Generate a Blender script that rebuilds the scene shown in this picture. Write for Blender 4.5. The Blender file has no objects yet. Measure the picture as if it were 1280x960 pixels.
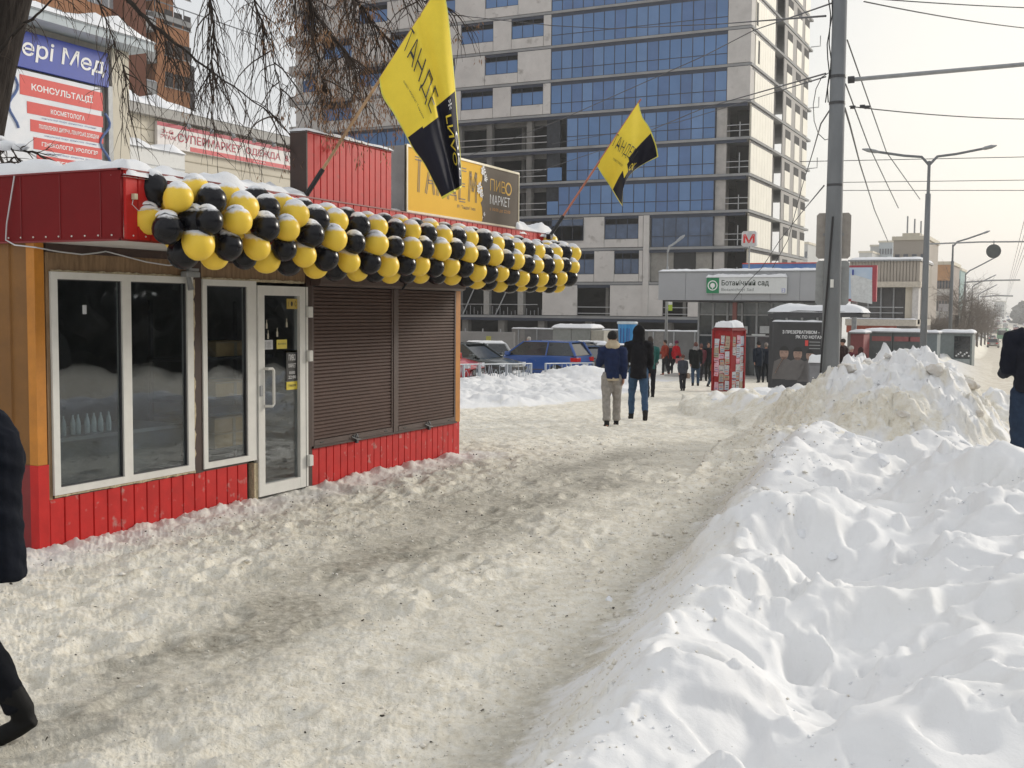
import bpy, math, random
import numpy as np
from mathutils import Vector, Matrix
random.seed(7); np.random.seed(7)
SC = bpy.context.scene
COL = SC.collection
PI = math.pi
# ------------------------------------------------------------------ camera
CZ = 1.85
YAW, PIT, ROLL, F = math.radians(26.1), math.radians(3.84), math.radians(0.5), 1400.0
fw = Vector((-math.sin(YAW)*math.cos(PIT), math.cos(YAW)*math.cos(PIT), -math.sin(PIT)))
rt0 = Vector((math.cos(YAW), math.sin(YAW), 0))
up0 = rt0.cross(fw)
rt = rt0*math.cos(ROLL)+up0*math.sin(ROLL)
up = -rt0*math.sin(ROLL)+up0*math.cos(ROLL)
cam = bpy.data.objects.new('camera', bpy.data.cameras.new('camera'))
COL.objects.link(cam)
cam.matrix_world = Matrix(((rt.x, up.x, -fw.x, 0), (rt.y, up.y, -fw.y, 0), (rt.z, up.z, -fw.z, CZ), (0, 0, 0, 1)))
cam.data.sensor_width = 36; cam.data.lens = F/1280*36
cam.data.clip_start = .05; cam.data.clip_end = 6000
SC.camera = cam
# ------------------------------------------------------------------ light
SUN_AZ = math.radians(28)      # to the right of the street direction (+Y)
SUN_EL = math.radians(17)
wd = bpy.data.worlds.new('World'); SC.world = wd; wd.use_nodes = True
nt = wd.node_tree; nt.nodes.clear()
def N(t, **k):
    n = nt.nodes.new(t)
    for a, b in k.items(): setattr(n, a, b)
    return n
L = nt.links.new
out = N('ShaderNodeOutputWorld'); bg1 = N('ShaderNodeBackground'); bg2 = N('ShaderNodeBackground'); mx = N('ShaderNodeMixShader')
sky = N('ShaderNodeTexSky', sky_type='NISHITA', sun_disc=False, sun_elevation=SUN_EL, sun_rotation=SUN_AZ, air_density=1.4, dust_density=3.0)
L(sky.outputs[0], bg1.inputs[0]); bg1.inputs[1].default_value = .10
# thin overcast over that sky: pale grey cloud sheet, warmer and brighter round the veiled sun
tc = N('ShaderNodeTexCoord'); dt = N('ShaderNodeVectorMath', operation='DOT_PRODUCT'); L(tc.outputs['Generated'], dt.inputs[0])
sd = Vector((math.sin(SUN_AZ)*math.cos(SUN_EL), math.cos(SUN_AZ)*math.cos(SUN_EL), math.sin(SUN_EL)))
dt.inputs[1].default_value = Vector((math.sin(math.radians(4))*math.cos(math.radians(9)), math.cos(math.radians(4))*math.cos(math.radians(9)), math.sin(math.radians(9))))
gl = N('ShaderNodeMapRange', interpolation_type='SMOOTHSTEP'); L(dt.outputs['Value'], gl.inputs[0])
gl.inputs[1].default_value = .93; gl.inputs[2].default_value = 1.0; gl.inputs[3].default_value = 0; gl.inputs[4].default_value = 1
nz = N('ShaderNodeTexNoise'); mp = N('ShaderNodeMapping'); mp.inputs['Scale'].default_value = (1.2, 1.2, 5)
L(tc.outputs['Generated'], mp.inputs[0]); L(mp.outputs[0], nz.inputs['Vector']); nz.inputs['Scale'].default_value = 1.6; nz.inputs['Detail'].default_value = 5
cr = N('ShaderNodeValToRGB'); L(nz.outputs['Fac'], cr.inputs[0])
cr.color_ramp.elements[0].position = .3; cr.color_ramp.elements[0].color = (.76, .775, .80, 1)
cr.color_ramp.elements[1].position = .7; cr.color_ramp.elements[1].color = (.88, .885, .89, 1)
mg = N('ShaderNodeMix', data_type='RGBA'); L(gl.outputs[0], mg.inputs['Factor']); L(cr.outputs[0], mg.inputs[6]); mg.inputs[7].default_value = (1.05, 1.03, .97, 1)
L(mg.outputs[2], bg2.inputs[0]); bg2.inputs[1].default_value = 1.0
mx.inputs[0].default_value = .86
L(bg1.outputs[0], mx.inputs[1]); L(bg2.outputs[0], mx.inputs[2]); L(mx.outputs[0], out.inputs[0])
sun = bpy.data.objects.new('sun', bpy.data.lights.new('sun', 'SUN')); COL.objects.link(sun)
sun.data.energy = 2.1; sun.data.angle = math.radians(12); sun.data.color = (1, .945, .85)
sun.rotation_euler = sd.to_track_quat('Z', 'Y').to_euler()
SC.view_settings.view_transform = 'Standard'; SC.view_settings.look = 'None'
SC.view_settings.exposure = 0.08; SC.view_settings.gamma = 1
SC.render.engine = 'CYCLES'
SC.cycles.use_denoising = True
SC.cycles.max_bounces = 6; SC.cycles.diffuse_bounces = 3; SC.cycles.glossy_bounces = 3; SC.cycles.transmission_bounces = 4
SC.cycles.transparent_max_bounces = 8; SC.cycles.volume_bounces = 0
SC.cycles.caustics_reflective = False; SC.cycles.caustics_refractive = False
SC.render.resolution_x = 1024; SC.render.resolution_y = 768
# ------------------------------------------------------------------ helpers
def at(px, py, depth):                      # a point of the place, seen at pixel (px,py) of the 1280x960 photo, `depth` metres ahead
    d = fw + rt*((px-640)/F) + up*((480-py)/F)
    return Vector((0, 0, CZ)) + d*depth
def onx(px, py, v):
    d = fw + rt*((px-640)/F) + up*((480-py)/F); return Vector((0, 0, CZ)) + d*(v/d.x)
def ony(px, py, v):
    d = fw + rt*((px-640)/F) + up*((480-py)/F); return Vector((0, 0, CZ)) + d*(v/d.y)
def zb(y):
    return float(np.interp(y, [-50, 12, 53, 120, 350, 700, 1500, 3000], [0, 0, -1.45, -2.6, -5.8, -5, 4, 10]))
MATS = {}
def mat(name, col, rough=.6, metal=0., var=.12, vscale=6., bump=0., bscale=30., spec=.5, coat=0., col2=None, dust=0., bdist=.01, noise_stretch=None, dirt=None):
    if name in MATS: return MATS[name]
    m = bpy.data.materials.new(name); m.use_nodes = True; MATS[name] = m
    t = m.node_tree; b = t.nodes['Principled BSDF']; lk = t.links.new
    b.inputs['Roughness'].default_value = rough; b.inputs['Metallic'].default_value = metal
    b.inputs['Specular IOR Level'].default_value = spec; b.inputs['Coat Weight'].default_value = coat
    c = t.nodes.new('ShaderNodeTexCoord'); geo = t.nodes.new('ShaderNodeNewGeometry')
    mpn = t.nodes.new('ShaderNodeMapping'); lk(geo.outputs['Position'], mpn.inputs[0])
    if noise_stretch: mpn.inputs['Scale'].default_value = noise_stretch
    n1 = t.nodes.new('ShaderNodeTexNoise'); n1.inputs['Scale'].default_value = vscale; n1.inputs['Detail'].default_value = 5; n1.inputs['Roughness'].default_value = .65
    lk(mpn.outputs[0], n1.inputs['Vector'])
    r = t.nodes.new('ShaderNodeValToRGB'); lk(n1.outputs['Fac'], r.inputs[0])
    c2 = col2 if col2 else tuple(min(1, x*(1+var)) for x in col)
    c1 = col if col2 else tuple(x*(1-var) for x in col)
    r.color_ramp.elements[0].position = .33; r.color_ramp.elements[1].position = .67
    r.color_ramp.elements[0].color = (*c1, 1); r.color_ramp.elements[1].color = (*c2, 1)
    src = r.outputs[0]
    if dirt:                                  # (colour, scale, threshold): blotches of wear
        n3 = t.nodes.new('ShaderNodeTexNoise'); n3.inputs['Scale'].default_value = dirt[1]; n3.inputs['Detail'].default_value = 6
        lk(geo.outputs['Position'], n3.inputs['Vector'])
        mr = t.nodes.new('ShaderNodeMapRange'); mr.inputs[1].default_value = dirt[2]; mr.inputs[2].default_value = dirt[2]+.14
        lk(n3.outputs['Fac'], mr.inputs[0])
        mm = t.nodes.new('ShaderNodeMix'); mm.data_type = 'RGBA'; lk(mr.outputs[0], mm.inputs['Factor']); lk(src, mm.inputs[6]); mm.inputs[7].default_value = (*dirt[0], 1)
        src = mm.outputs[2]
    if dust:                                  # snow lying on whatever faces up
        sx = t.nodes.new('ShaderNodeSeparateXYZ'); lk(geo.outputs['Normal'], sx.inputs[0])
        n4 = t.nodes.new('ShaderNodeTexNoise'); n4.inputs['Scale'].default_value = 26; n4.inputs['Detail'].default_value = 6; lk(geo.outputs['Position'], n4.inputs['Vector'])
        ad = t.nodes.new('ShaderNodeMath'); ad.operation = 'MULTIPLY_ADD'; lk(n4.outputs['Fac'], ad.inputs[0]); ad.inputs[1].default_value = .45; lk(sx.outputs[2], ad.inputs[2])
        mr = t.nodes.new('ShaderNodeMapRange'); mr.inputs[1].default_value = dust; mr.inputs[2].default_value = dust+.22; lk(ad.outputs[0], mr.inputs[0])
        mm = t.nodes.new('ShaderNodeMix'); mm.data_type = 'RGBA'; lk(mr.outputs[0], mm.inputs['Factor']); lk(src, mm.inputs[6]); mm.inputs[7].default_value = (.8, .81, .83, 1)
        src = mm.outputs[2]
        rr = t.nodes.new('ShaderNodeMapRange'); lk(mr.outputs[0], rr.inputs[0]); rr.inputs[3].default_value = rough; rr.inputs[4].default_value = .8; lk(rr.outputs[0], b.inputs['Roughness'])
    lk(src, b.inputs['Base Color'])
    if bump:
        n2 = t.nodes.new('ShaderNodeTexNoise'); n2.inputs['Scale'].default_value = bscale; n2.inputs['Detail'].default_value = 5
        lk(mpn.outputs[0], n2.inputs['Vector'])
        bp = t.nodes.new('ShaderNodeBump'); bp.inputs['Strength'].default_value = bump; bp.inputs['Distance'].default_value = bdist
        lk(n2.outputs['Fac'], bp.inputs['Height']); lk(bp.outputs[0], b.inputs['Normal'])
    return m
def glass(name, tint=(.75, .8, .82), refl=1.0, rough=.02):
    if name in MATS: return MATS[name]
    m = bpy.data.materials.new(name); m.use_nodes = True; MATS[name] = m
    t = m.node_tree; t.nodes.clear(); lk = t.links.new
    o = t.nodes.new('ShaderNodeOutputMaterial'); a = t.nodes.new('ShaderNodeBsdfTransparent'); g = t.nodes.new('ShaderNodeBsdfGlossy'); x = t.nodes.new('ShaderNodeMixShader')
    fr = t.nodes.new('ShaderNodeLayerWeight'); fr.inputs[0].default_value = .5
    pw = t.nodes.new('ShaderNodeMath'); pw.operation = 'POWER'; pw.inputs[1].default_value = 4.0; lk(fr.outputs['Facing'], pw.inputs[0]); pa = t.nodes.new('ShaderNodeMath'); pa.operation = 'ADD'; pa.inputs[1].default_value = .05; lk(pw.outputs[0], pa.inputs[0])
    mu = t.nodes.new('ShaderNodeMath'); mu.operation = 'MULTIPLY'; mu.inputs[1].default_value = refl*1.9; mu.use_clamp = True
    nn = t.nodes.new('ShaderNodeTexNoise'); nn.inputs['Scale'].default_value = 1.3; bp = t.nodes.new('ShaderNodeBump'); bp.inputs['Strength'].default_value = .25; bp.inputs['Distance'].default_value = .02
    ge = t.nodes.new('ShaderNodeNewGeometry'); lk(ge.outputs['Position'], nn.inputs['Vector']); lk(nn.outputs['Fac'], bp.inputs['Height']); lk(bp.outputs[0], g.inputs['Normal'])
    a.inputs[0].default_value = (*tint, 1); g.inputs['Roughness'].default_value = rough; g.inputs[0].default_value = (.95, .97, 1, 1)
    lk(pa.outputs[0], mu.inputs[0]); lk(mu.outputs[0], x.inputs[0]); lk(a.outputs[0], x.inputs[1]); lk(g.outputs[0], x.inputs[2]); lk(x.outputs[0], o.inputs[0])
    return m
class MB:
    """collects shapes; build() links them as ONE mesh object"""
    def __init__(s): s.v = []; s.f = []
    def add(s, vs, fs):
        o = len(s.v); s.v += [tuple(p) for p in vs]; s.f += [tuple(i+o for i in f) for f in fs]; return s
    def box(s, x0, x1, y0, y1, z0, z1):
        if x0 > x1: x0, x1 = x1, x0
        if y0 > y1: y0, y1 = y1, y0
        if z0 > z1: z0, z1 = z1, z0
        return s.add([(x0,y0,z0),(x1,y0,z0),(x1,y1,z0),(x0,y1,z0),(x0,y0,z1),(x1,y0,z1),(x1,y1,z1),(x0,y1,z1)],
                     [(0,3,2,1),(4,5,6,7),(0,1,5,4),(1,2,6,5),(2,3,7,6),(3,0,4,7)])
    def bbox(s, x0, x1, y0, y1, z0, z1, b=.01):      # box with chamfered vertical and top edges
        if x0 > x1: x0, x1 = x1, x0
        if y0 > y1: y0, y1 = y1, y0
        def ring(i, z): return [(x0+i+b,y0+i,z),(x1-i-b,y0+i,z),(x1-i,y0+i+b,z),(x1-i,y1-i-b,z),(x1-i-b,y1-i,z),(x0+i+b,y1-i,z),(x0+i,y1-i-b,z),(x0+i,y0+i+b,z)]
        vs = ring(0, z0)+ring(0, z1-b)+ring(b, z1)
        fs = [tuple(reversed(range(8))), tuple(range(16, 24))]
        for k in (0, 8):
            for i in range(8): fs.append((k+i, k+(i+1) % 8, k+8+(i+1) % 8, k+8+i))
        return s.add(vs, fs)
    def quad(s, a, b, c, d): return s.add([a, b, c, d], [(0, 1, 2, 3)])
    def tube(s, pts, r, n=8, cap=True, squash=1.):
        pts = [Vector(p) for p in pts]; m = len(pts)
        rs = list(r) if hasattr(r, '__len__') else [r]*m
        vs = []; fs = []
        prev = None
        for i, p in enumerate(pts):
            t = (pts[min(i+1, m-1)]-pts[max(i-1, 0)])
            if t.length < 1e-9: t = Vector((0, 0, 1))
            t.normalize()
            if prev is None:
                a = Vector((0, 0, 1)) if abs(t.z) < .9 else Vector((1, 0, 0))
                u = t.cross(a).normalized()
            else:
                u = (prev-t*prev.dot(t))
                u = u.normalized() if u.length > 1e-6 else t.cross(Vector((1, 0, 0))).normalized()
            prev = u; w = t.cross(u)
            for k in range(n):
                an = 2*PI*k/n; vs.append(p+(u*math.cos(an)+w*math.sin(an)*squash)*rs[i])
        for i in range(m-1):
            for k in range(n): fs.append((i*n+k, i*n+(k+1) % n, (i+1)*n+(k+1) % n, (i+1)*n+k))
        if cap: fs += [tuple(reversed(range(n))), tuple(range((m-1)*n, m*n))]
        return s.add(vs, fs)
    def cyl(s, p0, p1, r0, r1=None, n=12): return s.tube([p0, p1], [r0, r0 if r1 is None else r1], n)
    def lathe(s, c, prof, n=20, axis='z', squash=(1, 1)):
        vs = []; fs = []
        for r, z in prof:
            for k in range(n):
                a = 2*PI*k/n; x, y = r*math.cos(a)*squash[0], r*math.sin(a)*squash[1]
                vs.append((c[0]+x, c[1]+y, c[2]+z) if axis == 'z' else ((c[0]+z, c[1]+x, c[2]+y) if axis == 'x' else (c[0]+x, c[1]+z, c[2]+y)))
        m = len(prof)
        for i in range(m-1):
            for k in range(n): fs.append((i*n+k, i*n+(k+1) % n, (i+1)*n+(k+1) % n, (i+1)*n+k))
        fs += [tuple(reversed(range(n))), tuple(range((m-1)*n, m*n))]
        return s.add(vs, fs)
    def prism(s, poly, h0, h1, axis='z'):            # polygon (a,b) extruded along axis
        n = len(poly)
        def P(a, b, h): return (a, b, h) if axis == 'z' else ((h, a, b) if axis == 'x' else (a, h, b))
        vs = [P(a, b, h0) for a, b in poly]+[P(a, b, h1) for a, b in poly]
        return s.add(vs, [tuple(reversed(range(n))), tuple(range(n, 2*n))]+[(i, (i+1) % n, n+(i+1) % n, n+i) for i in range(n)])
    def ball(s, c, r, nu=12, nv=8, sz=(1, 1, 1), jit=0.):
        vs = [(c[0], c[1], c[2]-r*sz[2])]; fs = []
        for j in range(1, nv):
            ph = PI*j/nv-PI/2
            for i in range(nu):
                a = 2*PI*i/nu; rr = r*(1+random.uniform(-jit, jit))
                vs.append((c[0]+rr*math.cos(ph)*math.cos(a)*sz[0], c[1]+rr*math.cos(ph)*math.sin(a)*sz[1], c[2]+rr*math.sin(ph)*sz[2]))
        vs.append((c[0], c[1], c[2]+r*sz[2])); e = len(vs)-1
        for i in range(nu):
            fs.append((0, 1+(i+1) % nu, 1+i)); fs.append((e, e-nu+i, e-nu+(i+1) % nu))
        for j in range(nv-2):
            for i in range(nu):
                a = 1+j*nu+i; b = 1+j*nu+(i+1) % nu; fs.append((a, b, b+nu, a+nu))
        return s.add(vs, fs)
    def mesh(s, name, m, smooth=False):
        me = bpy.data.meshes.new(name); me.from_pydata(s.v, [], s.f); me.update()
        if m is not None:
            for q in (m if isinstance(m, (list, tuple)) else [m]): me.materials.append(q)
        if smooth: me.polygons.foreach_set('use_smooth', [True]*len(me.polygons))
        return me
    def build(s, name, m, parent=None, smooth=False, label=None, auto=False):
        me = s.mesh(name, m, smooth or auto)
        if auto: me.set_sharp_from_angle(angle=math.radians(38))
        return link(name, me, parent, label)
def pinv(p):                                # inverse world transform of a parent chain, without a depsgraph update
    m = Matrix.Identity(4); q = p
    while q is not None:
        m = q.matrix_parent_inverse @ Matrix.LocRotScale(q.location, q.rotation_euler, q.scale) @ m if False else (q.matrix_parent_inverse @ q.matrix_basis) @ m
        q = q.parent
    return m.inverted()
LOCAL = False                               # True while a prototype is built in its own coordinates round the origin
def link(name, me, parent=None, label=None, loc=None):
    o = bpy.data.objects.new(name, me); COL.objects.link(o)
    if loc is not None: o.location = loc
    if parent is not None:
        o.parent = parent
        if not LOCAL: o.matrix_parent_inverse = pinv(parent)
    if label: o['label'] = label
    return o
def tag(o, label, cat, group=None):
    o['label'] = label; o['category'] = cat
    if group: o['group'] = group
    return o
def thing(name, label, cat, loc=(0, 0, 0), rz=0, group=None):
    o = bpy.data.objects.new(name, None); COL.objects.link(o); o.empty_display_size = .1
    o.location = loc; o.rotation_euler = (0, 0, rz)
    return tag(o, label, cat, group)
def struct(o): o['kind'] = 'structure'; return o
def stuff(o): o['kind'] = 'stuff'; return o
def copy_tree(o, parent=None):
    c = o.copy(); COL.objects.link(c)
    if parent is not None: c.parent = parent
    for ch in KIDS(o): copy_tree(ch, c)
    return c
def KIDS(o): return [x for x in list(COL.objects) if x.parent == o] if False else list(o.children)
def place(o, loc, rz=0, label=None, group=None, sc=None):
    o.location = loc; o.rotation_euler = (0, 0, rz)
    if sc: o.scale = (sc, sc, sc)
    if label: o['label'] = label
    if group: o['group'] = group
    return o
# text as mesh: returns vertices (x right, y up) centred on its box, scaled to the given width/height
def text_data(s, w=None, h=None, bold=0., shear=0., spacing=1.):
    cu = bpy.data.curves.new('t', 'FONT'); cu.body = s; cu.offset = bold; cu.shear = shear; cu.space_character = spacing; cu.resolution_u = 2
    cu.align_x = 'LEFT'
    ob = bpy.data.objects.new('t', cu); COL.objects.link(ob)
    dg = bpy.context.evaluated_depsgraph_get()
    me = bpy.data.meshes.new_from_object(ob.evaluated_get(dg))
    v = np.zeros(len(me.vertices)*3); me.vertices.foreach_get('co', v); v = v.reshape(-1, 3)[:, :2]
    f = [tuple(p.vertices) for p in me.polygons]
    bpy.data.objects.remove(ob); bpy.data.curves.remove(cu); bpy.data.meshes.remove(me)
    if len(v) == 0: return v, f
    mn, mxx = v.min(0), v.max(0); sz = mxx-mn; v = v-(mn+mxx)/2
    sx = w/sz[0] if w else h/sz[1]; sy = h/sz[1] if h else sx
    return v*[sx, sy], f
def text(s, m, o, ex, ey, w=None, h=None, bold=0., parent=None, name='lettering', shear=0., label=None, thick=0.):
    """flat lettering: o = centre, ex/ey = unit directions of reading and of letter height"""
    v, f = text_data(s, w, h, bold, shear)
    ex, ey, o = Vector(ex), Vector(ey), Vector(o)
    b = MB(); b.add([o+ex*p[0]+ey*p[1] for p in v], f)
    return b.build(name, m, parent, label=label)
# numpy noise -------------------------------------------------------------
_rs = np.random.RandomState(11); _perm = _rs.permutation(4096); _g = _rs.rand(4096, 2)*2-1; _g /= np.linalg.norm(_g, axis=1)[:, None]; _h = _rs.rand(4096, 3)
def _ix(i, j): return _perm[(i+_perm[j & 4095]) & 4095]
def noise(x, y):
    i = np.floor(x).astype(int); j = np.floor(y).astype(int); fx = x-i; fy = y-j
    u = fx*fx*fx*(fx*(fx*6-15)+10); v = fy*fy*fy*(fy*(fy*6-15)+10)
    def d(a, b):
        g = _g[_ix(i+a, j+b)]; return g[..., 0]*(fx-a)+g[..., 1]*(fy-b)
    return ((d(0, 0)*(1-u)+d(1, 0)*u)*(1-v)+(d(0, 1)*(1-u)+d(1, 1)*u)*v)*1.5
def fbm(x, y, o=4, g=.5, l=2.03):
    s = 0; a = 1
    for k in range(o): s = s+a*noise(x+k*17.3, y-k*9.1); x = x*l; y = y*l; a *= g
    return s
def cells(x, y, full=False):                            # distance to nearest random point, and its random value
    i = np.floor(x).astype(int); j = np.floor(y).astype(int); best = np.full(x.shape, 9.); val = np.zeros(x.shape); sec = np.full(x.shape, 9.)
    for a in (-1, 0, 1):
        for b in (-1, 0, 1):
            k = _h[_ix(i+a, j+b)]; d = np.hypot(i+a+k[..., 0]-x, j+b+k[..., 1]-y)
            m = d < best; sec = np.where(m, best, np.minimum(sec, d)); best = np.where(m, d, best); val = np.where(m, k[..., 2], val)
    return (best, val, sec-best) if full else (best, val)
def smooth(a, b, x): t = np.clip((x-a)/(b-a), 0, 1); return t*t*(3-2*t)
def snow_cap(name, x0, x1, y0, y1, z, th, parent=None, nx=24, ny=16, edge=.12, rough=.25, m=None, over=.015, label=None, sc=3.):
    """lumpy blanket of snow lying on a rectangle (x0..x1, y0..y1) at height z (number or function)"""
    u = np.linspace(0, 1, nx); v = np.linspace(0, 1, ny); U, V = np.meshgrid(u, v, indexing='ij')
    Xc = x0-over+(x1-x0+2*over)*U; Yc = y0-over+(y1-y0+2*over)*V
    de = np.minimum(np.minimum(Xc-x0+over, x1+over-Xc), np.minimum(Yc-y0+over, y1+over-Yc))
    pr = np.sqrt(np.clip(1-(1-np.clip(de/edge, 0, 1))**2, 0, 1))
    hh = th*pr*(1+rough*fbm(Xc*sc+z*3.1, Yc*sc, 4))+.0
    nn = noise(Xc*sc*2+5, Yc*sc*2)*.02*(pr < .2)
    zz = z+np.maximum(hh, 0)
    vs = np.stack([Xc+nn, Yc+nn, zz], -1).reshape(-1, 3).tolist()
    fs = [(i*ny+j, (i+1)*ny+j, (i+1)*ny+j+1, i*ny+j+1) for i in range(nx-1) for j in range(ny-1)]
    b = MB(); b.add(vs, fs)
    nb = len(b.v)                            # underside, a little below
    b.add([(x0-over, y0-over, z-.012), (x1+over, y0-over, z-.012), (x1+over, y1+over, z-.012), (x0-over, y1+over, z-.012)], [(3, 2, 1, 0)])
    return b.build(name, m or M_SNOW, parent, smooth=True, label=label)
M_SNOW = mat('clean snow', (.80, .81, .83), .75, var=.05, vscale=3, bump=.35, bscale=45, bdist=.006, spec=.3)
M_SNOWD = mat('trodden dirty snow', (.56, .50, .42), .8, col2=(.80, .79, .77), vscale=7, bump=.6, bscale=25, bdist=.02, spec=.3)
M_REDS = mat('red skirt steel with splashes', (.52, .022, .020), .55, spec=.25, var=.12, vscale=6, bump=.12, bscale=14, dirt=((.46, .27, .24), 11., .62))
M_RED = mat('red painted steel', (.52, .022, .020), .5, spec=.25, var=.10, vscale=5, bump=.08, bscale=12, dirt=((.36, .05, .04), 7., .62))
M_REDF = mat('fascia red darkened for shade', (.17, .008, .010), .6, spec=.15, var=.10, vscale=2)  # shade of the end fascia turned from the sun is put into this red
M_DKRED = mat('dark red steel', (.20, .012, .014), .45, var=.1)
M_BROWN = mat('brown painted trim', (.045, .022, .016), .5, var=.2, vscale=9, dirt=((.10, .07, .05), 11., .66))
M_SHUT = mat('brown shutter slats', (.088, .052, .042), .5, spec=.3, var=.10, vscale=4, bump=.05)
M_SHUTB = mat('brown shutter box', (.085, .056, .048), .4, var=.1)
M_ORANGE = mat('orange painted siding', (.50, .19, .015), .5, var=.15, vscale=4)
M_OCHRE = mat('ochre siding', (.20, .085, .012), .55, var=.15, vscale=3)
M_WHITE = mat('white window plastic', (.72, .71, .67), .35, var=.05, vscale=8, dirt=((.5, .47, .4), 13., .70))
M_FOAM = mat('aged mounting foam', (.50, .42, .28), .9, var=.25, vscale=30, bump=1., bscale=60)
M_PLY = mat('weathered brown board', (.17, .10, .05), .7, col2=(.30, .19, .10), vscale=5, noise_stretch=(1, 6, 1), bump=.2)
M_SOFFIT = mat('pale grey soffit', (.55, .54, .53), .6, var=.08, vscale=3)
M_GREY = mat('grey metal', (.30, .31, .32), .45, metal=.3, var=.12)
M_DGREY = mat('dark grey metal', (.05, .05, .055), .5, var=.15)
M_BLACK = mat('black', (.012, .012, .014), .5, var=.2)
M_CONC = mat('concrete', (.42, .40, .38), .85, var=.14, vscale=1.2, bump=.3, bscale=12, dirt=((.28, .27, .26), .8, .60))
M_CONCD = mat('raw dark concrete', (.20, .19, .18), .9, var=.2, vscale=1.0, bump=.4, bscale=8)
M_POLE = mat('grey spun concrete pole', (.17, .18, .19), .75, var=.12, vscale=3, bump=.25, bscale=40, noise_stretch=(1, 1, .3))
M_GLASS = glass('shop window glass')
M_YEL = mat('yellow vinyl', (.72, .42, .05), .4, var=.04, vscale=2)
M_PURE_W = mat('white print', (.8, .8, .8), .5, var=.03)
M_SKIN = mat('skin', (.45, .24, .17), .55, var=.06)
M_WOOD = mat('bare wood pole', (.42, .27, .15), .6, var=.2, vscale=20)
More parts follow.
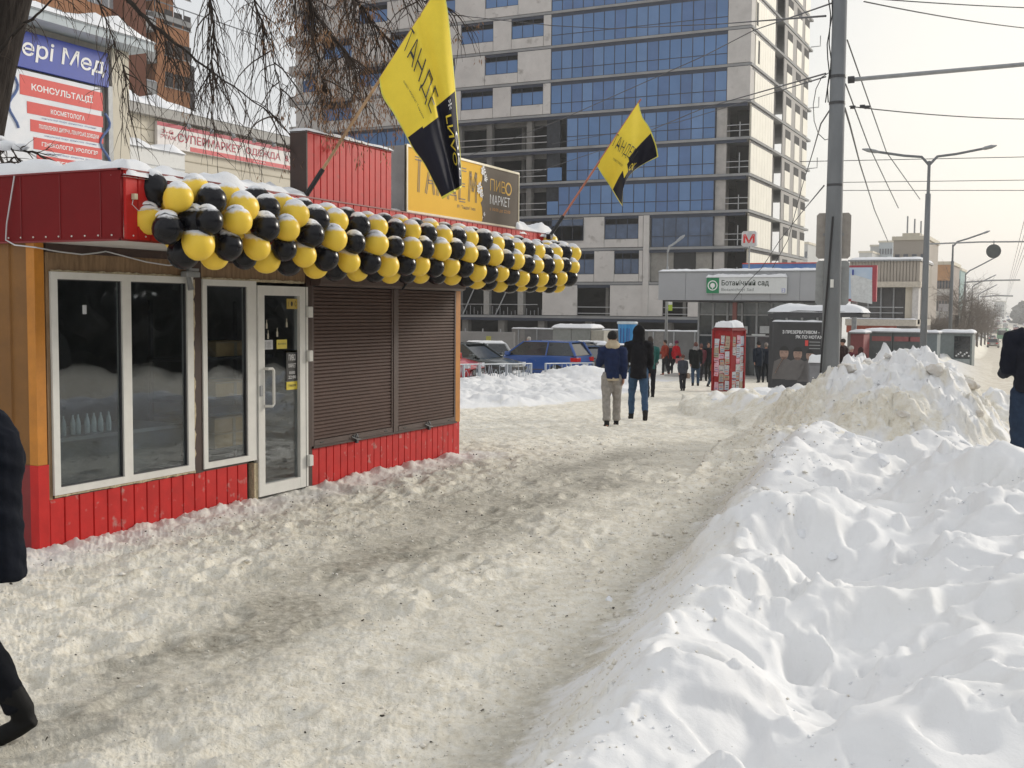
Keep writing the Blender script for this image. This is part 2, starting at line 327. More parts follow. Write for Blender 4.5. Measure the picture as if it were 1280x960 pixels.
# ================================================================== GROUND
def zbn(y): return np.interp(y, [-50, 12, 53, 120, 350, 700, 1500, 3000], [0, 0, -1.45, -2.6, -5.8, -5, 4, 10])
SDX = math.tan(math.radians(-2.7))          # the street swings slightly left of the kiosk line
def terrain(X, Y):
    """height and three masks (dirty/trodden, icy grey, clean) of the snow cover"""
    base = zbn(Y)
    # edge of the trodden path on its right side
    xp = np.interp(Y, [0, 2.4, 3.7, 4.8, 6.0, 9.2, 13.3, 17.8, 20, 22, 23.6, 26, 30, 60], [-1.5, -1.95, -2.05, -2.2, -2.36, -2.8, -3.35, -4.0, -4.7, -5.7, -6.9, -7.7, -8.2, -8.2])
    xp = xp+noise(Y*.9, Y*0+3)*.12+noise(Y*3.1, Y*0+8)*.05
    xl = np.interp(Y, [0, 17.5, 18.6, 21, 24, 27.5, 31, 38, 44], [-60, -60, -12.2, -11.4, -10.6, -10.9, -11.5, -12.9, -15])   # left snow field edge
    xl = xl+noise(Y*.8, Y*0+31)*.25
    # right limit of the bank = edge of the road
    xr = np.interp(Y, [0, 8.5, 10.5, 13, 16, 20, 25, 32, 40, 60, 150, 1500], [9, 6, .1, -.1, -.45, -.7, -1.7, -2.8, -3.2, -4.6, -9.5, -72])
    d = X-xp                                  # distance into the bank
    dl = xl-X
    big = fbm(X*.55+3, Y*.45, 3); mid = fbm(X*1.7, Y*1.5+7, 4); fine = fbm(X*7, Y*7, 4)
    cd, cv = cells(X*2.6+fine*.25, Y*2.3); cd2, cv2 = cells(X*6.3+1, Y*5.7+fine*.3)
    c5, v5, e5 = cells(X*1.55+.18*fine+.3*mid, Y*1.35+.3*mid, True); c6, v6, e6 = cells(X*3.7+.16*fine, Y*3.3+.25*mid, True); c7, v7, e7 = cells(X*8.5, Y*7.7+.1*fine, True)
    rub = (v5-.3)*.24*smooth(0, .42, e5)+(v6-.3)*.15*smooth(0, .45, e6)+(v7-.3)*.055*smooth(0, .5, e7)
    hb = np.interp(Y, [0, 3, 6, 9, 12, 15, 20, 24, 30, 50], [.40, .42, .46, .52, .60, .50, .42, .50, .25, .2])
    prof = smooth(0, .80, d)*.74+smooth(.6, 2.2, d)*.26
    body = hb*prof*(1+.20*big)
    dune = smooth(.9, 1.9, d)
    spine = .17*np.exp(-((d-.70)/.36)**2)-.12*np.exp(-((d-1.6)/.5)**2)+.08*np.exp(-((d-2.8)/.6)**2)
    lump = spine+.17*fbm(X*1.05, Y*.9+7, 2)*smooth(.3, 1.2, d)+.034*fbm(X*3.0, Y*2.5, 2)*smooth(.2, .9, d)*(.35+1.2*smooth(-.3, .4, big))-.05*smooth(.25, .5, np.abs(fbm(X*1.9+4, Y*1.7, 2)))*smooth(.4, 1., d)
    chunk = np.maximum(0, 1-(cd/.34)**2)**1.5*(cv > .80)*.060*smooth(.15, .5, d)*(1-.6*smooth(1.3, 2.2, d))+np.maximum(0, 1-(cd2/.36)**2)**1.5*(cv2 > .80)*.030*smooth(.0, .4, d)*smooth(1.5, .8, d)
    # long soft drifts and the scarp at the right of the foreground
    drift = .20*np.exp(-(((X+.95+.25*(Y-5.2))/.55)**2+((Y-5.6)/.75)**2))+.13*np.exp(-(((X+.45)/.45)**2+((Y-4.2)/.5)**2))+.16*np.exp(-(((X+1.7)/.5)**2+((Y-8.6)/1.4)**2))+.12*np.exp(-(((X+.5)/.8)**2+((Y-7.8)/.8)**2))
    dent = -.12*np.exp(-(((X+1.05)/.35)**2+((Y-4.55)/.22)**2))-.12*np.exp(-(((X+1.2)/.5)**2+((Y-7.0)/.35)**2))-.10*np.exp(-(((X+1.5)/.22)**2+((Y-5.3)/.16)**2))
    foot = -.03*smooth(.30, .05, cd2)*(cv2 > .88)*smooth(.6, 1.2, d)
    inb = smooth(0, .25, d)*smooth(0, .9, xr-X)
    hbank = (body+lump+.55*rub*smooth(.15, .6, fbm(X*.55+20, Y*.5+3, 3))*smooth(.4, 1., d)+.05*rub*smooth(.4, 1., d)+chunk+drift*dune+dent*dune+foot)*smooth(-.05, 1.3, xr-X)*(d > 0)
    # the ploughed heap by the pole, and the smaller heaps left of it
    cx, cy = -2.12, 17.6
    r = np.sqrt(((X-cx)/np.where(X < cx, 2.3, 1.75))**2+((Y-cy)/np.where(Y < cy, 3.2, 3.4))**2)
    heap = 1.36*np.clip(1-np.clip(r, 0, 1)**1.7, 0, 1)+.05*smooth(1.1, .75, r)
    c8, v8, e8 = cells(X*15+.2*fine, Y*13, True)
    rubh = (v5-.3)*.16*smooth(0, .35, e5)+(v6-.3)*.20*smooth(0, .30, e6)+(v7-.3)*.13*smooth(0, .34, e7)+(v8-.3)*.045*smooth(0, .4, e8)
    heapn = (.12*fbm(X*.9+2, Y*.8, 3)-.03+.95*rubh+.03*fbm(X*5, Y*5, 3))*smooth(1.08, .7, r)
    small = np.zeros_like(X)
    for (a, b2, h, ra, rb) in ((-6.9, 24.6, .42, .9, 1.3), (-6.0, 24.0, .46, .9, 1.3), (-5.1, 23.4, .55, .9, 1.4), (-4.3, 22.0, .75, 1.2, 1.8), (-3.6, 20.4, .75, 1.0, 1.5), (-7.8, 26.0, .30, .8, 1.2), (-3.0, 14.6, .45, 1.2, 1.6), (-1.0, 20.5, .7, 1.0, 2.0), (-4.0, 25.5, .6, 2.0, 2.0)):
        small = np.maximum(small, h*np.exp(-(((X-a)/ra)**2+((Y-b2)/rb)**2)*1.1)*(1+.25*fbm(X*1.9, Y*1.9+a, 3)+1.1*rub))
    # snow thrown against the foot of the railing on the left
    left = smooth(0, .9, dl)*(.13+.06*big+.04*mid+.55*rub)+smooth(2, 6.0, dl)*smooth(24, 30, Y)*(.10+.10*mid)+.55*np.exp(-(((X+15.9)/1.5)**2+((Y-38.8)/1.6)**2))
    left = left*smooth(17.3, 19.5, Y)*smooth(48, 41, Y)
    # snow ridge along the road further on
    q = X-(-4.6+(Y-60)*SDX)
    ridge = .75*np.exp(-((q+1.1)/1.0)**2)*smooth(26, 33, Y)*(1+.6*mid)
    # path: churned, trodden snow with a worn icy lane
    pathm = smooth(.18, -.12, d)*(1-smooth(0, .3, dl)*smooth(17.3, 18.5, Y))
    road = smooth(-.2, .5, X-xr)*smooth(9, 11, Y)
    n9 = fbm(X*13+5, Y*13, 3); n10 = fbm(X*3.3, Y*3.3+4, 4)
    lane = np.exp(-((X-np.interp(Y, [2, 3.5, 5.3, 6.8, 9.5, 14], [-3.9, -3.95, -4.2, -4.5, -4.55, -5.0])+noise(Y*.7, Y*0)*.2)/np.interp(Y, [3, 6, 10], [.42, .60, .75]))**2)*smooth(19, 13, Y)
    lane2 = np.exp(-((X+3.0+noise(Y*.6, Y*0+5)*.2)/.30)**2)*smooth(10, 7, Y)*.7
    cd3, cv3, e3 = cells(X*9+n10*.3, Y*8, True)
    amp = np.interp(np.hypot(X, Y), [2, 8, 20, 40], [1, 1, 1.3, 1.5])
    n8 = fbm(X*24, Y*24+3, 2); churn = (np.abs(n8)*.008+np.abs(n9)*.010+(cv3-.4)*.012*smooth(0, .5, e3)+n10*.026)*amp*(1-.65*np.clip(lane+lane2, 0, 1))-.018*lane
    hp = churn*np.clip(pathm+road, 0, 1)
    # snow blown to the foot of the kiosk
    foot2 = .035*np.exp(-np.clip(np.abs(X+6.78)/.12, 0, 9)**1.5)*smooth(5.6, 5.9, Y)*(Y < 12.6)*np.clip(.7+1.1*fbm(Y*7, X*6, 3), 0, 2)*np.where((Y > 8.35) & (Y < 9.3), .15, 1)
    h = base+np.maximum(np.maximum(hbank*(1-pathm), small*(d > -.5)), 0)+0
    h = np.maximum(h, base+(heap+heapn)*(r < 1.15)*(heap > 0))
    h = h+hp+left+ridge+foot2
    h = np.where(d > .2, h+.007*fbm(X*9, Y*9, 3)*smooth(.2, .5, d)*(.3+smooth(1.6, .4, d)+smooth(.1, .5, big))*amp, h)
    dirtheap = smooth(1.1, .9, r)*smooth(.10, .8, fbm(X*1.4+9, Y*1.2, 5, .62)+.42-.55*smooth(.9, .1, r)+.25*smooth(-1.7, -3.4, X)+.5*(v6-.55))
    edge = smooth(.95, .1, d)*smooth(-.5, .0, d)
    dirty = np.clip(pathm+road*.9+edge*.80*(.62+.5*fbm(X*2, Y*2, 3)+.35*fbm(X*16, Y*16, 2))+dirtheap*.68+.85*(small > .1)*smooth(.1, .5, fbm(X*1.3, Y*1.3, 3)+.1), 0, 1)
    tips = (cd < .3)*(cv > .76)*.25*smooth(1.6, .3, d)
    dirty = np.clip(dirty+tips+.45*smooth(.3, .7, fbm(X*.8+30, Y*.8, 4))*(r < 1.1), 0, 1)
    ice = np.clip(lane*.95*(.9+.5*fbm(X*1.6, Y*1.2, 4))+lane2*.35+smooth(.35, .8, fbm(X*.7, Y*.5+40, 3))*.2, 0, 1)*pathm
    nearwall = smooth(-5.9, -6.6, X)*(Y > 5)*(Y < 13)
    ice = np.clip(ice*(1-nearwall)+.55*np.exp(-((d-.08)/.20)**2)*smooth(14, 10, Y), 0, 1)
    wet = road
    return h, dirty*(1-.55*nearwall), ice, wet
def ground_mat():
    m = bpy.data.materials.new('snow cover'); m.use_nodes = True; t = m.node_tree; b = t.nodes['Principled BSDF']; lk = t.links.new
    geo = t.nodes.new('ShaderNodeNewGeometry')
    at_ = t.nodes.new('ShaderNodeAttribute'); at_.attribute_name = 'cover'; sp = t.nodes.new('ShaderNodeSeparateColor'); lk(at_.outputs['Color'], sp.inputs[0])
    def noi(sc, de=6, ro=.6, st=None):
        n = t.nodes.new('ShaderNodeTexNoise'); n.inputs['Scale'].default_value = sc; n.inputs['Detail'].default_value = de; n.inputs['Roughness'].default_value = ro
        if st:
            mm = t.nodes.new('ShaderNodeMapping'); mm.inputs['Scale'].default_value = st; lk(geo.outputs['Position'], mm.inputs[0]); lk(mm.outputs[0], n.inputs['Vector'])
        else: lk(geo.outputs['Position'], n.inputs['Vector'])
        return n.outputs['Fac']
    def ramp(f, els):
        r = t.nodes.new('ShaderNodeValToRGB'); lk(f, r.inputs[0])
        while len(r.color_ramp.elements) < len(els): r.color_ramp.elements.new(.5)
        for e, (p, c) in zip(r.color_ramp.elements, els): e.position = p; e.color = (*c, 1)
        return r.outputs[0]
    def mix(f, a, c):
        x = t.nodes.new('ShaderNodeMix'); x.data_type = 'RGBA'
        if isinstance(f, float): x.inputs['Factor'].default_value = f
        else: lk(f, x.inputs['Factor'])
        lk(a, x.inputs[6]); lk(c, x.inputs[7]); return x.outputs[2]
    clean = ramp(noi(1.1), [(.3, (.76, .76, .765)), (.55, (.82, .82, .82)), (.75, (.79, .785, .77))])
    sp2 = ramp(noi(75, 2, .5), [(.235, (.45, .42, .38)), (.27, (1, 1, 1))]); cm = t.nodes.new('ShaderNodeMix'); cm.data_type = 'RGBA'; cm.blend_type = 'MULTIPLY'; cm.inputs['Factor'].default_value = .7; lk(clean, cm.inputs[6]); lk(sp2, cm.inputs[7]); clean = cm.outputs[2]
    dirt = ramp(noi(11, 8, .78), [(.26, (.45, .40, .31)), (.36, (.71, .655, .54)), (.48, (.83, .79, .69)), (.62, (.90, .88, .82))])
    dirt2 = ramp(noi(1.0, 5, .6), [(.35, (.78, .72, .61)), (.65, (.97, .945, .89))])
    dm = t.nodes.new('ShaderNodeMix'); dm.data_type = 'RGBA'; dm.blend_type = 'MULTIPLY'; dm.inputs['Factor'].default_value = .3; lk(dirt, dm.inputs[6]); lk(dirt2, dm.inputs[7])
    icec = ramp(noi(16, 8, .7), [(.30, (.22, .195, .15)), (.5, (.42, .39, .32)), (.66, (.64, .60, .51))])
    spk = ramp(noi(60, 3, .5), [(.27, (.10, .08, .06)), (.33, (1, 1, 1))])
    d3 = mix(sp.outputs[1], dm.outputs[2], icec)
    ds = t.nodes.new('ShaderNodeMix'); ds.data_type = 'RGBA'; ds.blend_type = 'MULTIPLY'; ds.inputs['Factor'].default_value = .6; lk(d3, ds.inputs[6]); lk(spk, ds.inputs[7])
    pn = t.nodes.new('ShaderNodeMath'); pn.operation = 'MULTIPLY_ADD'; lk(noi(5, 6, .7), pn.inputs[0]); pn.inputs[1].default_value = .7; pn.inputs[2].default_value = -.35
    pa = t.nodes.new('ShaderNodeMath'); pa.operation = 'ADD'; lk(sp.outputs[0], pa.inputs[0]); lk(pn.outputs[0], pa.inputs[1])
    pc = t.nodes.new('ShaderNodeMapRange'); pc.inputs[1].default_value = .08; pc.inputs[2].default_value = .85; lk(pa.outputs[0], pc.inputs[0])
    roadc = ramp(noi(2.2, 6, .65), [(.3, (.52, .46, .36)), (.5, (.70, .64, .53)), (.7, (.80, .76, .68))])
    col = mix(pc.outputs[0], clean, ds.outputs[2]); col = mix(sp.outputs[2], col, roadc)
    lk(col, b.inputs['Base Color'])
    rr = t.nodes.new('ShaderNodeMapRange'); lk(sp.outputs[1], rr.inputs[0]); rr.inputs[3].default_value = .75; rr.inputs[4].default_value = .42; lk(rr.outputs[0], b.inputs['Roughness'])
    b.inputs['Specular IOR Level'].default_value = .3
    n1 = noi(30, 6, .7); n2 = noi(9, 5, .65)
    s1 = t.nodes.new('ShaderNodeMath'); s1.operation = 'MULTIPLY_ADD'; lk(n2, s1.inputs[0]); s1.inputs[1].default_value = 2.0; lk(n1, s1.inputs[2])
    bp = t.nodes.new('ShaderNodeBump'); bp.inputs['Distance'].default_value = .022; lk(s1.outputs[0], bp.inputs['Height'])
    bs = t.nodes.new('ShaderNodeMapRange'); lk(pc.outputs[0], bs.inputs[0]); bs.inputs[3].default_value = .14; bs.inputs[4].default_value = .62; lk(bs.outputs[0], bp.inputs['Strength'])
    lk(bp.outputs[0], b.inputs['Normal'])
    return m
M_GROUND = ground_mat()
def grid_mesh(name, X, Y):
    H, dirty, ice, wet = terrain(X, Y)
    nr, nc = X.shape
    rp = random.Random(77)                    # boot prints
    for i in range(260):
        yb_ = 2.6+rp.random()**1.5*11; onbank = i % 5 == 0
        xb_ = rp.uniform(-1.6, .3) if onbank else rp.uniform(-6.3, -2.6)
        an = rp.gauss(.15, .35); L_, W_ = (.17, .075) if not onbank else (.16, .10); dp = .028 if not onbank else .07
        j0, j1 = np.searchsorted(Y[:, 0], yb_-.4), np.searchsorted(Y[:, 0], yb_+.4)
        xs_, ys_ = X[j0:j1], Y[j0:j1]; dx_, dy_ = xs_-xb_, ys_-yb_; a_ = (dx_*math.sin(an)+dy_*math.cos(an))/L_; c_ = (dx_*math.cos(an)-dy_*math.sin(an))/(W_*(1+.25*a_)); q_ = np.sqrt(a_*a_+c_*c_)
        H[j0:j1] += -dp*smooth(1.25, .35, q_)+dp*.30*np.exp(-((q_-1.35)/.32)**2)
    co = np.stack([X, Y, H], -1).reshape(-1, 3).astype(np.float32)
    idx = np.arange(nr*nc).reshape(nr, nc)
    q = np.stack([idx[:-1, :-1], idx[:-1, 1:], idx[1:, 1:], idx[1:, :-1]], -1).reshape(-1, 4)
    me = bpy.data.meshes.new(name)
    me.vertices.add(len(co)); me.vertices.foreach_set('co', co.ravel())
    me.loops.add(q.size); me.loops.foreach_set('vertex_index', q.ravel().astype(np.int32))
    me.polygons.add(len(q)); me.polygons.foreach_set('loop_start', (np.arange(len(q))*4).astype(np.int32))
    me.update(calc_edges=True); me.polygons.foreach_set('use_smooth', [True]*len(q))
    ca = me.color_attributes.new('cover', 'FLOAT_COLOR', 'POINT')
    c = np.stack([dirty, ice, wet, np.ones_like(wet)], -1).reshape(-1, 4).astype(np.float32)
    ca.data.foreach_set('color', c.ravel())
    me.materials.append(M_GROUND)
    return me, (X, Y, H)
# near snow: rows closer together near the path, columns fan out with distance
ys = [2.3]
while ys[-1] < 48: ys.append(ys[-1]*1.0062 if not 13.6 < ys[-1] < 20.5 else ys[-1]+.042)
ys = np.array(ys)
us = np.concatenate([np.linspace(-2.4, -1.30, 40)[:-1], np.linspace(-1.30, .10, 640)[:-1], np.linspace(.10, 1.2, 60)])
Ug, Yg = np.meshgrid(us, ys)
me, NEAR = grid_mesh('snow_ground', Ug*Yg, Yg)
struct(link('snow_ground', me))
# the rest of the ground: one coarse sheet to the horizon, with a hole where the near snow lies
def far_sheet():
    yy = np.concatenate([np.linspace(-60, 2.3, 40), np.linspace(2.3, 48, 60)[1:], np.geomspace(48, 2500, 110)[1:]])
    b = MB(); vs = []; fs = []
    uu = np.concatenate([-np.geomspace(1.0, 45, 26)[::-1]*.8-.2, np.linspace(-.98, .98, 60), np.geomspace(1.0, 45, 26)*.8+.2])
    for j, y in enumerate(yy):
        w = max(y, 40.)*1.0
        for u in uu: vs.append((max(-2500, min(2500, u*w)), y))
    A = np.array(vs); Xa, Ya = A[:, 0], A[:, 1]; Xa = np.where(np.abs(Xa) >= 2500, np.sign(Xa)*2500, Xa)
    H, dirty, ice, wet = terrain(Xa, Ya)
    inside = (Ya > 2.35) & (Ya < 47.9) & (Xa > -2.38*Ya) & (Xa < 1.18*Ya)
    H = np.where(inside, zbn(Ya)-.5, H-.01*(Ya < 48.1))
    n = len(uu)
    me = bpy.data.meshes.new('ground')
    fs = [(i*n+k, i*n+k+1, (i+1)*n+k+1, (i+1)*n+k) for i in range(len(yy)-1) for k in range(n-1)]
    fs = [f for f in fs if len({round(float(Xa[q]), 2) for q in f}) > 1]; me.from_pydata(np.stack([Xa, Ya, H], -1).tolist(), [], fs); me.validate(); me.update(); me.polygons.foreach_set('use_smooth', [True]*len(me.polygons))
    ca = me.color_attributes.new('cover', 'FLOAT_COLOR', 'POINT')
    plaza = ((Ya > 48) & (Xa < -4.6+(Ya-60)*SDX-2)).astype(float)
    dirty = np.maximum(dirty, plaza*.55)
    ca.data.foreach_set('color', np.stack([dirty, ice, wet, np.ones_like(wet)], -1).ravel().astype(np.float32))
    me.materials.append(M_GROUND)
    return me
struct(link('ground', far_sheet()))
def ridge_strip():
    yy = np.geomspace(44, 900, 260); qq = np.linspace(-5.5, 3.5, 46); Q, Yy = np.meshgrid(qq, yy); Xx = -4.6+(Yy-60)*SDX+Q
    n_ = fbm(Xx*.5, Yy*.25, 4); h = zbn(Yy)+.015+np.maximum(0, (.95+.5*n_)*np.exp(-((Q+1.3)/1.15)**2)-.05)
    dirty = np.clip(smooth(-1.6, -.4, Q)+.25*n_, 0, 1); wet = smooth(.2, .9, Q)
    b = MB(); nq = len(qq); vs = np.stack([Xx, Yy, h], -1).reshape(-1, 3).tolist()
    b.add(vs, [(i*nq+k, i*nq+k+1, (i+1)*nq+k+1, (i+1)*nq+k) for i in range(len(yy)-1) for k in range(nq-1)])
    me = b.mesh('snow_ridge', M_GROUND, True); ca = me.color_attributes.new('cover', 'FLOAT_COLOR', 'POINT')
    ca.data.foreach_set('color', np.stack([dirty, dirty*0, wet, dirty*0+1], -1).ravel().astype(np.float32)); return me
struct(link('snow_ridge', ridge_strip()))
def gz(x, y):
    h, _, _, _ = terrain(np.array([float(x)]), np.array([float(y)])); return float(h[0])
# ================================================================== KIOSK
KX, KY0, KY1, KB = -6.85, 5.93, 12.44, -9.30
K = thing('kiosk', 'low red and brown street kiosk hung with yellow and black balloons', 'kiosk', (KX, KY0, 0))
def kp(b, name, m, **k): return b.build(name, m, K, **k)
def strip_run(name, m, y0, y1, z0, z1, step, x, depth=.012, zf=None, dirx=1):
    """vertical steel siding: every strip an object, sharing one mesh"""
    n = max(1, int(round((y1-y0)/step))); w = (y1-y0)/n
    b = MB(); g = .014
    prof = [(0, 0), (g*.5, 0), (g*.9, depth), (w-g*.4, depth), (w-.0005, 0)]
    vs = []; 
    for (yy, xx) in prof: vs.append((xx*dirx, yy, 0)); vs.append((xx*dirx, yy, z1-z0))
    b.add(vs, [(2*i, 2*i+2, 2*i+3, 2*i+1) for i in range(4)])
    b.add([(p[1]*dirx, p[0], z1-z0) for p in prof]+[(-.01*dirx, w-.0005, z1-z0), (-.01*dirx, 0, z1-z0)], [tuple(range(7))])
    me = b.mesh(name, m)
    for i in range(n):
        o = bpy.data.objects.new(name, me); COL.objects.link(o); o.parent = K; o.matrix_parent_inverse = pinv(K)
        o.location = (x, y0+i*w, z0)
# shell (sides, back, floor), dark inside
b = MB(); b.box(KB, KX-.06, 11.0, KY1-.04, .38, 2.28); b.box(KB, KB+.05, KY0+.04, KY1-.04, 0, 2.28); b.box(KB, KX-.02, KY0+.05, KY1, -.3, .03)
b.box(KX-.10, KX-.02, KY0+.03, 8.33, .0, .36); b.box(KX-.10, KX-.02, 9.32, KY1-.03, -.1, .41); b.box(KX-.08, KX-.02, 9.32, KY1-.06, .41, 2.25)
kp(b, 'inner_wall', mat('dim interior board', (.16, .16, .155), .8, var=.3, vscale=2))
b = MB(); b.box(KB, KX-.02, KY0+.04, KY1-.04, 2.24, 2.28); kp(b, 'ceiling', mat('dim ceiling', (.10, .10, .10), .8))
# left end wall: ochre siding over red skirt
b = MB()
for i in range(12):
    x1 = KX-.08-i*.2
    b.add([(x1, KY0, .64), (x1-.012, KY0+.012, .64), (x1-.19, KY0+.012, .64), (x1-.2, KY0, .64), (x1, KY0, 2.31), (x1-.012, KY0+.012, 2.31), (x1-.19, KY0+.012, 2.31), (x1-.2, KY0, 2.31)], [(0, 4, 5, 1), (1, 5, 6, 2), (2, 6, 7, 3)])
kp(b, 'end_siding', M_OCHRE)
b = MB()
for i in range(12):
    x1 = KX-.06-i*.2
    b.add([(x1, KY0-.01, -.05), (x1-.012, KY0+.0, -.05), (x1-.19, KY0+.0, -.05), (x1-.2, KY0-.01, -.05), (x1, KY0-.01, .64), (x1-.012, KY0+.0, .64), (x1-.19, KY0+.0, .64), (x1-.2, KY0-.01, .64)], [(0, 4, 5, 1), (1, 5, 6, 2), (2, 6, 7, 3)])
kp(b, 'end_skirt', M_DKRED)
kp(MB().box(KX-.08, KX+.005, KY0-.012, KY0+.075, .645, 2.31), 'corner_post', M_ORANGE)
kp(MB().box(KX-.08, KX+.008, KY0-.014, KY0+.085, -.05, .643), 'corner_post', M_RED)
strip_run('siding_strip', M_REDS, KY0+.087, 8.325, -.06, .372, .148, KX-.012)
strip_run('siding_strip', M_REDS, 9.325, KY1-.01, -.08, .405, .128, KX-.012)
kp(MB().box(KX-.09, KX-.002, KY1-.01, KY1+.03, -.1, .41), 'corner_post', M_RED)
kp(MB().box(KX-.09, KX+.006, KY1-.085, KY1+.03, .412, 2.16), 'corner_post', M_ORANGE)
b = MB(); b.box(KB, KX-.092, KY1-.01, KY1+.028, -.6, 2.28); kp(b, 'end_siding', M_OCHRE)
# frame timbers
b = MB(); b.box(KX-.06, KX+.012, KY0+.088, 9.31, 2.245, 2.31); kp(b, 'head_beam', M_BROWN)
b = MB(); b.box(KX-.05, KX+.004, KY0+.088, 6.05, .37, 2.245); kp(b, 'timber_post', M_PLY)
b = MB(); b.box(KX-.07, KX+.010, 7.60, 7.705, .37, 2.245); kp(b, 'timber_post', M_BROWN)
b = MB(); b.box(KX-.07, KX+.014, 9.235, 9.325, -.05, 2.245); kp(b, 'timber_post', M_BROWN)
b = MB(); b.box(KX-.045, KX+.0, 6.052, 7.598, 2.105, 2.244); kp(b, 'infill_board', M_PLY)
b = MB(); b.box(KX-.045, KX+.0, 7.707, 9.233, 2.09, 2.244); kp(b, 'infill_board', M_PLY)
b = MB(); b.box(KX-.03, KX+.002, 6.05, 8.33, .373, .40); kp(b, 'sill_board', M_BROWN)
def foam(y0, y1, z0, z1, horiz):
    b = MB(); n = 40; vs = []
    for i in range(n):
        t = i/(n-1); w = .008+.012*random.random()
        if horiz: pts = [(KX+.0+w, y0+(y1-y0)*t, z0-w*.6), (KX+.0+w, y0+(y1-y0)*t, z0+w)]
        else: pts = [(KX+w, y0-w*.6, z0+(z1-z0)*t), (KX+w, y0+w, z0+(z1-z0)*t)]
        vs += pts
    b.add(vs, [(2*i, 2*i+2, 2*i+3, 2*i+1) for i in range(n-1)]); b.add([(v[0]-.02, v[1], v[2]) for v in vs], [(2*i+1, 2*i+3, 2*i+2, 2*i) for i in range(n-1)])
    kp(b, 'foam_seam', M_FOAM)
foam(6.06, 7.6, 2.102, 0, True); foam(7.71, 9.2, 2.09, 0, True); foam(7.597, 0, .42, 2.08, False); foam(6.06, 7.6, .388, 0, True)
def window(name, y0, y1, z0, z1, panes, fr=.055):
    b = MB(); x0, x1 = KX-.045, KX+.022
    b.box(x0, x1, y0, y1, z0, z0+fr); b.box(x0, x1, y0, y1, z1-fr, z1)
    edges = [y0]; 
    for (a, c) in panes: edges += [a, c]
    edges.append(y1)
    for i in range(0, len(edges), 2): b.box(x0, x1-.001, edges[i], edges[i+1], z0+fr, z1-fr)
    w = b.build(name, M_WHITE, K)
    g = MB()
    for (a, c) in panes:                        # dark rubber seal and inner rebate
        for (p, q, r, s) in ((a, a+.008, z0+fr, z1-fr), (c-.008, c, z0+fr, z1-fr), (a, c, z0+fr, z0+fr+.008), (a, c, z1-fr-.008, z1-fr)):
            g.box(KX-.02, KX+.004, p, q, r, s)
    g.build('gasket', M_DGREY, w)
    for (a, c) in panes: MB().box(KX-.018, KX-.010, a, c, z0+fr, z1-fr).build('pane', M_GLASS, w)
    return w
window('window', 6.055, 7.59, .40, 2.10, [(6.115, 6.765), (6.86, 7.515)])
window('window', 7.71, 8.445, .395, 2.088, [(7.765, 8.315)])
# door
D = MB(); y0, y1, z0, z1 = 8.455, 9.232, .035, 2.05; f_ = .092
D.box(KX-.03, KX+.035, y0, y0+f_, z0, z1); D.box(KX-.03, KX+.035, y1-f_-.04, y1, z0, z1); D.box(KX-.03, KX+.034, y0+f_, y1-f_-.04, z1-f_, z1); D.box(KX-.03, KX+.034, y0+f_, y1-f_-.04, z0, z0+.11)
door = D.build('door', M_WHITE, K)
g = MB(); g.box(KX-.04, KX+.037, y1-f_+.052, y1-f_+.058, z0, z1); g.build('gasket', M_DGREY, door)
MB().box(KX-.01, KX-.002, y0+f_, y1-f_-.04, z0+.11, z1-f_).build('pane', M_GLASS, door)
h = MB(); yh = 8.59; h.tube([(KX+.035, yh-.05, 1.26), (KX+.085, yh-.05, 1.26), (KX+.09, yh, 1.26), (KX+.09, yh+.02, 1.24), (KX+.09, yh+.02, .92), (KX+.09, yh, .90), (KX+.035, yh-.05, .90)], .014, 8); h.build('handle', M_WHITE, door)
MB().box(KX+.035, KX+.045, 8.47, 8.50, 1.0, 1.1).build('keyhole', M_GREY, door)
for z in (.30, 1.36, 1.80): MB().bbox(KX+.03, KX+.075, y1-.03, y1+.035, z-.055, z+.055, .006).build('hinge', M_WHITE, door)
# papers and stickers on the door pane
def sticker(y0, y1, z0, z1, m, name='sticker', x=KX+.001): return MB().box(x, x+.002, y0, y1, z0, z1).build(name, m, door)
EY, EZ = (0, 1, 0), (0, 0, 1)
M_STK = mat('yellow sticker', (.62, .50, .05), .4); M_INK = mat('black print', (.02, .02, .02), .5); M_PAP = mat('white paper', (.55, .56, .58), .7)
s1 = sticker(8.93, 9.10, 1.83, 1.93, mat('old yellow sticker', (.50, .36, .07), .5)); s2 = sticker(8.55, 8.71, 1.44, 1.53, M_PAP); s3 = sticker(8.77, 8.93, 1.44, 1.53, M_STK)
s4 = sticker(8.92, 9.095, 1.12, 1.42, M_INK); s5 = sticker(8.92, 9.095, 1.03, 1.11, M_STK); s6 = sticker(8.92, 9.095, 1.40, 1.42, M_STK)
text('1  ●  С', M_INK, (KX+.006, 9.015, 1.88), EY, EZ, w=.13, h=.05, parent=s1)
text('ВІДЧИНЕНО', M_INK, (KX+.006, 8.85, 1.487), EY, EZ, w=.13, parent=s3, bold=.01)
for i in range(5): text('графік роботи', M_INK, (KX+.006, 8.63, 1.51-i*.014), EY, EZ, w=.10, parent=s2)
text('ПИВО', M_PURE_W, (KX+.006, 9.008, 1.35), EY, EZ, w=.11, h=.06, parent=s4); text('МАРКЕТ', M_PURE_W, (KX+.006, 9.008, 1.27), EY, EZ, w=.12, h=.04, parent=s4)
text('10:00', M_PURE_W, (KX+.006, 9.008, 1.20), EY, EZ, w=.09, h=.03, parent=s4); text('22:00', M_PURE_W, (KX+.006, 9.008, 1.155), EY, EZ, w=.12, h=.03, parent=s4)
text('тандем', M_INK, (KX+.006, 9.008, 1.07), EY, EZ, w=.12, parent=s5)
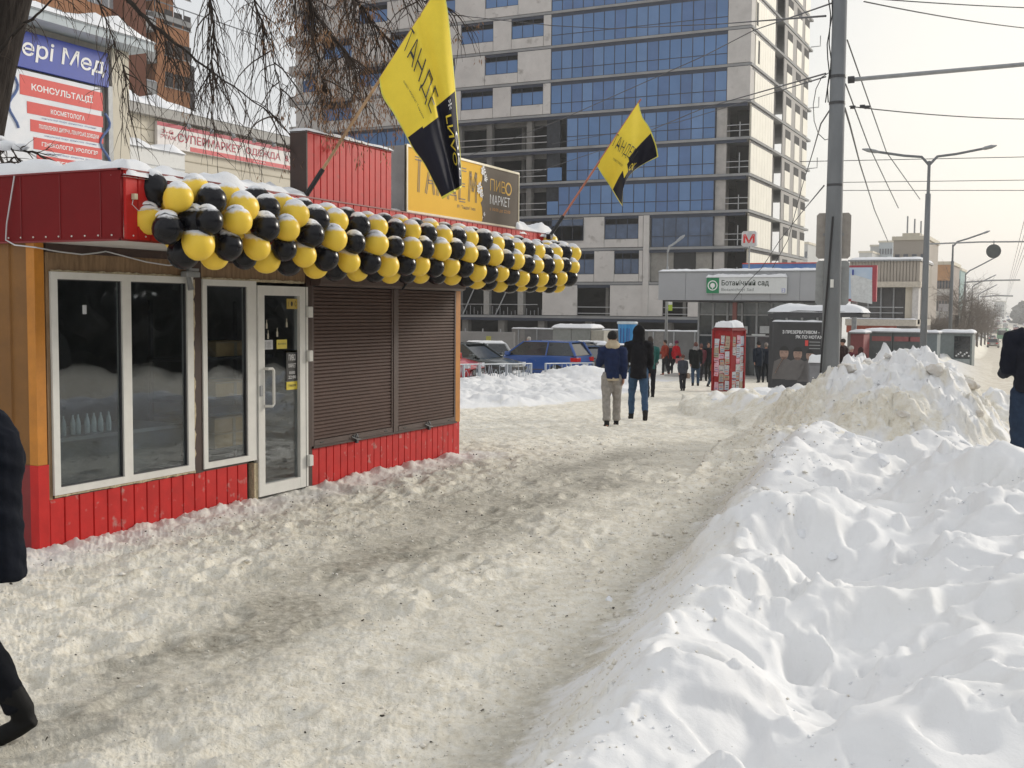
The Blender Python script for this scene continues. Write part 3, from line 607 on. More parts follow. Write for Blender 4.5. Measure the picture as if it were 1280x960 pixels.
for (yy, zz) in ((8.62, 1.68), (8.93, 1.69), (8.78, 1.60), (8.64, 1.58)):   # small bottle decals
    q = MB(); q.prism([(yy-.012, zz-.04), (yy+.012, zz-.04), (yy+.013, zz), (yy+.004, zz+.02), (yy+.004, zz+.045), (yy-.004, zz+.045), (yy-.004, zz+.02), (yy-.013, zz)], KX+.001, KX+.003, 'x'); q.build('bottle_decal', mat('pale decal', (.45, .42, .33), .6), door)
MB().box(KX-.012, KX-.008, 6.38, 6.42, 1.78, 1.85).build('sticker', M_PAP, K)
kp(MB().box(KX-.05, KX+.02, 8.40, 8.455, -.03, .365), 'foam_seam', M_FOAM)
# roller shutters
for i, (a, c) in enumerate(((9.34, 10.86), (10.965, 12.33))):
    sh = MB().box(KX-.05, KX-.03, a-.012, c+.012, .43, 2.06).build('roller_shutter', M_SHUTB, K)
    for (q0, q1) in ((a-.012, a+.02), (c-.02, c+.012)): MB().box(KX-.03, KX+.012, q0, q1, .43, 2.06).build('guide_rail', M_SHUTB, sh)
    MB().box(KX-.02, KX+.016, a+.02, c-.02, .43, .485).build('bottom_bar', M_SHUTB, sh)
    b = MB(); n = 42; st = (2.06-.485)/n; w = c-a-.04
    b.add([(0, 0, 0), (0, w, 0), (.012, w, st*.25), (.012, 0, st*.25), (.012, w, st*.80), (.012, 0, st*.80), (.0, w, st*.99), (0, 0, st*.99)], [(0, 1, 2, 3), (3, 2, 4, 5), (5, 4, 6, 7)])
    sm = b.mesh('slat', M_SHUT)
    for k in range(n):
        o = bpy.data.objects.new('slat', sm); COL.objects.link(o); o.parent = sh; o.matrix_parent_inverse = pinv(sh); o.location = (KX-.008, a+.02, .485+k*st)
    mid = (a+c)/2
    MB().box(KX+.016, KX+.03, mid-.05, mid+.05, .445, .475).tube([(KX+.03, mid-.09, .46), (KX+.05, mid-.03, .43), (KX+.05, mid+.05, .42)], .007, 6).tube([(KX+.03, mid, .49), (KX+.05, mid, .45), (KX+.04, mid, .40)], .006, 6).bbox(KX+.02, KX+.05, mid-.02, mid+.02, .385, .425, .004).build('padlock', M_DGREY, sh)
    for q in (a+.15, c-.15): MB().box(KX+.016, KX+.02, q-.03, q+.03, .45, .462).build('slot', M_BLACK, sh)
    q = MB(); q.prism([(KX-.03, 2.065), (KX+.10, 2.065), (KX+.135, 2.09), (KX+.135, 2.20), (KX+.10, 2.245), (KX-.03, 2.245)], a-.03, c+.04, 'y'); q.build('shutter_box', M_SHUTB, K)
kp(MB().box(KX-.03, KX+.02, 10.875, 10.95, .42, 2.06), 'shutter_post', M_SHUTB)
kp(MB().box(KX-.02, KX+.03, 9.33, KY1-.09, .405, .428), 'sill_board', M_BROWN)
kp(MB().tube([(KX+.02, 10.95, 2.24), (KX+.15, 10.93, 2.2), (KX+.155, 10.92, 2.12), (KX+.12, 10.88, 2.05)], .012, 6), 'cable', M_BLACK)
# canopy
FX = -5.95
b = MB(); b.box(KB-.1, FX-.02, 5.93, 13.3, 2.312, 2.33); b.build('soffit', M_SOFFIT, K)
b = MB(); b.box(KB-.15, FX-.03, 5.95, 13.32, 2.72, 2.76); kp(b, 'roof', M_GREY)
strip_run('fascia_panel', M_RED, 5.93, 13.32, 2.318, 2.80, .123, FX-.012)
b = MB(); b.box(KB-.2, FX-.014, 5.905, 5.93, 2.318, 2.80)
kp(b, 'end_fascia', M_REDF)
for i in range(8): MB().box(-6.15-i*.4, -6.155-i*.4, 5.9, 5.904, 2.33, 2.79).build('seam', M_DKRED, K)
kp(MB().box(KB-.2, FX-.002, 5.895, 5.93, 2.80, 2.812), 'edge_trim', M_DKRED)
kp(MB().box(FX-.03, FX+.006, 5.895, 13.33, 2.80, 2.812), 'edge_trim', M_DKRED)
kp(MB().box(KB-.2, FX-.01, 5.90, 5.925, 2.306, 2.318).box(FX-.03, FX+.002, 5.90, 13.32, 2.306, 2.318), 'edge_trim', M_DKRED)
b = MB()
for i in range(11): b.ball((FX-.1-i*.13, 5.902, 2.345), .007, 6, 4)
for i in range(14): b.ball((FX+.008, 6.0+i*.12, 2.345), .006, 6, 4)
kp(b, 'rivet', mat('bright screw heads', (.7, .7, .65), .3, metal=.5))
kp(MB().box(FX-.3, FX-.1, 11.3, 13.28, 2.20, 2.311), 'light_tray', M_SOFFIT)
kp(MB().box(FX+.004, FX+.035, 5.99, 6.02, 2.60, 2.64), 'junction_box', mat('yellowed plastic', (.55, .50, .35), .5))
kp(MB().tube([(FX+.01, 6.0, 2.60), (FX+.05, 5.95, 2.56), (FX+.04, 6.02, 2.52), (FX+.06, 6.1, 2.54), (FX+.08, 6.2, 2.55)], .003, 5), 'cable', M_PAP)
kp(MB().tube([(-7.0, 5.89, 2.80), (-7.08, 5.88, 2.45), (-7.1, 5.885, 2.33), (-7.0, 5.88, 2.29), (-6.8, 5.90, 2.27), (-6.80, 6.1, 2.25), (-6.82, 6.35, 2.24), (-6.82, 6.5, 2.26), (-6.81, 6.58, 2.275), (-6.82, 6.7, 2.26), (-6.80, 7.0, 2.21), (-6.79, 7.25, 2.19), (-6.79, 7.35, 2.20)], .0055, 6), 'cable', M_PAP)
# floodlight bracket over the window
fl = MB(); fl.bbox(KX+.02, KX+.10, 7.43, 7.60, 2.10, 2.15, .01).cyl((KX+.06, 7.50, 2.15), (KX+.06, 7.50, 2.21), .02).cyl((KX+.08, 7.50, 1.99), (KX+.05, 7.50, 2.10), .028, .02).box(KX+.04, KX+.08, 7.48, 7.60, 2.155, 2.175)
fl.tube([(KX+.05, 7.42, 2.17), (KX+.08, 7.38, 2.26), (KX+.07, 7.46, 2.31), (KX+.07, 7.52, 2.24)], .006, 6)
fl.build('floodlight', M_GREY, K)
# roof snow
snow_cap('snow_cover', KB-.1, FX+.01, 5.93, 8.08, 2.765, .115, K, 60, 50, .14, .7, sc=2.6)
snow_cap('snow_cover', KB-.1, FX-.25, 8.1, 13.3, 2.765, .13, K, 40, 70, .2, .5)
snow_cap('snow_cover', FX-.30, FX-.01, 12.3, 13.32, 2.765, .14, K, 14, 30, .10, .5)
snow_cap('snow_cover', FX-.28, FX-.10, 9.6, 12.4, 2.765, .075, K, 10, 60, .08, .5)
# red parapet box on the roof
pm = MB().box(-6.17, -6.012, 8.118, 9.505, 2.79, 3.39).build('parapet', M_BROWN, K)
bb = MB(); w = 1.38/14; bb.add([(0, 0, 0), (0, .006, 0), (.010, .012, 0), (.010, w-.004, 0), (0, w-.0005, 0), (0, 0, .595), (0, .006, .595), (.010, .012, .595), (.010, w-.004, .595), (0, w-.0005, .595)], [(i, i+1, i+6, i+5) for i in range(4)]+[(5, 6, 7, 8, 9)])
pme = bb.mesh('siding_strip', M_RED)
for i in range(14):
    o = bpy.data.objects.new('siding_strip', pme); COL.objects.link(o); o.parent = pm; o.matrix_parent_inverse = pinv(pm); o.location = (-6.011, 8.122+i*w, 2.795)
MB().box(-6.175, -5.995, 8.11, 8.122, 2.79, 3.395).build('edge_trim', M_BROWN, pm)
snow_cap('snow_cover', -6.18, -5.99, 8.11, 9.51, 3.392, .035, pm, 8, 50, .06, .4, over=.008)
# ------------------------------------------------------------------ lightbox sign on the roof
S = thing('shop_sign', 'yellow and grey lightbox sign ТАНДЕМ ПИВО МАРКЕТ on the kiosk roof', 'sign', (-6.14, 11.1, 2.83))
MB().box(-6.27, -6.004, 9.78, 12.385, 2.825, 3.49).build('box_body', mat('brushed grey box', (.36, .35, .35), .4, metal=.4, var=.1), S)
MB().box(-6.004, -6.0, 9.80, 11.44, 2.84, 3.475).build('yellow_face', mat('amber sign film', (.86, .52, .075), .7, spec=.1, var=.03, vscale=1), S)
q = MB(); pts = [(11.44, 2.84)]
for i in range(13): pts.append((11.42+.03*math.sin(i*1.3)+(.03 if i % 2 else 0), 2.84+i*.635/12))
q.prism([(12.37, 2.84), (12.37, 3.475)]+[(p[0], p[1]) for p in reversed(pts[1:])], -6.0035, -5.998, 'x'); q.build('grey_face', mat('taupe sign film', (.17, .145, .12), .7, spec=.1, var=.04), S)
MB().box(-6.02, -5.99, 9.78, 12.385, 3.476, 3.50).box(-6.02, -5.99, 9.78, 12.385, 2.815, 2.839).box(-6.02, -5.99, 9.78, 9.799, 2.839, 3.476).box(-6.02, -5.99, 12.371, 12.385, 2.839, 3.476).build('frame', mat('cream frame', (.75, .68, .5), .4), S)
MB().box(-6.25, -6.02, 10.05, 10.25, 2.76, 2.825).box(-6.25, -6.02, 11.9, 12.2, 2.76, 2.825).build('foot', M_DGREY, S)
M_SIGNB = mat('dark brown sign print', (.10, .055, .02), .5)
# tall thin outlined letters
def stick_word(word, y0, z0, h, w, gap, m, th, x, parent, slant=.06, name='lettering'):
    F_ = {'Т': [[(0, 1), (1, 1)], [(.5, 1), (.5, 0)]], 'А': [[(0, 0), (.45, 1)], [(.55, 1), (1, 0)], [(.2, .38), (.8, .38)]], 'Н': [[(.05, 0), (.05, 1)], [(.95, 0), (.95, 1)], [(.05, .5), (.95, .5)]],
          'Д': [[(.15, .15), (.5, 1)], [(.5, 1), (.85, .15)], [(0, -.05), (0, .15)], [(0, .15), (1, .15)], [(1, .15), (1, -.05)]], 'Е': [[(.1, 0), (.1, 1)], [(.1, 1), (.9, 1)], [(.1, .5), (.8, .5)], [(.1, 0), (.9, 0)]],
          'М': [[(0, 0), (.1, 1)], [(.1, 1), (.5, .35)], [(.5, .35), (.9, 1)], [(.9, 1), (1, 0)]], 'П': [[(.08, 0), (.08, 1)], [(.92, 0), (.92, 1)], [(.08, 1), (.92, 1)]], 'И': [[(.08, 0), (.08, 1)], [(.92, 0), (.92, 1)], [(.08, .05), (.92, .95)]],
          'В': [[(.1, 0), (.1, 1)], [(.1, 1), (.75, .95)], [(.75, .95), (.75, .55)], [(.75, .55), (.1, .52)], [(.75, .52), (.9, .4)], [(.9, .4), (.85, .03)], [(.85, .03), (.1, 0)]]}
    y = y0
    for ch in word:
        b = MB()
        for sg in F_[ch]:
            for off in ((-th*1.3, th*1.3) if h > .3 else (0,)):
                (a0, c0), (a1, c1) = sg
                p = Vector((y+a0*w+c0*h*slant, z0+c0*h)); q = Vector((y+a1*w+c1*h*slant, z0+c1*h)); dd = (q-p).normalized(); nn = Vector((-dd.y, dd.x))
                p2, q2 = p+nn*off, q+nn*off
                b.add([(x, p2.x-nn.x*th/2, p2.y-nn.y*th/2), (x, q2.x-nn.x*th/2, q2.y-nn.y*th/2), (x, q2.x+nn.x*th/2, q2.y+nn.y*th/2), (x, p2.x+nn.x*th/2, p2.y+nn.y*th/2)], [(0, 1, 2, 3)])
        b.build(name, m, parent); y += w+gap
stick_word('ТАНДЕМ', 9.93, 3.04, .34, .17, .065, M_SIGNB, .011, -5.9965, S)
text('№1 "Тандем" пива', M_SIGNB, (-5.9965, 11.05, 2.965), EY, EZ, w=.42, h=.045, parent=S)
stick_word('ПИВ', 11.62, 3.215, .13, .115, .03, M_YEL, .013, -5.996, S, slant=0)
b = MB(); n = 24
ring = [(12.10+.085*math.cos(i*2*PI/n), 3.275+.078*math.sin(i*2*PI/n)) for i in range(n)]; ring2 = [(12.10+.06*math.cos(i*2*PI/n), 3.275+.056*math.sin(i*2*PI/n)) for i in range(n)]
b.add([(-5.996, *p) for p in ring]+[(-5.996, *p) for p in ring2], [(i, (i+1) % n, n+(i+1) % n, n+i) for i in range(n)]); b.build('lettering', M_YEL, S)
text('МАРКЕТ', M_PURE_W, (-5.996, 11.88, 3.115), EY, EZ, w=.52, h=.11, parent=S)
text('з 10:00 до 22:00', mat('orange print', (.6, .28, .06), .5), (-5.996, 11.88, 3.0), EY, EZ, w=.54, h=.045, parent=S)
for (cy, cz, s) in ((11.44, 3.42, .055), (11.35, 3.21, .065), (11.47, 2.93, .022), (11.50, 3.34, .04), (11.40, 3.15, .04)):
    b = MB()
    for k in range(14):
        a = k*2.4; r = s*.22*math.sqrt(k); c0 = Vector((-5.994+k*.0003, cy+r*math.cos(a), cz+r*math.sin(a)*1.25))
        u = Vector((0, math.cos(a), math.sin(a)))*s*.42; v = Vector((0, -math.sin(a), math.cos(a)))*s*.26
        b.add([c0-u, c0-v*.9, c0+u, c0+v], [(0, 1, 2, 3)])
    b.build('hop_flower', M_PURE_W, S)
    b = MB()
    for k in range(5):
        a = k*1.7+1; c0 = Vector((-5.988, cy+s*.35*math.cos(a), cz+s*.4*math.sin(a)))
        b.add([c0+Vector((0, -s*.14, 0)), c0+Vector((0, 0, -s*.07)), c0+Vector((0, s*.14, s*.05)), c0+Vector((0, 0, s*.10))], [(0, 1, 2, 3)])
    b.build('hop_vein', M_SIGNB, S)
# ------------------------------------------------------------------ balloon garland
GA = thing('balloon_garland', 'thick garland of yellow and black balloons dusted with snow along the kiosk canopy', 'balloon garland', (-5.78, 6.1, 2.5))
M_BY = mat('yellow balloon', (.90, .62, .07), .36, var=.03, vscale=4, dust=.72, spec=.28)
M_BB = mat('black balloon', (.008, .008, .011), .24, var=.1, vscale=4, dust=.86, spec=.28)
def balloon_mesh(name, m):
    b = MB(); prof = [(.004, -.150), (.013, -.146), (.010, -.135), (.030, -.122), (.062, -.098), (.088, -.066), (.106, -.028), (.114, .010), (.109, .047), (.092, .080), (.066, .104), (.034, .118), (.006, .122)]
    n = 18; vs = []; fs = []
    for r, z in prof:
        for k in range(n): a = 2*PI*k/n; vs.append((r*math.cos(a), r*math.sin(a), z))
    for i in range(len(prof)-1):
        for k in range(n): fs.append((i*n+k, i*n+(k+1) % n, (i+1)*n+(k+1) % n, (i+1)*n+k))
    fs += [tuple(reversed(range(n))), tuple(range((len(prof)-1)*n, len(prof)*n))]
    b.add(vs, fs); return b.mesh(name, m, True)
MBY, MBB = balloon_mesh('balloon', M_BY), balloon_mesh('balloon', M_BB)
def cap_mesh():                              # crust of snow sitting on top of a balloon
    n, mrows = 20, 6; vs = [(0, 0, .133)]; fs = []
    for j in range(1, mrows+1):
        for k in range(n):
            a = 2*PI*k/n; lim = .62+.16*math.sin(3*a+1)+.10*math.sin(7*a)+.06*math.sin(11*a+2)
            t = j/mrows*lim; rr = .1215+.010*(1-(j/mrows)**2)*(j < mrows)-(.006 if j == mrows else 0)+.0015*math.sin(5*a+j)
            vs.append((rr*math.sin(t)*math.cos(a), rr*math.sin(t)*math.sin(a), rr*math.cos(t)+.002))
    for k in range(n): fs.append((0, 1+k, 1+(k+1) % n))
    for j in range(mrows-1):
        for k in range(n): a = 1+j*n+k; b_ = 1+j*n+(k+1) % n; fs.append((a, a+n, b_+n, b_))
    b = MB(); b.add(vs, fs); return b.mesh('snow_crust', M_SNOW, True)
CAP = cap_mesh()
def balloon(c, d, black, s=1., cap=True):
    o = bpy.data.objects.new('balloon', MBB if black else MBY); COL.objects.link(o)
    q = Vector(d).to_track_quat('Z', 'Y')
    o.parent = GA; o.matrix_parent_inverse = pinv(GA); o.location = c; o.rotation_euler = q.to_euler(); q_ = random.uniform(.92, 1.06); o.scale = (s*q_*random.uniform(.97, 1.03), s*q_*random.uniform(.97, 1.03), s*q_*random.uniform(.98, 1.08))
    if cap:
        k = bpy.data.objects.new('snow_crust', CAP); COL.objects.link(k); k.parent = o
        # keep the crust upright in the world whatever way the balloon points
        k.rotation_euler = (q.inverted() @ Matrix.Rotation(random.uniform(0, 6.28), 4, 'Z').to_quaternion()).to_euler()
        k.scale = (1, 1, 1)
    return o
sp = .322
ANG = [(130, -.14, 1), (86, 0, 0), (44, -.02, 0), (2, -.165, 0), (-42, -.175, 1), (-84, -.18, 0), (172, -.25, 0)]
k = 0; y = 6.48
while y < 13.25:
    cz = 2.455+.015*math.sin(y*2)-.012*(y-6); cx = -5.775+.01*math.sin(y*3)
    for (a, dy, par) in ANG:
        an = math.radians(a+random.uniform(-5, 5)); R = .212
        yy = y+dy+random.uniform(-.02, .02)
        if yy < 6.25 or yy > 13.2: continue
        dx, dz = math.cos(an), math.sin(an)
        balloon((cx+dx*R, yy, cz+dz*R), (dx, random.uniform(-.15, .15), dz), (k+par) % 2 == 0, random.uniform(.93, 1.0), cap=(a in (84, 44, 128)) or (a == 2 and random.random() < .75))
    k += 1; y += sp*(1.0-.20*(y-6.5)/6.8)
# looser end clusters, each balloon where the photograph shows it: (px, py, distance, black)
for (px, py, d_, bl, s) in ((190, 236, 8.15, 1, 1.02), (222, 248, 8.0, 0, 1.0), (242, 238, 8.25, 0, 1.0), (183, 274, 8.1, 0, 1.0), (209, 285, 7.95, 1, .98), (243, 277, 8.1, 1, 1.02), (222, 297, 8.2, 0, .98), (252, 303, 8.3, 0, .9)):
    p = at(px, py, d_); balloon(p, (p-Vector((-5.85, 6.2, 2.52))), bl, s, cap=(py < 280 or bl))
for (px, py, d_, bl, s) in ((700, 311, 14.3, 1, .95), (709, 326, 14.4, 0, .95), (710, 342, 14.35, 0, .95), (699, 345, 14.2, 1, .9), (686, 302, 14.3, 0, .95), (693, 320, 14.2, 0, .9), (690, 334, 14.1, 1, .9)):
    p = at(px, py, d_); balloon(p, (.3, 1, .1), bl, s, cap=(py < 315 and px < 695))
# ------------------------------------------------------------------ flags
M_FY = mat('yellow flag cloth', (.88, .68, .07), .75, var=.04, vscale=6, spec=.2); M_FB = mat('navy black flag cloth', (.012, .012, .022), .7, var=.1, spec=.2); M_FE = mat('lime flag edge', (.72, .66, .10), .7)
def flag(label, pole_px, pole_m, knee, rows, dep, folds, blk, nU=60, nV=70, bulge=None):
    """rows: for v=0..1 the pixel of hoist-side and fly-side edge"""
    p0, p1 = pole_px
    r = thing('flag', label, 'flag', p0)
    d = (p1-p0)
    MB().tube([p0-d*.01, p0+d*.14], .022, 8).box(p0.x-.04, p0.x+.02, p0.y-.04, p0.y+.04, p0.z-.05, p0.z+.01).build('pole_socket', M_BLACK, r)
    MB().tube([p0+d*.12, p0+d*.5, p1], [.014, .013, .011], 8).build('flagpole', pole_m, r)
    V = np.linspace(0, 1, nV); U = np.linspace(0, 1, nU)
    def P(u, v):
        n = len(rows)-1; f = min(v*n, n-1e-6); i = int(f); t = f-i
        def cm(k):
            a = rows[max(i-1, 0)][k]; b_ = rows[i][k]; c = rows[i+1][k]; e = rows[min(i+2, n)][k]
            return [0.5*((2*b_[q])+(-a[q]+c[q])*t+(2*a[q]-5*b_[q]+4*c[q]-e[q])*t*t+(-a[q]+3*b_[q]-3*c[q]+e[q])*t*t*t) for q in (0, 1)]
        A, B = cm(0), cm(1); uu = u+folds(u, v)[1]
        x = A[0]+(B[0]-A[0])*uu; y_ = A[1]+(B[1]-A[1])*uu
        if bulge: bx, by = bulge(u, v); x += bx; y_ += by
        return at(x, y_, dep+folds(u, v)[0])
    pts = [[P(u, v) for v in V] for u in U]
    def region(u, v):
        if u < .015 or u > .975 or v > .965: return 2
        return 1 if blk(u, v) else 0
    b = [MB(), MB(), MB()]
    idx = {}
    me_v = [p for row in pts for p in row]; 
    mb = MB(); fs = []; mats = []
    for i in range(nU-1):
        for j in range(nV-1):
            fs.append((i*nV+j, i*nV+j+1, (i+1)*nV+j+1, (i+1)*nV+j)); mats.append(region((i+.5)/(nU-1), (j+.5)/(nV-1)))
    mb.add(me_v, fs); me = mb.mesh('cloth', [M_FY, M_FB, M_FE], True)
    me.polygons.foreach_set('material_index', mats)
    cl = link('cloth', me, r)
    def ink(s, m, u0, v0, u1, v1, hgt, wid=None, off=-.030, bold=0., name='lettering'):
        """text running from (u0,v0) to (u1,v1) on the cloth, letter height hgt in the other direction"""
        v, f = text_data(s, 1.0, 1.0, bold)
        bb_ = MB(); dd = Vector((u1-u0, v1-v0)); L_ = dd.length; nn = Vector((dd.y, -dd.x))/L_
        out_ = []
        for (a, c) in v:
            q = Vector((u0, v0))+dd*(a+.5)+nn*hgt*c
            p = P(min(max(q.x, 0), 1), min(max(q.y, 0), 1)); out_.append(p+(Vector((0, 0, CZ))-p).normalized()*abs(off))
        bb_.add(out_, f); bb_.build(name, m, cl)
    return r, ink
base1 = onx(379, 250, -6.0)
d0 = (base1-Vector((0, 0, CZ))).dot(fw)
rows1 = [((474, 98), (552, -22)), ((478, 120), (560, 10)), ((492, 142), (566, 60)), ((505, 165), (571, 110)), ((516, 186), (574, 148)), ((530, 205), (577, 185)), ((542, 228), (579, 215)), ((553, 249), (579, 233))]
def fold1(u, v):
    return (.16*float(smooth(.56, .66, np.float64(u)))*(.35+v)-.10*math.sin(u*PI)*(.4+v)+.09*math.cos(9*u+1.2+v)*(.25+v)*smooth(.3, .7, u)+.04*math.sin(5*u+6*v), .06*math.sin(6.28*u*1.5+1.2)*smooth(.35, .7, np.float64(u))*v)
fl1, ink1 = flag('large yellow and black flag on a wooden pole leaning from the red parapet', (base1, at(556, -28, d0-.1)), M_WOOD, None, rows1, d0-.12, fold1, lambda u, v: v > (.47+.05*u if u < .60 else .44))
ink1('ТАНДЕ', M_INK, .43, .02, .56, .43, .20, bold=-.008)
ink1('пиво маркет Тандем', M_INK, .27, .20, .36, .44, .03)
ink1('LИVO', M_FY, .78, .52, .76, .80, .14)
ink1('OKEJ', M_PURE_W, .92, .62, .90, .90, .10)
ink1('✻', M_PURE_W, .84, .45, .84, .50, .08)
base2 = at(688, 294, 14.2)
rows2 = [((746, 207), (798, 128)), ((752, 218), (808, 150)), ((757, 228), (818, 165)), ((762, 236), (822, 180)), ((768, 245), (821, 194)), ((778, 258), (822, 196))]
def fold2(u, v):
    return (.10*math.sin(7*u+4*v)*(.2+v)-.1*math.sin(u*PI), -.0+.0*u)
# the free edge of the far flag sags inwards between its two corners
def P2rows(u, v): pass
fl2, ink2 = flag('smaller yellow and black flag flying from the far corner of the kiosk roof', (base2, at(801, 124, 14.3)), mat('reddish pole', (.45, .16, .10), .5), None,
                 [((746, 207), (798, 128)), ((753, 219), (803, 146)), ((760, 229), (811, 158)), ((766, 239), (817, 172)), ((772, 249), (821, 184)), ((778, 258), (823, 196))], 14.25,
                 lambda u, v: (.12*math.sin(7*u+3*v)*(.25+v)-.1*math.sin(u*PI), 0.), lambda u, v: v > .50 and not (.34 < u < .46 and v < .78) and (v > .58 or u > .5), bulge=lambda u, v: (-15*v*v*math.sin(u*PI), -6*v*v*math.sin(u*PI)))
ink2('ТАНДЕМ', M_INK, .40, .0, .62, .62, .20, bold=-.012)
ink2('ПИВО МАРКЕТ', M_INK, .28, .2, .36, .5, .03)
ink2('OK', M_FY, .50, .72, .62, .86, .12)
# ------------------------------------------------------------------ goods seen through the glass
M_CARD = mat('tan cardboard', (.75, .47, .22), .8, var=.12, vscale=9); M_TAPE = mat('pale tape', (.55, .42, .28), .6)
def carton(x, y, z, label, s=.27):
    x += .42
    t = thing('carton', label, 'carton', (x, y, z), 0, 'cardboard cartons behind the kiosk glass')
    MB().bbox(x-.17, x+.17, y-s, y+s, z, z+.14, .006).build('box_body', M_CARD, t)
    MB().box(x+.170, x+.173, y-.02, y+.02, z, z+.13).box(x+.170, x+.174, y-s, y+s, z+.125, z+.133).build('tape', M_TAPE, t)
rk = thing('shelf_rack', 'dark shelf rack holding tan cartons behind the narrow kiosk window', 'shelf rack', (-7.7, 8.2, 0))
for z in (.52, .86, 1.0, 1.38): MB().box(-7.53, -7.03, 7.75, 8.95, z-.03, z-.005).build('shelf', M_DGREY, rk)
MB().box(-7.51, -7.48, 7.75, 7.78, .03, 1.9).box(-7.51, -7.48, 8.92, 8.95, .03, 1.9).build('upright', M_DGREY, rk)
for i, (y_, z, w_) in enumerate(((8.40, .52, 'bottom carton of the left stack behind the narrow window'), (8.40, .665, 'second carton from the bottom behind the narrow window'), (8.42, 1.0, 'carton on the middle shelf behind the narrow window'), (8.43, 1.38, 'carton on the top shelf behind the narrow window'))): carton(-7.66, y_, z, w_)
ct = thing('display_counter', 'grey shop counter behind the wide kiosk window', 'counter', (-7.3, 6.8, 0))
MB().box(-7.6, -7.0, 6.1, 7.6, .03, .78).build('counter_body', mat('grey counter', (.12, .125, .125), .6), ct); MB().box(-7.62, -6.97, 6.08, 7.62, .78, .81).build('counter_top', mat('pale counter top', (.25, .26, .26), .4), ct)
for i in range(7):
    y_ = 6.40+i*.075+random.uniform(-.012, .012)
    tag(MB().lathe((-7.1, y_, .81), [(.020, 0), (.022, .01), (.022, .09), (.016, .12), (.008, .14), (.008, .16)], 10).build('bottle', mat('clear glassware', (.65, .72, .72), .15, spec=.8), None, smooth=True), "clear glass bottle in the row on the counter behind the wide window", "bottle", "glass bottles in a row on the counter")
# ================================================================== TOWER UNDER CONSTRUCTION
TY, TX0, TX1 = 100., -75.2, -25.63
T = thing('office_tower', 'tall unfinished office tower with blue glass bands and bare concrete floors', 'building', ((TX0+TX1)/2, TY, -2.2))
M_TGL = mat('blue tower glazing', (.10, .20, .40), .18, var=.12, vscale=.15, spec=.35)
M_TGL2 = mat('blue tower glazing paler', (.12, .225, .43), .16, var=.10, vscale=.3, spec=.4); M_TGL3 = mat('blue tower glazing deeper', (.075, .155, .34), .14, var=.14, vscale=.3, spec=.5)  # paler and deeper panes imitate differing reflections in the glass
M_TGD = mat('darker blue glazing', (.05, .085, .16), .15, var=.35, vscale=.5, spec=.6)
M_TMU = mat('dark blue mullion', (.018, .028, .055), .4)
M_TPN = mat('grey facing board', (.56, .54, .52), .8, var=.10, vscale=.5, bump=.2, bscale=6, dirt=((.34, .32, .30), 1.1, .6))
M_TSL = mat('slab edge', (.28, .285, .29), .85, var=.15, vscale=.5, bump=.2)
M_TDK = mat('unlit room', (.03, .03, .032), .9, var=.4, vscale=.4)
M_TFR = mat('raw frame concrete', (.17, .165, .155), .9, var=.25, vscale=.6)
M_TCR = mat('cream insulation board', (.80, .77, .68), .7, var=.05, vscale=.7)
M_TRAIL = mat('galvanised rail', (.40, .41, .42), .4, metal=.3)
ZS = [-2.2]+[1.1+3.232*i for i in range(14)]
def Zf(k): return ZS[k]                       # k=1 -> 1.1, 2 -> 4.33, ...
TOPK = 13
def tb(b, name, m, par=T, **k): return b.build(name, m, par, **k)
# floor slabs with visible edges
for k in range(1, TOPK+1):
    z = Zf(k); xr = TX1 if k not in () else TX1
    x0 = TX0 if k >= 7 else TX0+1.4
    sb = MB(); sb.box(x0-.1, TX1+.12, TY-.22, TY+26, z-.11, z+.11)
    s_ = tb(sb, 'floor_slab', M_TSL)
    MB().box(x0, TX1-.2, TY-.12, TY-.02, z-.40, z-.112).build('slab_downstand', M_TMU, s_)  # downstand coloured dark to carry the shadow band under the slab
# dark backs of the rooms
tb(MB().box(TX0+2.2, TX1-4.5, TY+5, TY+22, -2.2, Zf(TOPK)), 'core', M_TDK)
PANE = {}
def unit_mesh(name, w, h, m, t=.05):
    key = (name, round(w, 2), round(h, 2), m.name)
    if key not in PANE: PANE[key] = MB().box(0, w, -t/2, t/2, 0, h).mesh(name, m)
    return PANE[key]
def put(name, me, x, y, z, par, rz=0):
    o = bpy.data.objects.new(name, me); COL.objects.link(o); o.parent = par; o.matrix_parent_inverse = pinv(par); o.location = (x, y, z); o.rotation_euler = (0, 0, rz); return o
cnt = [0]
spare = MB()
def curtain(x0, x1, k, low=.95, y=None, dark=False, gap=.30, pw=1.1):
    """glass band between slab k and k+1 : two rows of panes, real mullions between them"""
    y = TY-.1 if y is None else y
    z0, z1 = Zf(k)+.12, Zf(k+1)-.12-gap; n = max(1, round((x1-x0)/pw)); w = (x1-x0)/n
    zt = z0+(z1-z0)*.36
    fr = MB()
    for i in range(n+1): fr.box(x0+i*w-.035, x0+i*w+.035, y-.05, y+.08, z0, z1)
    for z in (z0, zt, z1): fr.box(x0+.036, x1-.036, y-.045, y+.075, z-.035, z+.035)
    g = tb(fr, 'curtain_wall', M_TMU)
    ms = [M_TGD] if dark else [M_TGL, M_TGL, M_TGL2, M_TGL3]
    for i in range(n):
        m = random.choice(ms)
        for (a, b_) in ((z0+.036, zt-.036), (zt+.036, z1-.036)):
            if cnt[0] < 295: put('glass_pane', unit_mesh('glass_pane', w-.072, b_-a, m), x0+i*w+.036, y+random.uniform(-.006, .006), a, g); cnt[0] += 1
            else: spare.box(x0+i*w+.036, x0+i*w+w-.036, y-.02, y+.02, a, b_)
    MB().box(x0, x1, y+.5, y+.6, z0, z1+gap).build('room_back', M_TDK, g)
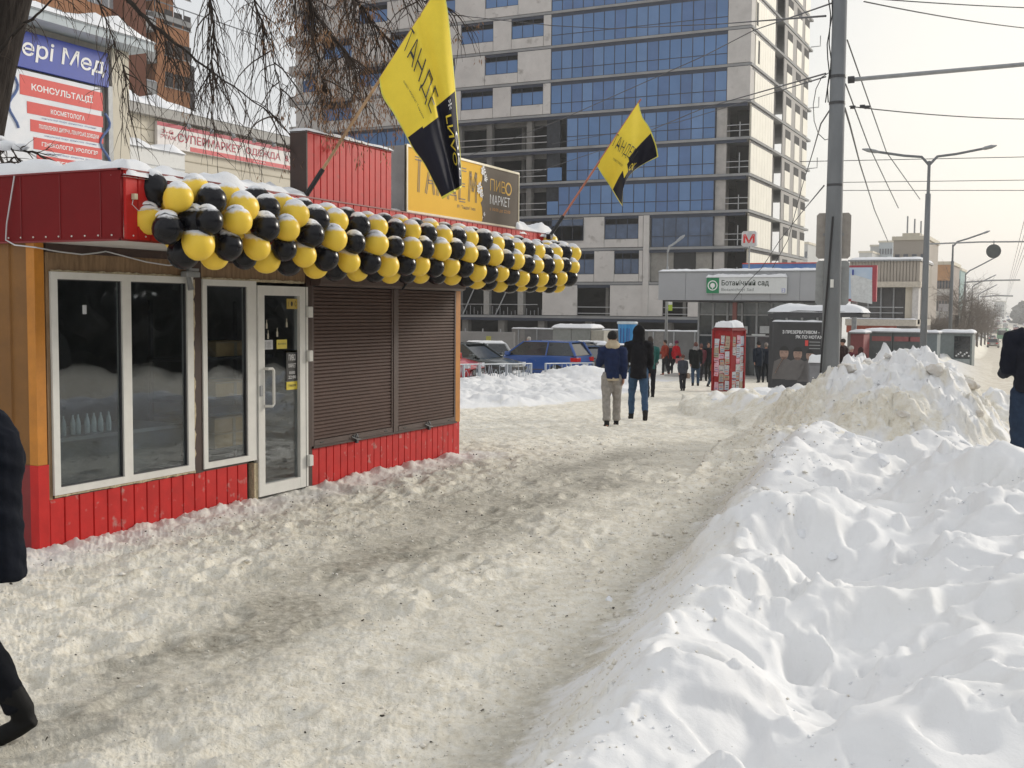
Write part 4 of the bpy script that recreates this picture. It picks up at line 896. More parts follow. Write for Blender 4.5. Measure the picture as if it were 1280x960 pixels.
# right-hand glass bands: upper (x to -27.75) and lower (set in behind the corner loggia)
for k in range(7, TOPK): curtain(-45.0, -27.75, k)
for k in range(3, 7): curtain(-43.3 if k in (5, 6) else -44.1, -28.75, k, dark=(k == 3)) if k != 3 else curtain(-34.6, -28.75, 3, dark=True)
# set-back sill returns left of the lower bands
for k in (4, 5): put('glass_pane', unit_mesh('glass_pane', 1.5, 1.25, M_TGL), -45.3, TY-.1, Zf(k)+.2, T)
# left-hand blue bands behind the big flag
for k in range(3, 7): curtain(-73.6, -56.0, k)
# the bay of bare frame in the middle
for k in range(3, 7):
    z0, z1 = Zf(k)+.16, Zf(k+1)-.16
    for x in (-55.2, -51.8, -47.4): tb(MB().box(x-.28, x+.28, TY+.1, TY+.7, z0, z1), 'column', M_TFR)
    for x in (-53.5, -49.5): tb(MB().box(x-.2, x+.2, TY+3.2, TY+3.6, z0, z1), 'column', M_TFR)
    for zz in (.55, 1.15): tb(MB().box(-55.9, -45.5, TY+.0, TY+.06, z0+zz, z0+zz+.07), 'guard_rail', M_TRAIL)
    tb(MB().box(-56, -45.0, TY+1, TY+1.3, z1-.55, z1-.01), 'beam', M_TFR)
    tb(MB().box(-45.6, -44.2, TY+.3, TY+.6, z0, z1), 'scaffold_net', mat('dark netting', (.03, .035, .045), .8, var=.3, vscale=3))
# windowed facing: list of (x0,x1) openings per storey
def win(x0, x1, z0, z1, y=TY-.1, top=.36, n=3, rz=None, glassm=None, open_top=True):
    h = z1-z0; fr = MB(); w = (x1-x0)/n; t = .05
    zt = z1-h*top
    for i in range(n+1): fr.box(x0+i*w-t/2*(0 < i < n)-(t if i == n else 0), x0+i*w+t/2*(0 < i < n)+(t if i == 0 else 0), y-.03, y+.06, z0, z1)
    for z in (z0, zt, z1-.06): fr.box(x0+t, x1-t, y-.028, y+.058, z, z+.06)
    g = tb(fr, 'window', M_TMU)
    put('pane', unit_mesh('pane', (x1-x0)-2*t, zt-z0-.06, glassm or M_TGL), x0+t, y+.03, z0+.06, g)
    MB().box(x0, x1, y+.9, y+.95, z0-.3, z1+.2).build('room_back', M_TDK, g)
    return g
def facing(x0, x1, k, openings, sill=.95, ypl=TY-.2, windows=True, head=.0, m=None, dark=False):
    """facing boards between slabs k and k+1; openings keep a sill strip below and windows inside"""
    z0, z1 = Zf(k)+.17, Zf(k+1)-.17; m = m or M_TPN
    x = x0
    def board(a, c, p, q):
        if c-a > .05: tb(MB().bbox(a+.02, c-.02, ypl, ypl+.2, p, q, .015), 'facing_panel', m)
    for (a, c) in openings:
        if a > x:
            board(x, a, z0, z1)
        board(a, c, z0, z0+sill)
        if windows: win(max(a, x0), min(c, x1), z0+sill+.01, z1-head, y=ypl+.14, glassm=M_TGD if dark else None)
        x = c
    board(x, x1, z0, z1)
for k in range(7, TOPK):
    off = 0 if k % 2 else 1
    ops = [(-71.6, -68.0), (-63.2+.0, -59.4), (-54.9, -51.3), (-49.3, -45.85)] if k % 2 else [(-67.0, -63.5), (-59.0, -55.5), (-55.0+.0, -55.0+.0001), (-51.8, -48.3)]
    ops = [o_ for o_ in ops if o_[1]-o_[0] > .1]
    if not k % 2: ops = [(-74.3, -72.6), (-67.05, -63.6), (-59.0, -55.6), (-52.2, -48.6)]
    facing(TX0, -45.03, k, ops)
# lower right part with boards and dark openings (rows just above the ground floor)
facing(-46.2, -35.4, 3, [(-46.2, -44.8), (-41.35-.1, -41.35), (-44.72+.0, -44.72+.0001)][:1]+[(-41.4, -41.39)][:0]+[(-43.6+.6, -41.4+1.6)][:0]+[(-42.9+.0, -40.0)][:0]+[(-44.7+.0, -41.35)][:0]+[(-39.3, -35.9)], dark=True, sill=.75)
facing(-46.2, -35.4, 2, [(-43.4, -40.3), (-38.25, -35.8)], dark=True, sill=.7)
put('pane', unit_mesh('pane', 3.3, 2.0, M_TGD), -44.72, TY-.27, Zf(3)+.9, T)
win(-44.75, -41.4, Zf(3)+.85, Zf(4)-.2, y=TY-.3, glassm=M_TGD)
facing(-45.7, -29.0, 1, [(-42.0, -38.65), (-33.4, -31.0)], windows=False, sill=.0)
for (a, c) in ((-42.0, -38.65), (-33.4, -31.0)):
    for zz in (.35, .95): tb(MB().box(a, c, TY-.1, TY-.04, Zf(1)+zz, Zf(1)+zz+.07), 'guard_rail', M_TRAIL)
    tb(MB().box(c-.6, c-.3, TY+.3, TY+.6, Zf(1)+.16, Zf(2)-.16), 'column', M_TFR)
tb(MB().box(-35.35, -34.8, TY-.3, TY+.3, Zf(1)+.16, Zf(4)-.16), 'pier', M_TPN)
tb(MB().bbox(-34.75, -28.9, TY+.2, TY+.4, Zf(2)+.17, Zf(3)-.2, .02), 'block_infill', mat('grey block infill', (.27, .26, .24), .9, var=.15, vscale=2, bump=.3))
tb(MB().box(-32.5, -30.4, TY+.12, TY+.19, Zf(2)+.6, Zf(3)-.3), 'dark_opening', M_TDK)
tb(MB().box(-35.3, -34.65, TY+.2, TY+.5, Zf(3)+.17, Zf(4)-.17), 'pier', M_TFR)
# lower left part: bare frame with columns and braces, seen below the garland
for k in (1, 2):
    z0, z1 = Zf(k)+.16, Zf(k+1)-.16
    for x in (-73.5, -68.8, -64.3, -59.8, -55.3, -52.0, -48.2): tb(MB().box(x-.3, x+.3, TY+.1, TY+.7, z0, z1), 'column', mat('grey column', (.34, .33, .31), .9, var=.15))
    for (a, c) in ((-54.6, -53.4), (-50.9, -49.6)): tb(MB().tube([(a, TY, z0), (c, TY+.2, z1-.2)], .06, 6), 'prop', M_TRAIL)
    tb(MB().box(-56, -46.3, TY, TY+.05, z0+1.0, z0+1.06), 'guard_rail', M_TRAIL)
    tb(MB().bbox(TX0+1.5, -69.2, TY-.1, TY+.05, z0, z1, .02), 'facing_panel', M_TPN); tb(MB().bbox(-58.2, -55.8, TY-.1, TY+.05, z0, z1, .02), 'facing_panel', M_TPN)
# ground storey
for x in (-72, -66, -60, -54.5, -50.4, -46, -41.0, -36.5, -33, -29.5, -26.0): tb(MB().box(x-.35, x+.35, TY+.3, TY+1, -2.6, Zf(1)-.16), 'column', M_TFR)
tb(MB().box(TX0+2, TX1-1, TY+6, TY+6.2, -2.6, Zf(1)-.2), 'back_wall', M_TDK)
for k_ in range(26): tb(MB().cyl((-56+k_*.42, TY+.3, Zf(1)+.16), (-56+k_*.42, TY+.3, Zf(1)+.16+random.uniform(.3, .9)), .03, n=5), 'rebar', M_TRAIL)
# corner: concrete pier above, open loggias below
for k in range(7, TOPK):
    z0, z1 = Zf(k)+.16, Zf(k+1)-.16
    tb(MB().bbox(-27.72, TX1, TY-.22, TY+1.2, z0, z1, .03), 'corner_pier', mat('smooth pale concrete', (.52, .50, .48), .8, var=.10, vscale=.8, dirt=((.40, .38, .36), 1.5, .64)))
for k in range(1, 7):
    z0, z1 = Zf(k)+.16, Zf(k+1)-.16
    tb(MB().box(-28.70, -27.75, TY+.1, TY+.4, z0, z1), 'loggia_wall', M_CONC); tb(MB().box(-28.70, -28.5, TY+.4, TY+4, z0, z1), 'loggia_wall', M_CONC)
    tb(MB().box(-27.7, TX1-.3, TY+3.5, TY+3.7, z0, z1), 'room_back', M_TDK)
    for zz in (.5, 1.0): tb(MB().box(-27.7, TX1-.05, TY-.02, TY+.03, z0+zz, z0+zz+.06), 'guard_rail', M_TRAIL)
    tb(MB().box(-26.55, -26.48, TY-.02, TY+.05, z0, z0+1.3+.5*(k % 2)), 'rail_post', M_TRAIL)
# right flank, facing the street
RX = TX1
def ribbed(y0, y1, z0, z1, n):
    w = (y1-y0)/n
    for i in range(n): put('cladding_board', unit_mesh('cladding_board', w-.05, z1-z0, M_TCR, .08), RX+.02, y0+i*w, z0, T, PI/2)
for k in range(1, TOPK):
    z0, z1 = Zf(k)+.17, Zf(k+1)-.42
    tb(MB().box(RX-.1, RX-.03, TY+.3 if k >= 7 else TY+.25, TY+8.8, z0, Zf(k+1)-.17), 'flank_wall', M_TDK if k < 1 else mat('flank backing', (.50, .47, .40), .9))
    ribbed(TY+(1.3 if k >= 7 else .35), TY+8.7, z0, z1, 8)
    tb(MB().box(RX-.02, RX+.04, TY+.3, TY+8.8, Zf(k+1)-.36, Zf(k+1)-.32), 'drip_rail', M_TMU)
    for i in range(22): put('bracket', unit_mesh('bracket', .08, .12, M_TMU, .06), RX+.04, TY+.6+i*.37, Zf(k+1)-.33, T, PI/2)
    if k in (8, 9): tb(MB().box(RX+.062, RX+.075, TY+(2.2 if k == 8 else 1.4), TY+(2.75 if k == 8 else 2.0), z0+.3, z1-.3), 'dark_opening', M_TDK)
    # recessed grey stair strip
    tb(MB().box(RX-1.0, RX-.7, TY+8.85, TY+12.6, z0-.3, Zf(k+1)-.17), 'stair_wall', M_CONC)
    # far part: concrete with light boards and dark openings
    y0 = TY+12.7
    tb(MB().box(RX-.05, RX+.05, y0, TY+24, Zf(k)+.16, Zf(k+1)-.16), 'flank_wall', mat('mid grey concrete', (.40, .385, .37), .9, var=.1))
    for yy in (y0+1.2, y0+5.4, y0+9.2):
        tb(MB().box(RX+.052, RX+.10, yy, yy+2.3, z0+.05, z0+1.75), 'cladding_board', M_TCR)
        tb(MB().box(RX+.052, RX+.07, yy, yy+2.3, z0+1.76, z0+2.6), 'dark_opening', M_TDK)
stuff(tb(spare, 'glass_pane', M_TGL)) if spare.v else None
for k in (6, 8, 10): tb(MB().tube([(RX+.3, TY+24, Zf(k)), (RX+1.2, TY+24.4, Zf(k)+.1), (RX+1.2, TY+24.4, Zf(k)+1.2)], .06, 5), 'hoist_arm', M_TRAIL)
for k in range(3, 12): tb(MB().box(TX0-1.2, TX0-.1, TY+.2, TY+2.5, Zf(k)-.1, Zf(k)+.9), 'side_balcony', M_CONC) if k >= 7 else None
# ================================================================== LEFT: CLINIC, SUPERMARKET, ORANGE BLOCK
CX = -24.
def cy(px, py, v=CX): p = onx(px, py, v); return p.y, p.z
CL = thing('clinic_building', 'pale two storey corner building with snowy eaves behind the kiosk', 'building', (CX-4, 19, -.4))
M_PALE = mat('cream render', (.62, .57, .47), .85, var=.07, vscale=.7, dirt=((.5, .46, .38), 1.2, .62))
ya, _ = cy(131, 90); yb, zt = cy(158, 58)
MB().box(CX-9, CX-.05, 10, yb, -.4, 8.97).build('wall', mat('grey render', (.42, .40, .36), .9, var=.1), CL)
MB().box(CX-.05, CX+.06, ya+.2, yb+.02, -.4, 8.97).build('corner_pillar', M_PALE, CL)
MB().box(CX-.02, CX+.10, ya+.02, ya+.18, -.4, 7.9).build('downpipe', M_GREY, CL)
MB().box(CX-9.5, CX+.75, 8, yb+.30, 8.98, 9.22).build('eaves', mat('blue grey eaves', (.45, .50, .53), .7, var=.1, vscale=1), CL)
snow_cap('snow_cover', CX-4, CX+.80, 8, yb+.35, 9.22, .34, CL, 16, 60, .5, .7, sc=.9)
M_BLUE = mat('royal blue sign face', (.015, .045, .34), .45, var=.05)
y0, z0 = cy(-30, 64); y1, z1 = cy(131, 110); _, z2 = cy(131, 68)
b1 = thing('clinic_sign', 'blue sign with white letters ending in Мед above the consultation panel', 'sign', (CX+.12, (y0+y1)/2, z1))
MB().bbox(CX+.06, CX+.18, y0, y1-.02, z1, z2, .01).build('sign_face', M_BLUE, b1)
yy0, zz0 = cy(20, 55); yy1, zz1 = cy(124, 90); hh = z2-z1
text('вері Мед', M_PURE_W, (CX+.19, (cy(4, 60)[0]+cy(124, 90)[0])/2, (z1+z2)/2+.02), EY, EZ, w=cy(124, 90)[0]-cy(4, 60)[0], h=hh*.62, parent=b1, bold=.012, shear=.12)
b2 = thing('consultation_panel', 'white panel with red bands of text reading КОНСУЛЬТАЦІЇ under the blue sign', 'sign', (CX+.1, (y0+y1)/2, 5))
ztop = z1-.06; zbot = cy(124, 205)[1]-.6
MB().box(CX+.05, CX+.12, y0, y1-.25, zbot, ztop).build('panel_face', mat('pale blue white print', (.62, .66, .72), .5, col2=(.78, .78, .8), vscale=.9), b2)
M_REDP = mat('red print', (.62, .06, .05), .5, var=.06)
M_SHB = mat('blue line drawing', (.10, .16, .35), .5)
A = cy(20, 88)[0]; B = cy(124, 115)[0]
bands = [('КОНСУЛЬТАЦІЇ', 88, 115, 118, 138, .34), ('КОСМЕТОЛОГА', 120, 140, 142, 150, .1), ('ПОЛІКЛІНІКА ДИТЯЧА, ЛІКАРСЬКІ ДОВІДКИ', 137, 155, 157, 165, .1), ('ГІНЕКОЛОГІЯ, УРОЛОГІЯ', 150, 168, 170, 178, .1), ('ТЕРАПІЯ', 165, 182, 183, 190, .1), ('МАСАЖ. МАНУАЛЬНА ТЕРАПІЯ', 176, 195, 195, 203, .1)]
zc = ztop-.12
for i, (s, *_r) in enumerate(bands):
    hgt = .50 if i == 0 else .30
    a_ = A+(0 if i == 0 else .12+.09*i); c_ = B-(0 if i < 3 else .06*(i-2))
    MB().box(CX+.121, CX+.127, a_, c_, zc-hgt, zc).build('red_band', M_REDP, b2)
    text(s, M_PURE_W, (CX+.130, (a_+c_)/2+(.05 if i else 0), zc-hgt*.5), EY, EZ, w=(c_-a_)*(.74 if i == 0 else (.82 if len(s) > 20 else .45)), h=hgt*(.48 if i == 0 else .42), parent=b2, bold=.02)
    if i: text('консультації лікаря  діагностика  лікування', M_SHB, (CX+.129, (a_+c_)/2+.1, zc-hgt-.06), EY, EZ, w=(c_-a_)*.72, h=.06, parent=b2)
    zc -= hgt+.14
for (p, q, r_) in ((12, 118, .12), (127, 165, .15)):
    yy, zz = cy(p, q); MB().tube([(CX+.13, yy+.3*math.sin(t*.7)*r_*4, zz+.5-t*.12) for t in range(12)], .035, 6).build('stethoscope_print', M_SHB, b2)
# supermarket
SXX = -28.
SM = thing('supermarket_building', 'long low cream building with a snowy roof behind the kiosk', 'building', (SXX-5, 36, -1))
yA = cy(150, 133, SXX)[0]; yB = cy(380, 188, SXX)[0]; zr = cy(260, 160, SXX)[1]
MB().box(SXX-12, SXX, 20, yB+6, -1.5, zr-.05).build('wall', M_PALE, SM)
MB().box(SXX-12, SXX+.3, 20, yB+6.3, zr-.05, zr+.28).build('parapet', mat('grey parapet flashing', (.36, .35, .33), .7), SM)
snow_cap('snow_cover', SXX-11, SXX+.3, 20, yB+6.3, zr+.28, .40, SM, 20, 90, .5, .7, sc=.8)
for i in range(14): MB().box(SXX, SXX+.02, 20, yB+6, zr-.5-i*.42, zr-.47-i*.42).build('siding_joint', mat('siding joint', (.40, .36, .28), .9), SM)
y0 = cy(192, 160, SXX)[0]; y1 = cy(372, 188, SXX)[0]; zt = cy(192, 151, SXX)[1]; zb_ = cy(228, 189, SXX)[1]
ss = thing('supermarket_sign', 'long white and red sign СУПЕРМАРКЕТ ОДЕЖДА on the cream building', 'sign', (SXX+.1, (y0+y1)/2, zb_))
MB().bbox(SXX+.03, SXX+.16, y0, y1+.4, zb_, zt, .01).build('sign_face', mat('white sign film', (.70, .66, .64), .5, var=.04), ss)
M_CRM = mat('crimson print', (.42, .03, .06), .5)
hh = zt-zb_
MB().box(SXX+.161, SXX+.166, y0, y1+.38, zt-hh*.17, zt-.01).build('red_stripe', M_CRM, ss); MB().box(SXX+.161, SXX+.166, y0+1.6, y1+.38, zb_+.01, zb_+hh*.20).build('red_stripe', mat('red stripe print', (.55, .06, .07), .5), ss)
text('СУПЕРМАРКЕТ', M_CRM, (SXX+.17, (cy(218, 180, SXX)[0]+cy(297, 190, SXX)[0])/2, zb_+hh*.50), EY, EZ, w=cy(297, 190, SXX)[0]-cy(218, 180, SXX)[0], h=hh*.36, parent=ss, bold=.012)
text('ОДЕЖДА  &', M_CRM, (SXX+.17, (cy(303, 180, SXX)[0]+cy(357, 190, SXX)[0])/2, zb_+hh*.50), EY, EZ, w=cy(357, 190, SXX)[0]-cy(303, 180, SXX)[0], h=hh*.36, parent=ss, bold=.012)
text('3-й', M_CRM, (SXX+.17, cy(205, 170, SXX)[0], zb_+hh*.64), EY, EZ, w=.55, h=hh*.16, parent=ss, bold=.012); text('ЭТАЖ', M_CRM, (SXX+.17, cy(206, 178, SXX)[0], zb_+hh*.42), EY, EZ, w=.75, h=hh*.17, parent=ss, bold=.012)
text('обуви', M_PURE_W, (SXX+.17, cy(320, 213, SXX)[0], zb_+hh*.11), EY, EZ, w=.7, h=hh*.09, parent=ss)
for i in range(7):
    yy = y0+1.0+i*(y1-y0-1)/6; MB().tube([(SXX+.1, yy, zt), (SXX+.5, yy, zt+.10), (SXX+.62, yy, zt-.02)], .02, 5).cyl((SXX+.62, yy, zt-.02), (SXX+.66, yy, zt-.14), .06, .09, 8).build('spot_lamp', M_GREY, ss)
an = thing('annex_shed', 'low white sided annex with a snowy top left of the supermarket sign', 'shed', (-24.5, 24, -.5))
p0 = cy(158, 200, -25.)[0]; p1 = cy(231, 208, -25.)[0]; zz = cy(190, 186, -25.)[1]
MB().box(-27.9, -25, p0-1, p1, -.8, zz).build('wall', mat('white siding', (.68, .68, .66), .6, var=.04), an)
for i in range(6): MB().box(-25, -24.985, p0-1, p1, zz-.5-i*.45, zz-.47-i*.45).build('siding_joint', M_GREY, an)
snow_cap('snow_cover', -27.9, -24.95, p0-1, p1, zz, .25, an, 10, 30, .3, .5, sc=1)
# orange brick apartment block
AX = -80.
AP = thing('apartment_block', 'orange brick apartment block with grey balconies beyond the clinic', 'building', (AX-8, 75, -2))
M_ORB = mat('orange brick', (.50, .24, .12), .9, var=.12, vscale=1.2, bump=.3, bscale=9); M_BRB = mat('brown brick', (.24, .10, .06), .9, var=.1, vscale=2)
M_BALC = mat('grey balcony front', (.50, .49, .47), .8, var=.15, vscale=1)
def ay(px): return cy(px, 60, AX)[0]
MB().box(AX-12, AX, 40, ay(140), -2, 45).build('brick_wall', M_ORB, AP)
MB().box(AX-12, AX+1.2, ay(142), ay(171), -2, 45).build('brick_wall', M_BRB, AP)
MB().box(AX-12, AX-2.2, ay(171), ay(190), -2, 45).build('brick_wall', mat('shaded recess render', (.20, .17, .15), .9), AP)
MB().box(AX-14, AX+.4, ay(190), ay(233), -2, 29.6).build('brick_wall', M_ORB, AP)
for k in range(12):
    z = 1.2+3.0*k
    bl = MB().box(AX-2.2, AX+.6, ay(171)+.02, ay(190)-.02, z, z+1.15).build('balcony', M_BALC, AP)
    snow_cap('snow_cover', AX-.2, AX+.65, ay(171), ay(190), z+1.15, .22, bl, 4, 12, .2, .4, sc=1)
    MB().box(AX-2.19, AX-2.1, ay(173), ay(188), z+1.2, z+2.6).build('window', M_TGD, AP)
    for (px, w_) in ((202, 1.1), (214, 1.1), (226, 1.0)):
        yy = ay(px); wn = MB().box(AX+.38, AX+.42, yy, yy+w_, z+1.1, z+2.5).build('window', mat('dim brown grey window', (.09, .08, .075), .3, var=.3), AP)
        MB().box(AX+.42, AX+.45, yy-.1, yy+w_+.1, z+1.0, z+1.1).build('sill', M_BALC, wn)
    for px in (60, 85, 110, 128):
        yy = ay(px); wn = MB().box(AX-.02, AX+.03, yy, yy+1.6, z+1.0, z+2.5).build('window', mat('pale framed window', (.35, .36, .38), .3), AP)
        MB().box(AX+.03, AX+.08, yy+.75, yy+.85, z+1.0, z+2.5).build('mullion', M_PURE_W, wn)
MB().box(AX-14.2, AX+.6, ay(190)-.2, ay(234), 29.6, 30.1).build('roof_edge', M_BALC, AP); snow_cap('snow_cover', AX-14, AX+.6, ay(190), ay(234), 30.1, .5, AP, 8, 12, .4, .4, sc=.6)
MB().box(AX-4, AX-.5, ay(196), ay(222), 30.1, 32.2).build('lift_housing', M_ORB, AP)
q = MB(); 
for i in range(9): q.cyl((AX+.3, ay(191)+i*2, 30.1), (AX+.3, ay(191)+i*2, 31.3), .05, n=5)
q.box(AX+.27, AX+.33, ay(191), ay(191)+16, 31.2, 31.3); q.build('roof_railing', M_GREY, AP)
MB().box(AX-13, AX+.3, ay(233)+.02, ay(240), -2, 26).build('side_wing', mat('dark side wing', (.12, .11, .11), .8), AP)
# ================================================================== METRO ENTRANCE AND SHELTER
MY = 54.
def my(px, py, Y=MY): p = ony(px, py, Y); return p.x, p.z
ME = thing('metro_entrance', 'metro entrance pavilion with glass front under a long grey canopy', 'metro entrance', (-13.6, MY+2, -1.5))
xa, xb, za, zt = -18.3, -9.85, 2.36, 3.73
M_CAN = mat('light grey canopy panel', (.36, .37, .39), .5, var=.05, vscale=.6, dirt=((.30, .30, .32), 1.2, .66))
for i in range(6):
    w = (xb-xa)/6; MB().bbox(xa+i*w+.004, xa+(i+1)*w-.004, MY, MY+4.2, za, zt, .01).build('canopy_panel', M_CAN, ME)
MB().box(xa-.02, xb+.02, MY-.03, MY+4.3, zt, zt+.06).build('canopy_edge', M_GREY, ME); snow_cap('snow_cover', xa, xb, MY-.03, MY+4.3, zt+.06, .11, ME, 60, 16, .15, .5, sc=1.5)
MB().box(xa+.3, xb, MY+.1, MY+4, za-.08, za-.004).build('soffit', M_DGREY, ME)
gx0 = my(862, 400)[0]; gy = MY+1.6
M_MGL = mat('dark entrance glass', (.05, .06, .065), .12, var=.5, vscale=.8, spec=.7); M_MGL2 = mat('pale upper glass', (.22, .24, .25), .2, var=.3, vscale=1, spec=.6)
n = 9; w = (xb-.1-gx0)/n
for i in range(n+1): MB().box(gx0+i*w-.05, gx0+i*w+.05, gy-.07, gy+.1, -1.6, za-.1).build('post', M_GREY, ME)
for z in (-.95+1.55, .75+.9, ): MB().box(gx0+.055, gx0+n*w-.055, gy-.06, gy+.08, z-.04, z+.04).build('rail', M_GREY, ME)
for i in range(n):
    for (a, c, m) in ((-1.55, .55, M_MGL), (.65, 1.6, M_MGL), (1.7, za-.1, M_MGL2)):
        MB().box(gx0+i*w+.055, gx0+(i+1)*w-.055, gy, gy+.04, a, c).build('glass_pane', m, ME)
MB().box(gx0-.1, xb-.1, gy+.2, MY+4, -1.6, za-.1).build('inner_wall', mat('dark hall', (.035, .035, .035), .8, var=.3), ME)
MB().box(gx0-1.2, xb+1, MY-.2, gy-.08, -1.75, -1.38).build('step', M_CONC, ME); MB().box(gx0-1.2, xb+1, MY-.7, MY-.202, -1.8, -1.52).build('step', M_CONC, ME)
for (px, w_) in ((893, .7), (915, .8), (950, .9)):
    x, z = my(px, 412, gy); MB().box(x, x+w_, gy-.05, gy-.02, z-.18, z+.18).build('notice', mat('pale notice', (.5, .52, .53), .6), ME)
MB().box(*sorted((my(940, 418, gy)[0], my(957, 418, gy)[0])), gy-.08, gy-.05, .62, .70).build('light_strip', mat('pale strip', (.7, .72, .72), .4), ME)
x, z = my(933, 405, gy)
# red steel column before the glass
MB().box(my(914, 400)[0], my(919, 400)[0], MY+.2, MY+.36, -1.4, za-.09).build('column', mat('maroon column', (.17, .06, .05), .6), ME)
# station name sign
SG = thing('station_sign', 'white station sign with green emblem reading Ботанічний сад on the grey canopy', 'sign', (-13.8, MY-.1, 2.7))
sx0, sz1 = my(884, 347); sx1, sz0 = my(984, 367)
MB().bbox(sx0, sx1, MY-.14, MY-.035, sz0, sz1, .01).build('sign_face', mat('sign white', (.66, .68, .68), .4, var=.04), SG)
gxe = my(900, 350)[0]
MB().box(sx0+.01, gxe, MY-.147, MY-.141, sz0+.01, sz1-.01).build('emblem_plate', mat('emblem green', (.015, .22, .09), .5), SG)
def ringm(cx, cz, r0, r1, y, n=20):
    b = MB(); b.add([(cx+r0*math.cos(i*2*PI/n), y, cz+r0*math.sin(i*2*PI/n)) for i in range(n)]+[(cx+r1*math.cos(i*2*PI/n), y, cz+r1*math.sin(i*2*PI/n)) for i in range(n)], [((i+1) % n, i, n+i, n+(i+1) % n) for i in range(n)]); return b
ec = ((sx0+gxe)/2, (sz0+sz1)/2)
ringm(*ec, .20, .25, MY-.150).build('emblem_ring', M_PURE_W, SG); ringm(*ec, .001, .12, MY-.150).build('emblem_tree', M_PURE_W, SG)
MB().box(ec[0]-.02, ec[0]+.02, MY-.151, MY-.1495, ec[1]-.17, ec[1]-.1).build('emblem_tree', M_PURE_W, SG)
EX_, = ((1, 0, 0),)
tx0 = my(903, 355)[0]; tx1 = my(962, 355)[0]
text('Ботанічний сад', mat('dark green grey print', (.05, .07, .06), .5), ((tx0+tx1)/2, MY-.15, sz0+(sz1-sz0)*.64), EX_, EZ, w=tx1-tx0, h=(sz1-sz0)*.42, parent=SG, bold=.015)
tx2 = my(943, 355)[0]; text('Botanichnyi Sad', mat('grey print', (.2, .22, .22), .5), ((tx0+tx2)/2, MY-.15, sz0+(sz1-sz0)*.22), EX_, EZ, w=tx2-tx0, h=(sz1-sz0)*.24, parent=SG)
MB().box(sx1-.24, sx1-.06, MY-.147, MY-.142, sz0+.05, sz0+.25).build('exit_number', mat('lilac number plate', (.4, .42, .6), .5), SG); text('2', M_PURE_W, (sx1-.15, MY-.151, sz0+.15), EX_, EZ, h=.14, parent=SG, bold=.02)
snow_cap('snow_cover', sx0, sx1, MY-.16, MY-.002, sz1+.0, .14, SG, 40, 6, .06, .5, sc=2)
MS = thing('metro_sign', 'white rounded box with red letter М on a thin post above the canopy', 'sign', (my(937, 330)[0], MY+.5, 3.8))
mxc = my(937, 300, MY+.5)[0]; mz0 = my(937, 308, MY+.5)[1]; mz1 = my(937, 289, MY+.5)[1]
q = MB(); q.prism([(mxc-.30, mz0), (mxc+.30, mz0), (mxc+.38, mz0+.08), (mxc+.36, mz1-.08), (mxc+.28, mz1), (mxc-.28, mz1), (mxc-.36, mz1-.08), (mxc-.38, mz0+.08)], MY+.38, MY+.62, 'y'); q.build('sign_box', mat('milky sign box', (.55, .55, .55), .4), MS)
text('М', mat('metro red', (.65, .02, .02), .4), (mxc, MY+.375, (mz0+mz1)/2), EX_, EZ, w=.56, h=.42, parent=MS, bold=.02)
MB().cyl((mxc, MY+.5, 3.75), (mxc, MY+.5, mz0), .035, n=8).build('post', M_GREY, MS)
# bus shelter with the advertising panel
SY = 34.5
SH = thing('bus_shelter', 'bus shelter with snow on its roof behind the concrete pole', 'bus shelter', (-9, SY+.6, -.9))
def sy(px, py, Y=SY): p = ony(px, py, Y); return p.x, p.z
x0, zr = sy(961, 391); x1 = sy(1079, 391)[0]
q = MB(); q.prism([(x0, zr-.16), (x1, zr-.10), (x1, zr-.02), (x1-.5, zr+.06), (x0+.9, zr+.08), (x0, zr-.04)], SY-.1, SY+1.3, 'y'); q.build('roof', M_DGREY, SH)
snow_cap('snow_cover', x0, x1, SY-.1, SY+1.3, zr+.03, .24, SH, 40, 14, .55, .25, sc=1.2)
gsh = zb(SY)
MB().box(x0+.03, x0+.17, SY-.02, SY+.10, gsh-.2, zr-.17).build('post', M_DGREY, SH); MB().box(x1-.75, x1-.66, SY-.02, SY+.08, gsh-.2, zr-.12).build('post', M_GREY, SH); MB().box(x1-1.15, x1-1.08, SY+1.1, SY+1.2, gsh-.2, zr-.12).build('post', M_GREY, SH)
MB().box(x1-1.05, x1-.78, SY+.5, SY+.55, gsh+.9, gsh+1.7).build('glass_pane', mat('greenish glass', (.25, .34, .30), .2, spec=.6), SH)
MB().box(x0+1.9, x1-.7, SY+.9, SY+1.2, gsh+.42, gsh+.48).build('bench', M_GREY, SH)
AD = thing('advertising_panel', 'dark advertising panel showing three men on the bus shelter side', 'advertising panel', (x0+1, SY-.12, gsh))
ax0, az1 = sy(966, 402, SY-.15); ax1, az0 = sy(1034, 475, SY-.15); az0 = min(az0, gsh+.3)
MB().box(ax0, ax1, SY-.2, SY-.06, az0-.1, az1).build('frame', M_DGREY, AD); MB().box(ax0+.05, ax1-.05, SY-.206, SY-.201, az0, az1-.05).build('poster', mat('charcoal poster', (.045, .045, .05), .3, col2=(.03, .03, .033), vscale=2), AD)
snow_cap('snow_cover', ax0, ax1, SY-.2, SY-.05, az1, .05, AD, 30, 4, .05, .4)
tcx = sy(1003, 420)[0]
text('З ПРЕЗЕРВАТИВОМ –', M_PURE_W, (sy(1003, 420)[0], SY-.21, sy(1003, 415)[1]), EX_, EZ, w=1.12, h=.10, parent=AD, bold=.02)
text('ЯК ПО НОТАХ', M_PURE_W, (sy(1013, 420)[0], SY-.21, sy(1003, 421)[1]), EX_, EZ, w=.80, h=.10, parent=AD, bold=.02)
MB().box(sy(1008, 430)[0], sy(1012, 430)[0], SY-.21, SY-.207, sy(1000, 432)[1], sy(1000, 425)[1]).build('red_mark', M_REDP, AD)
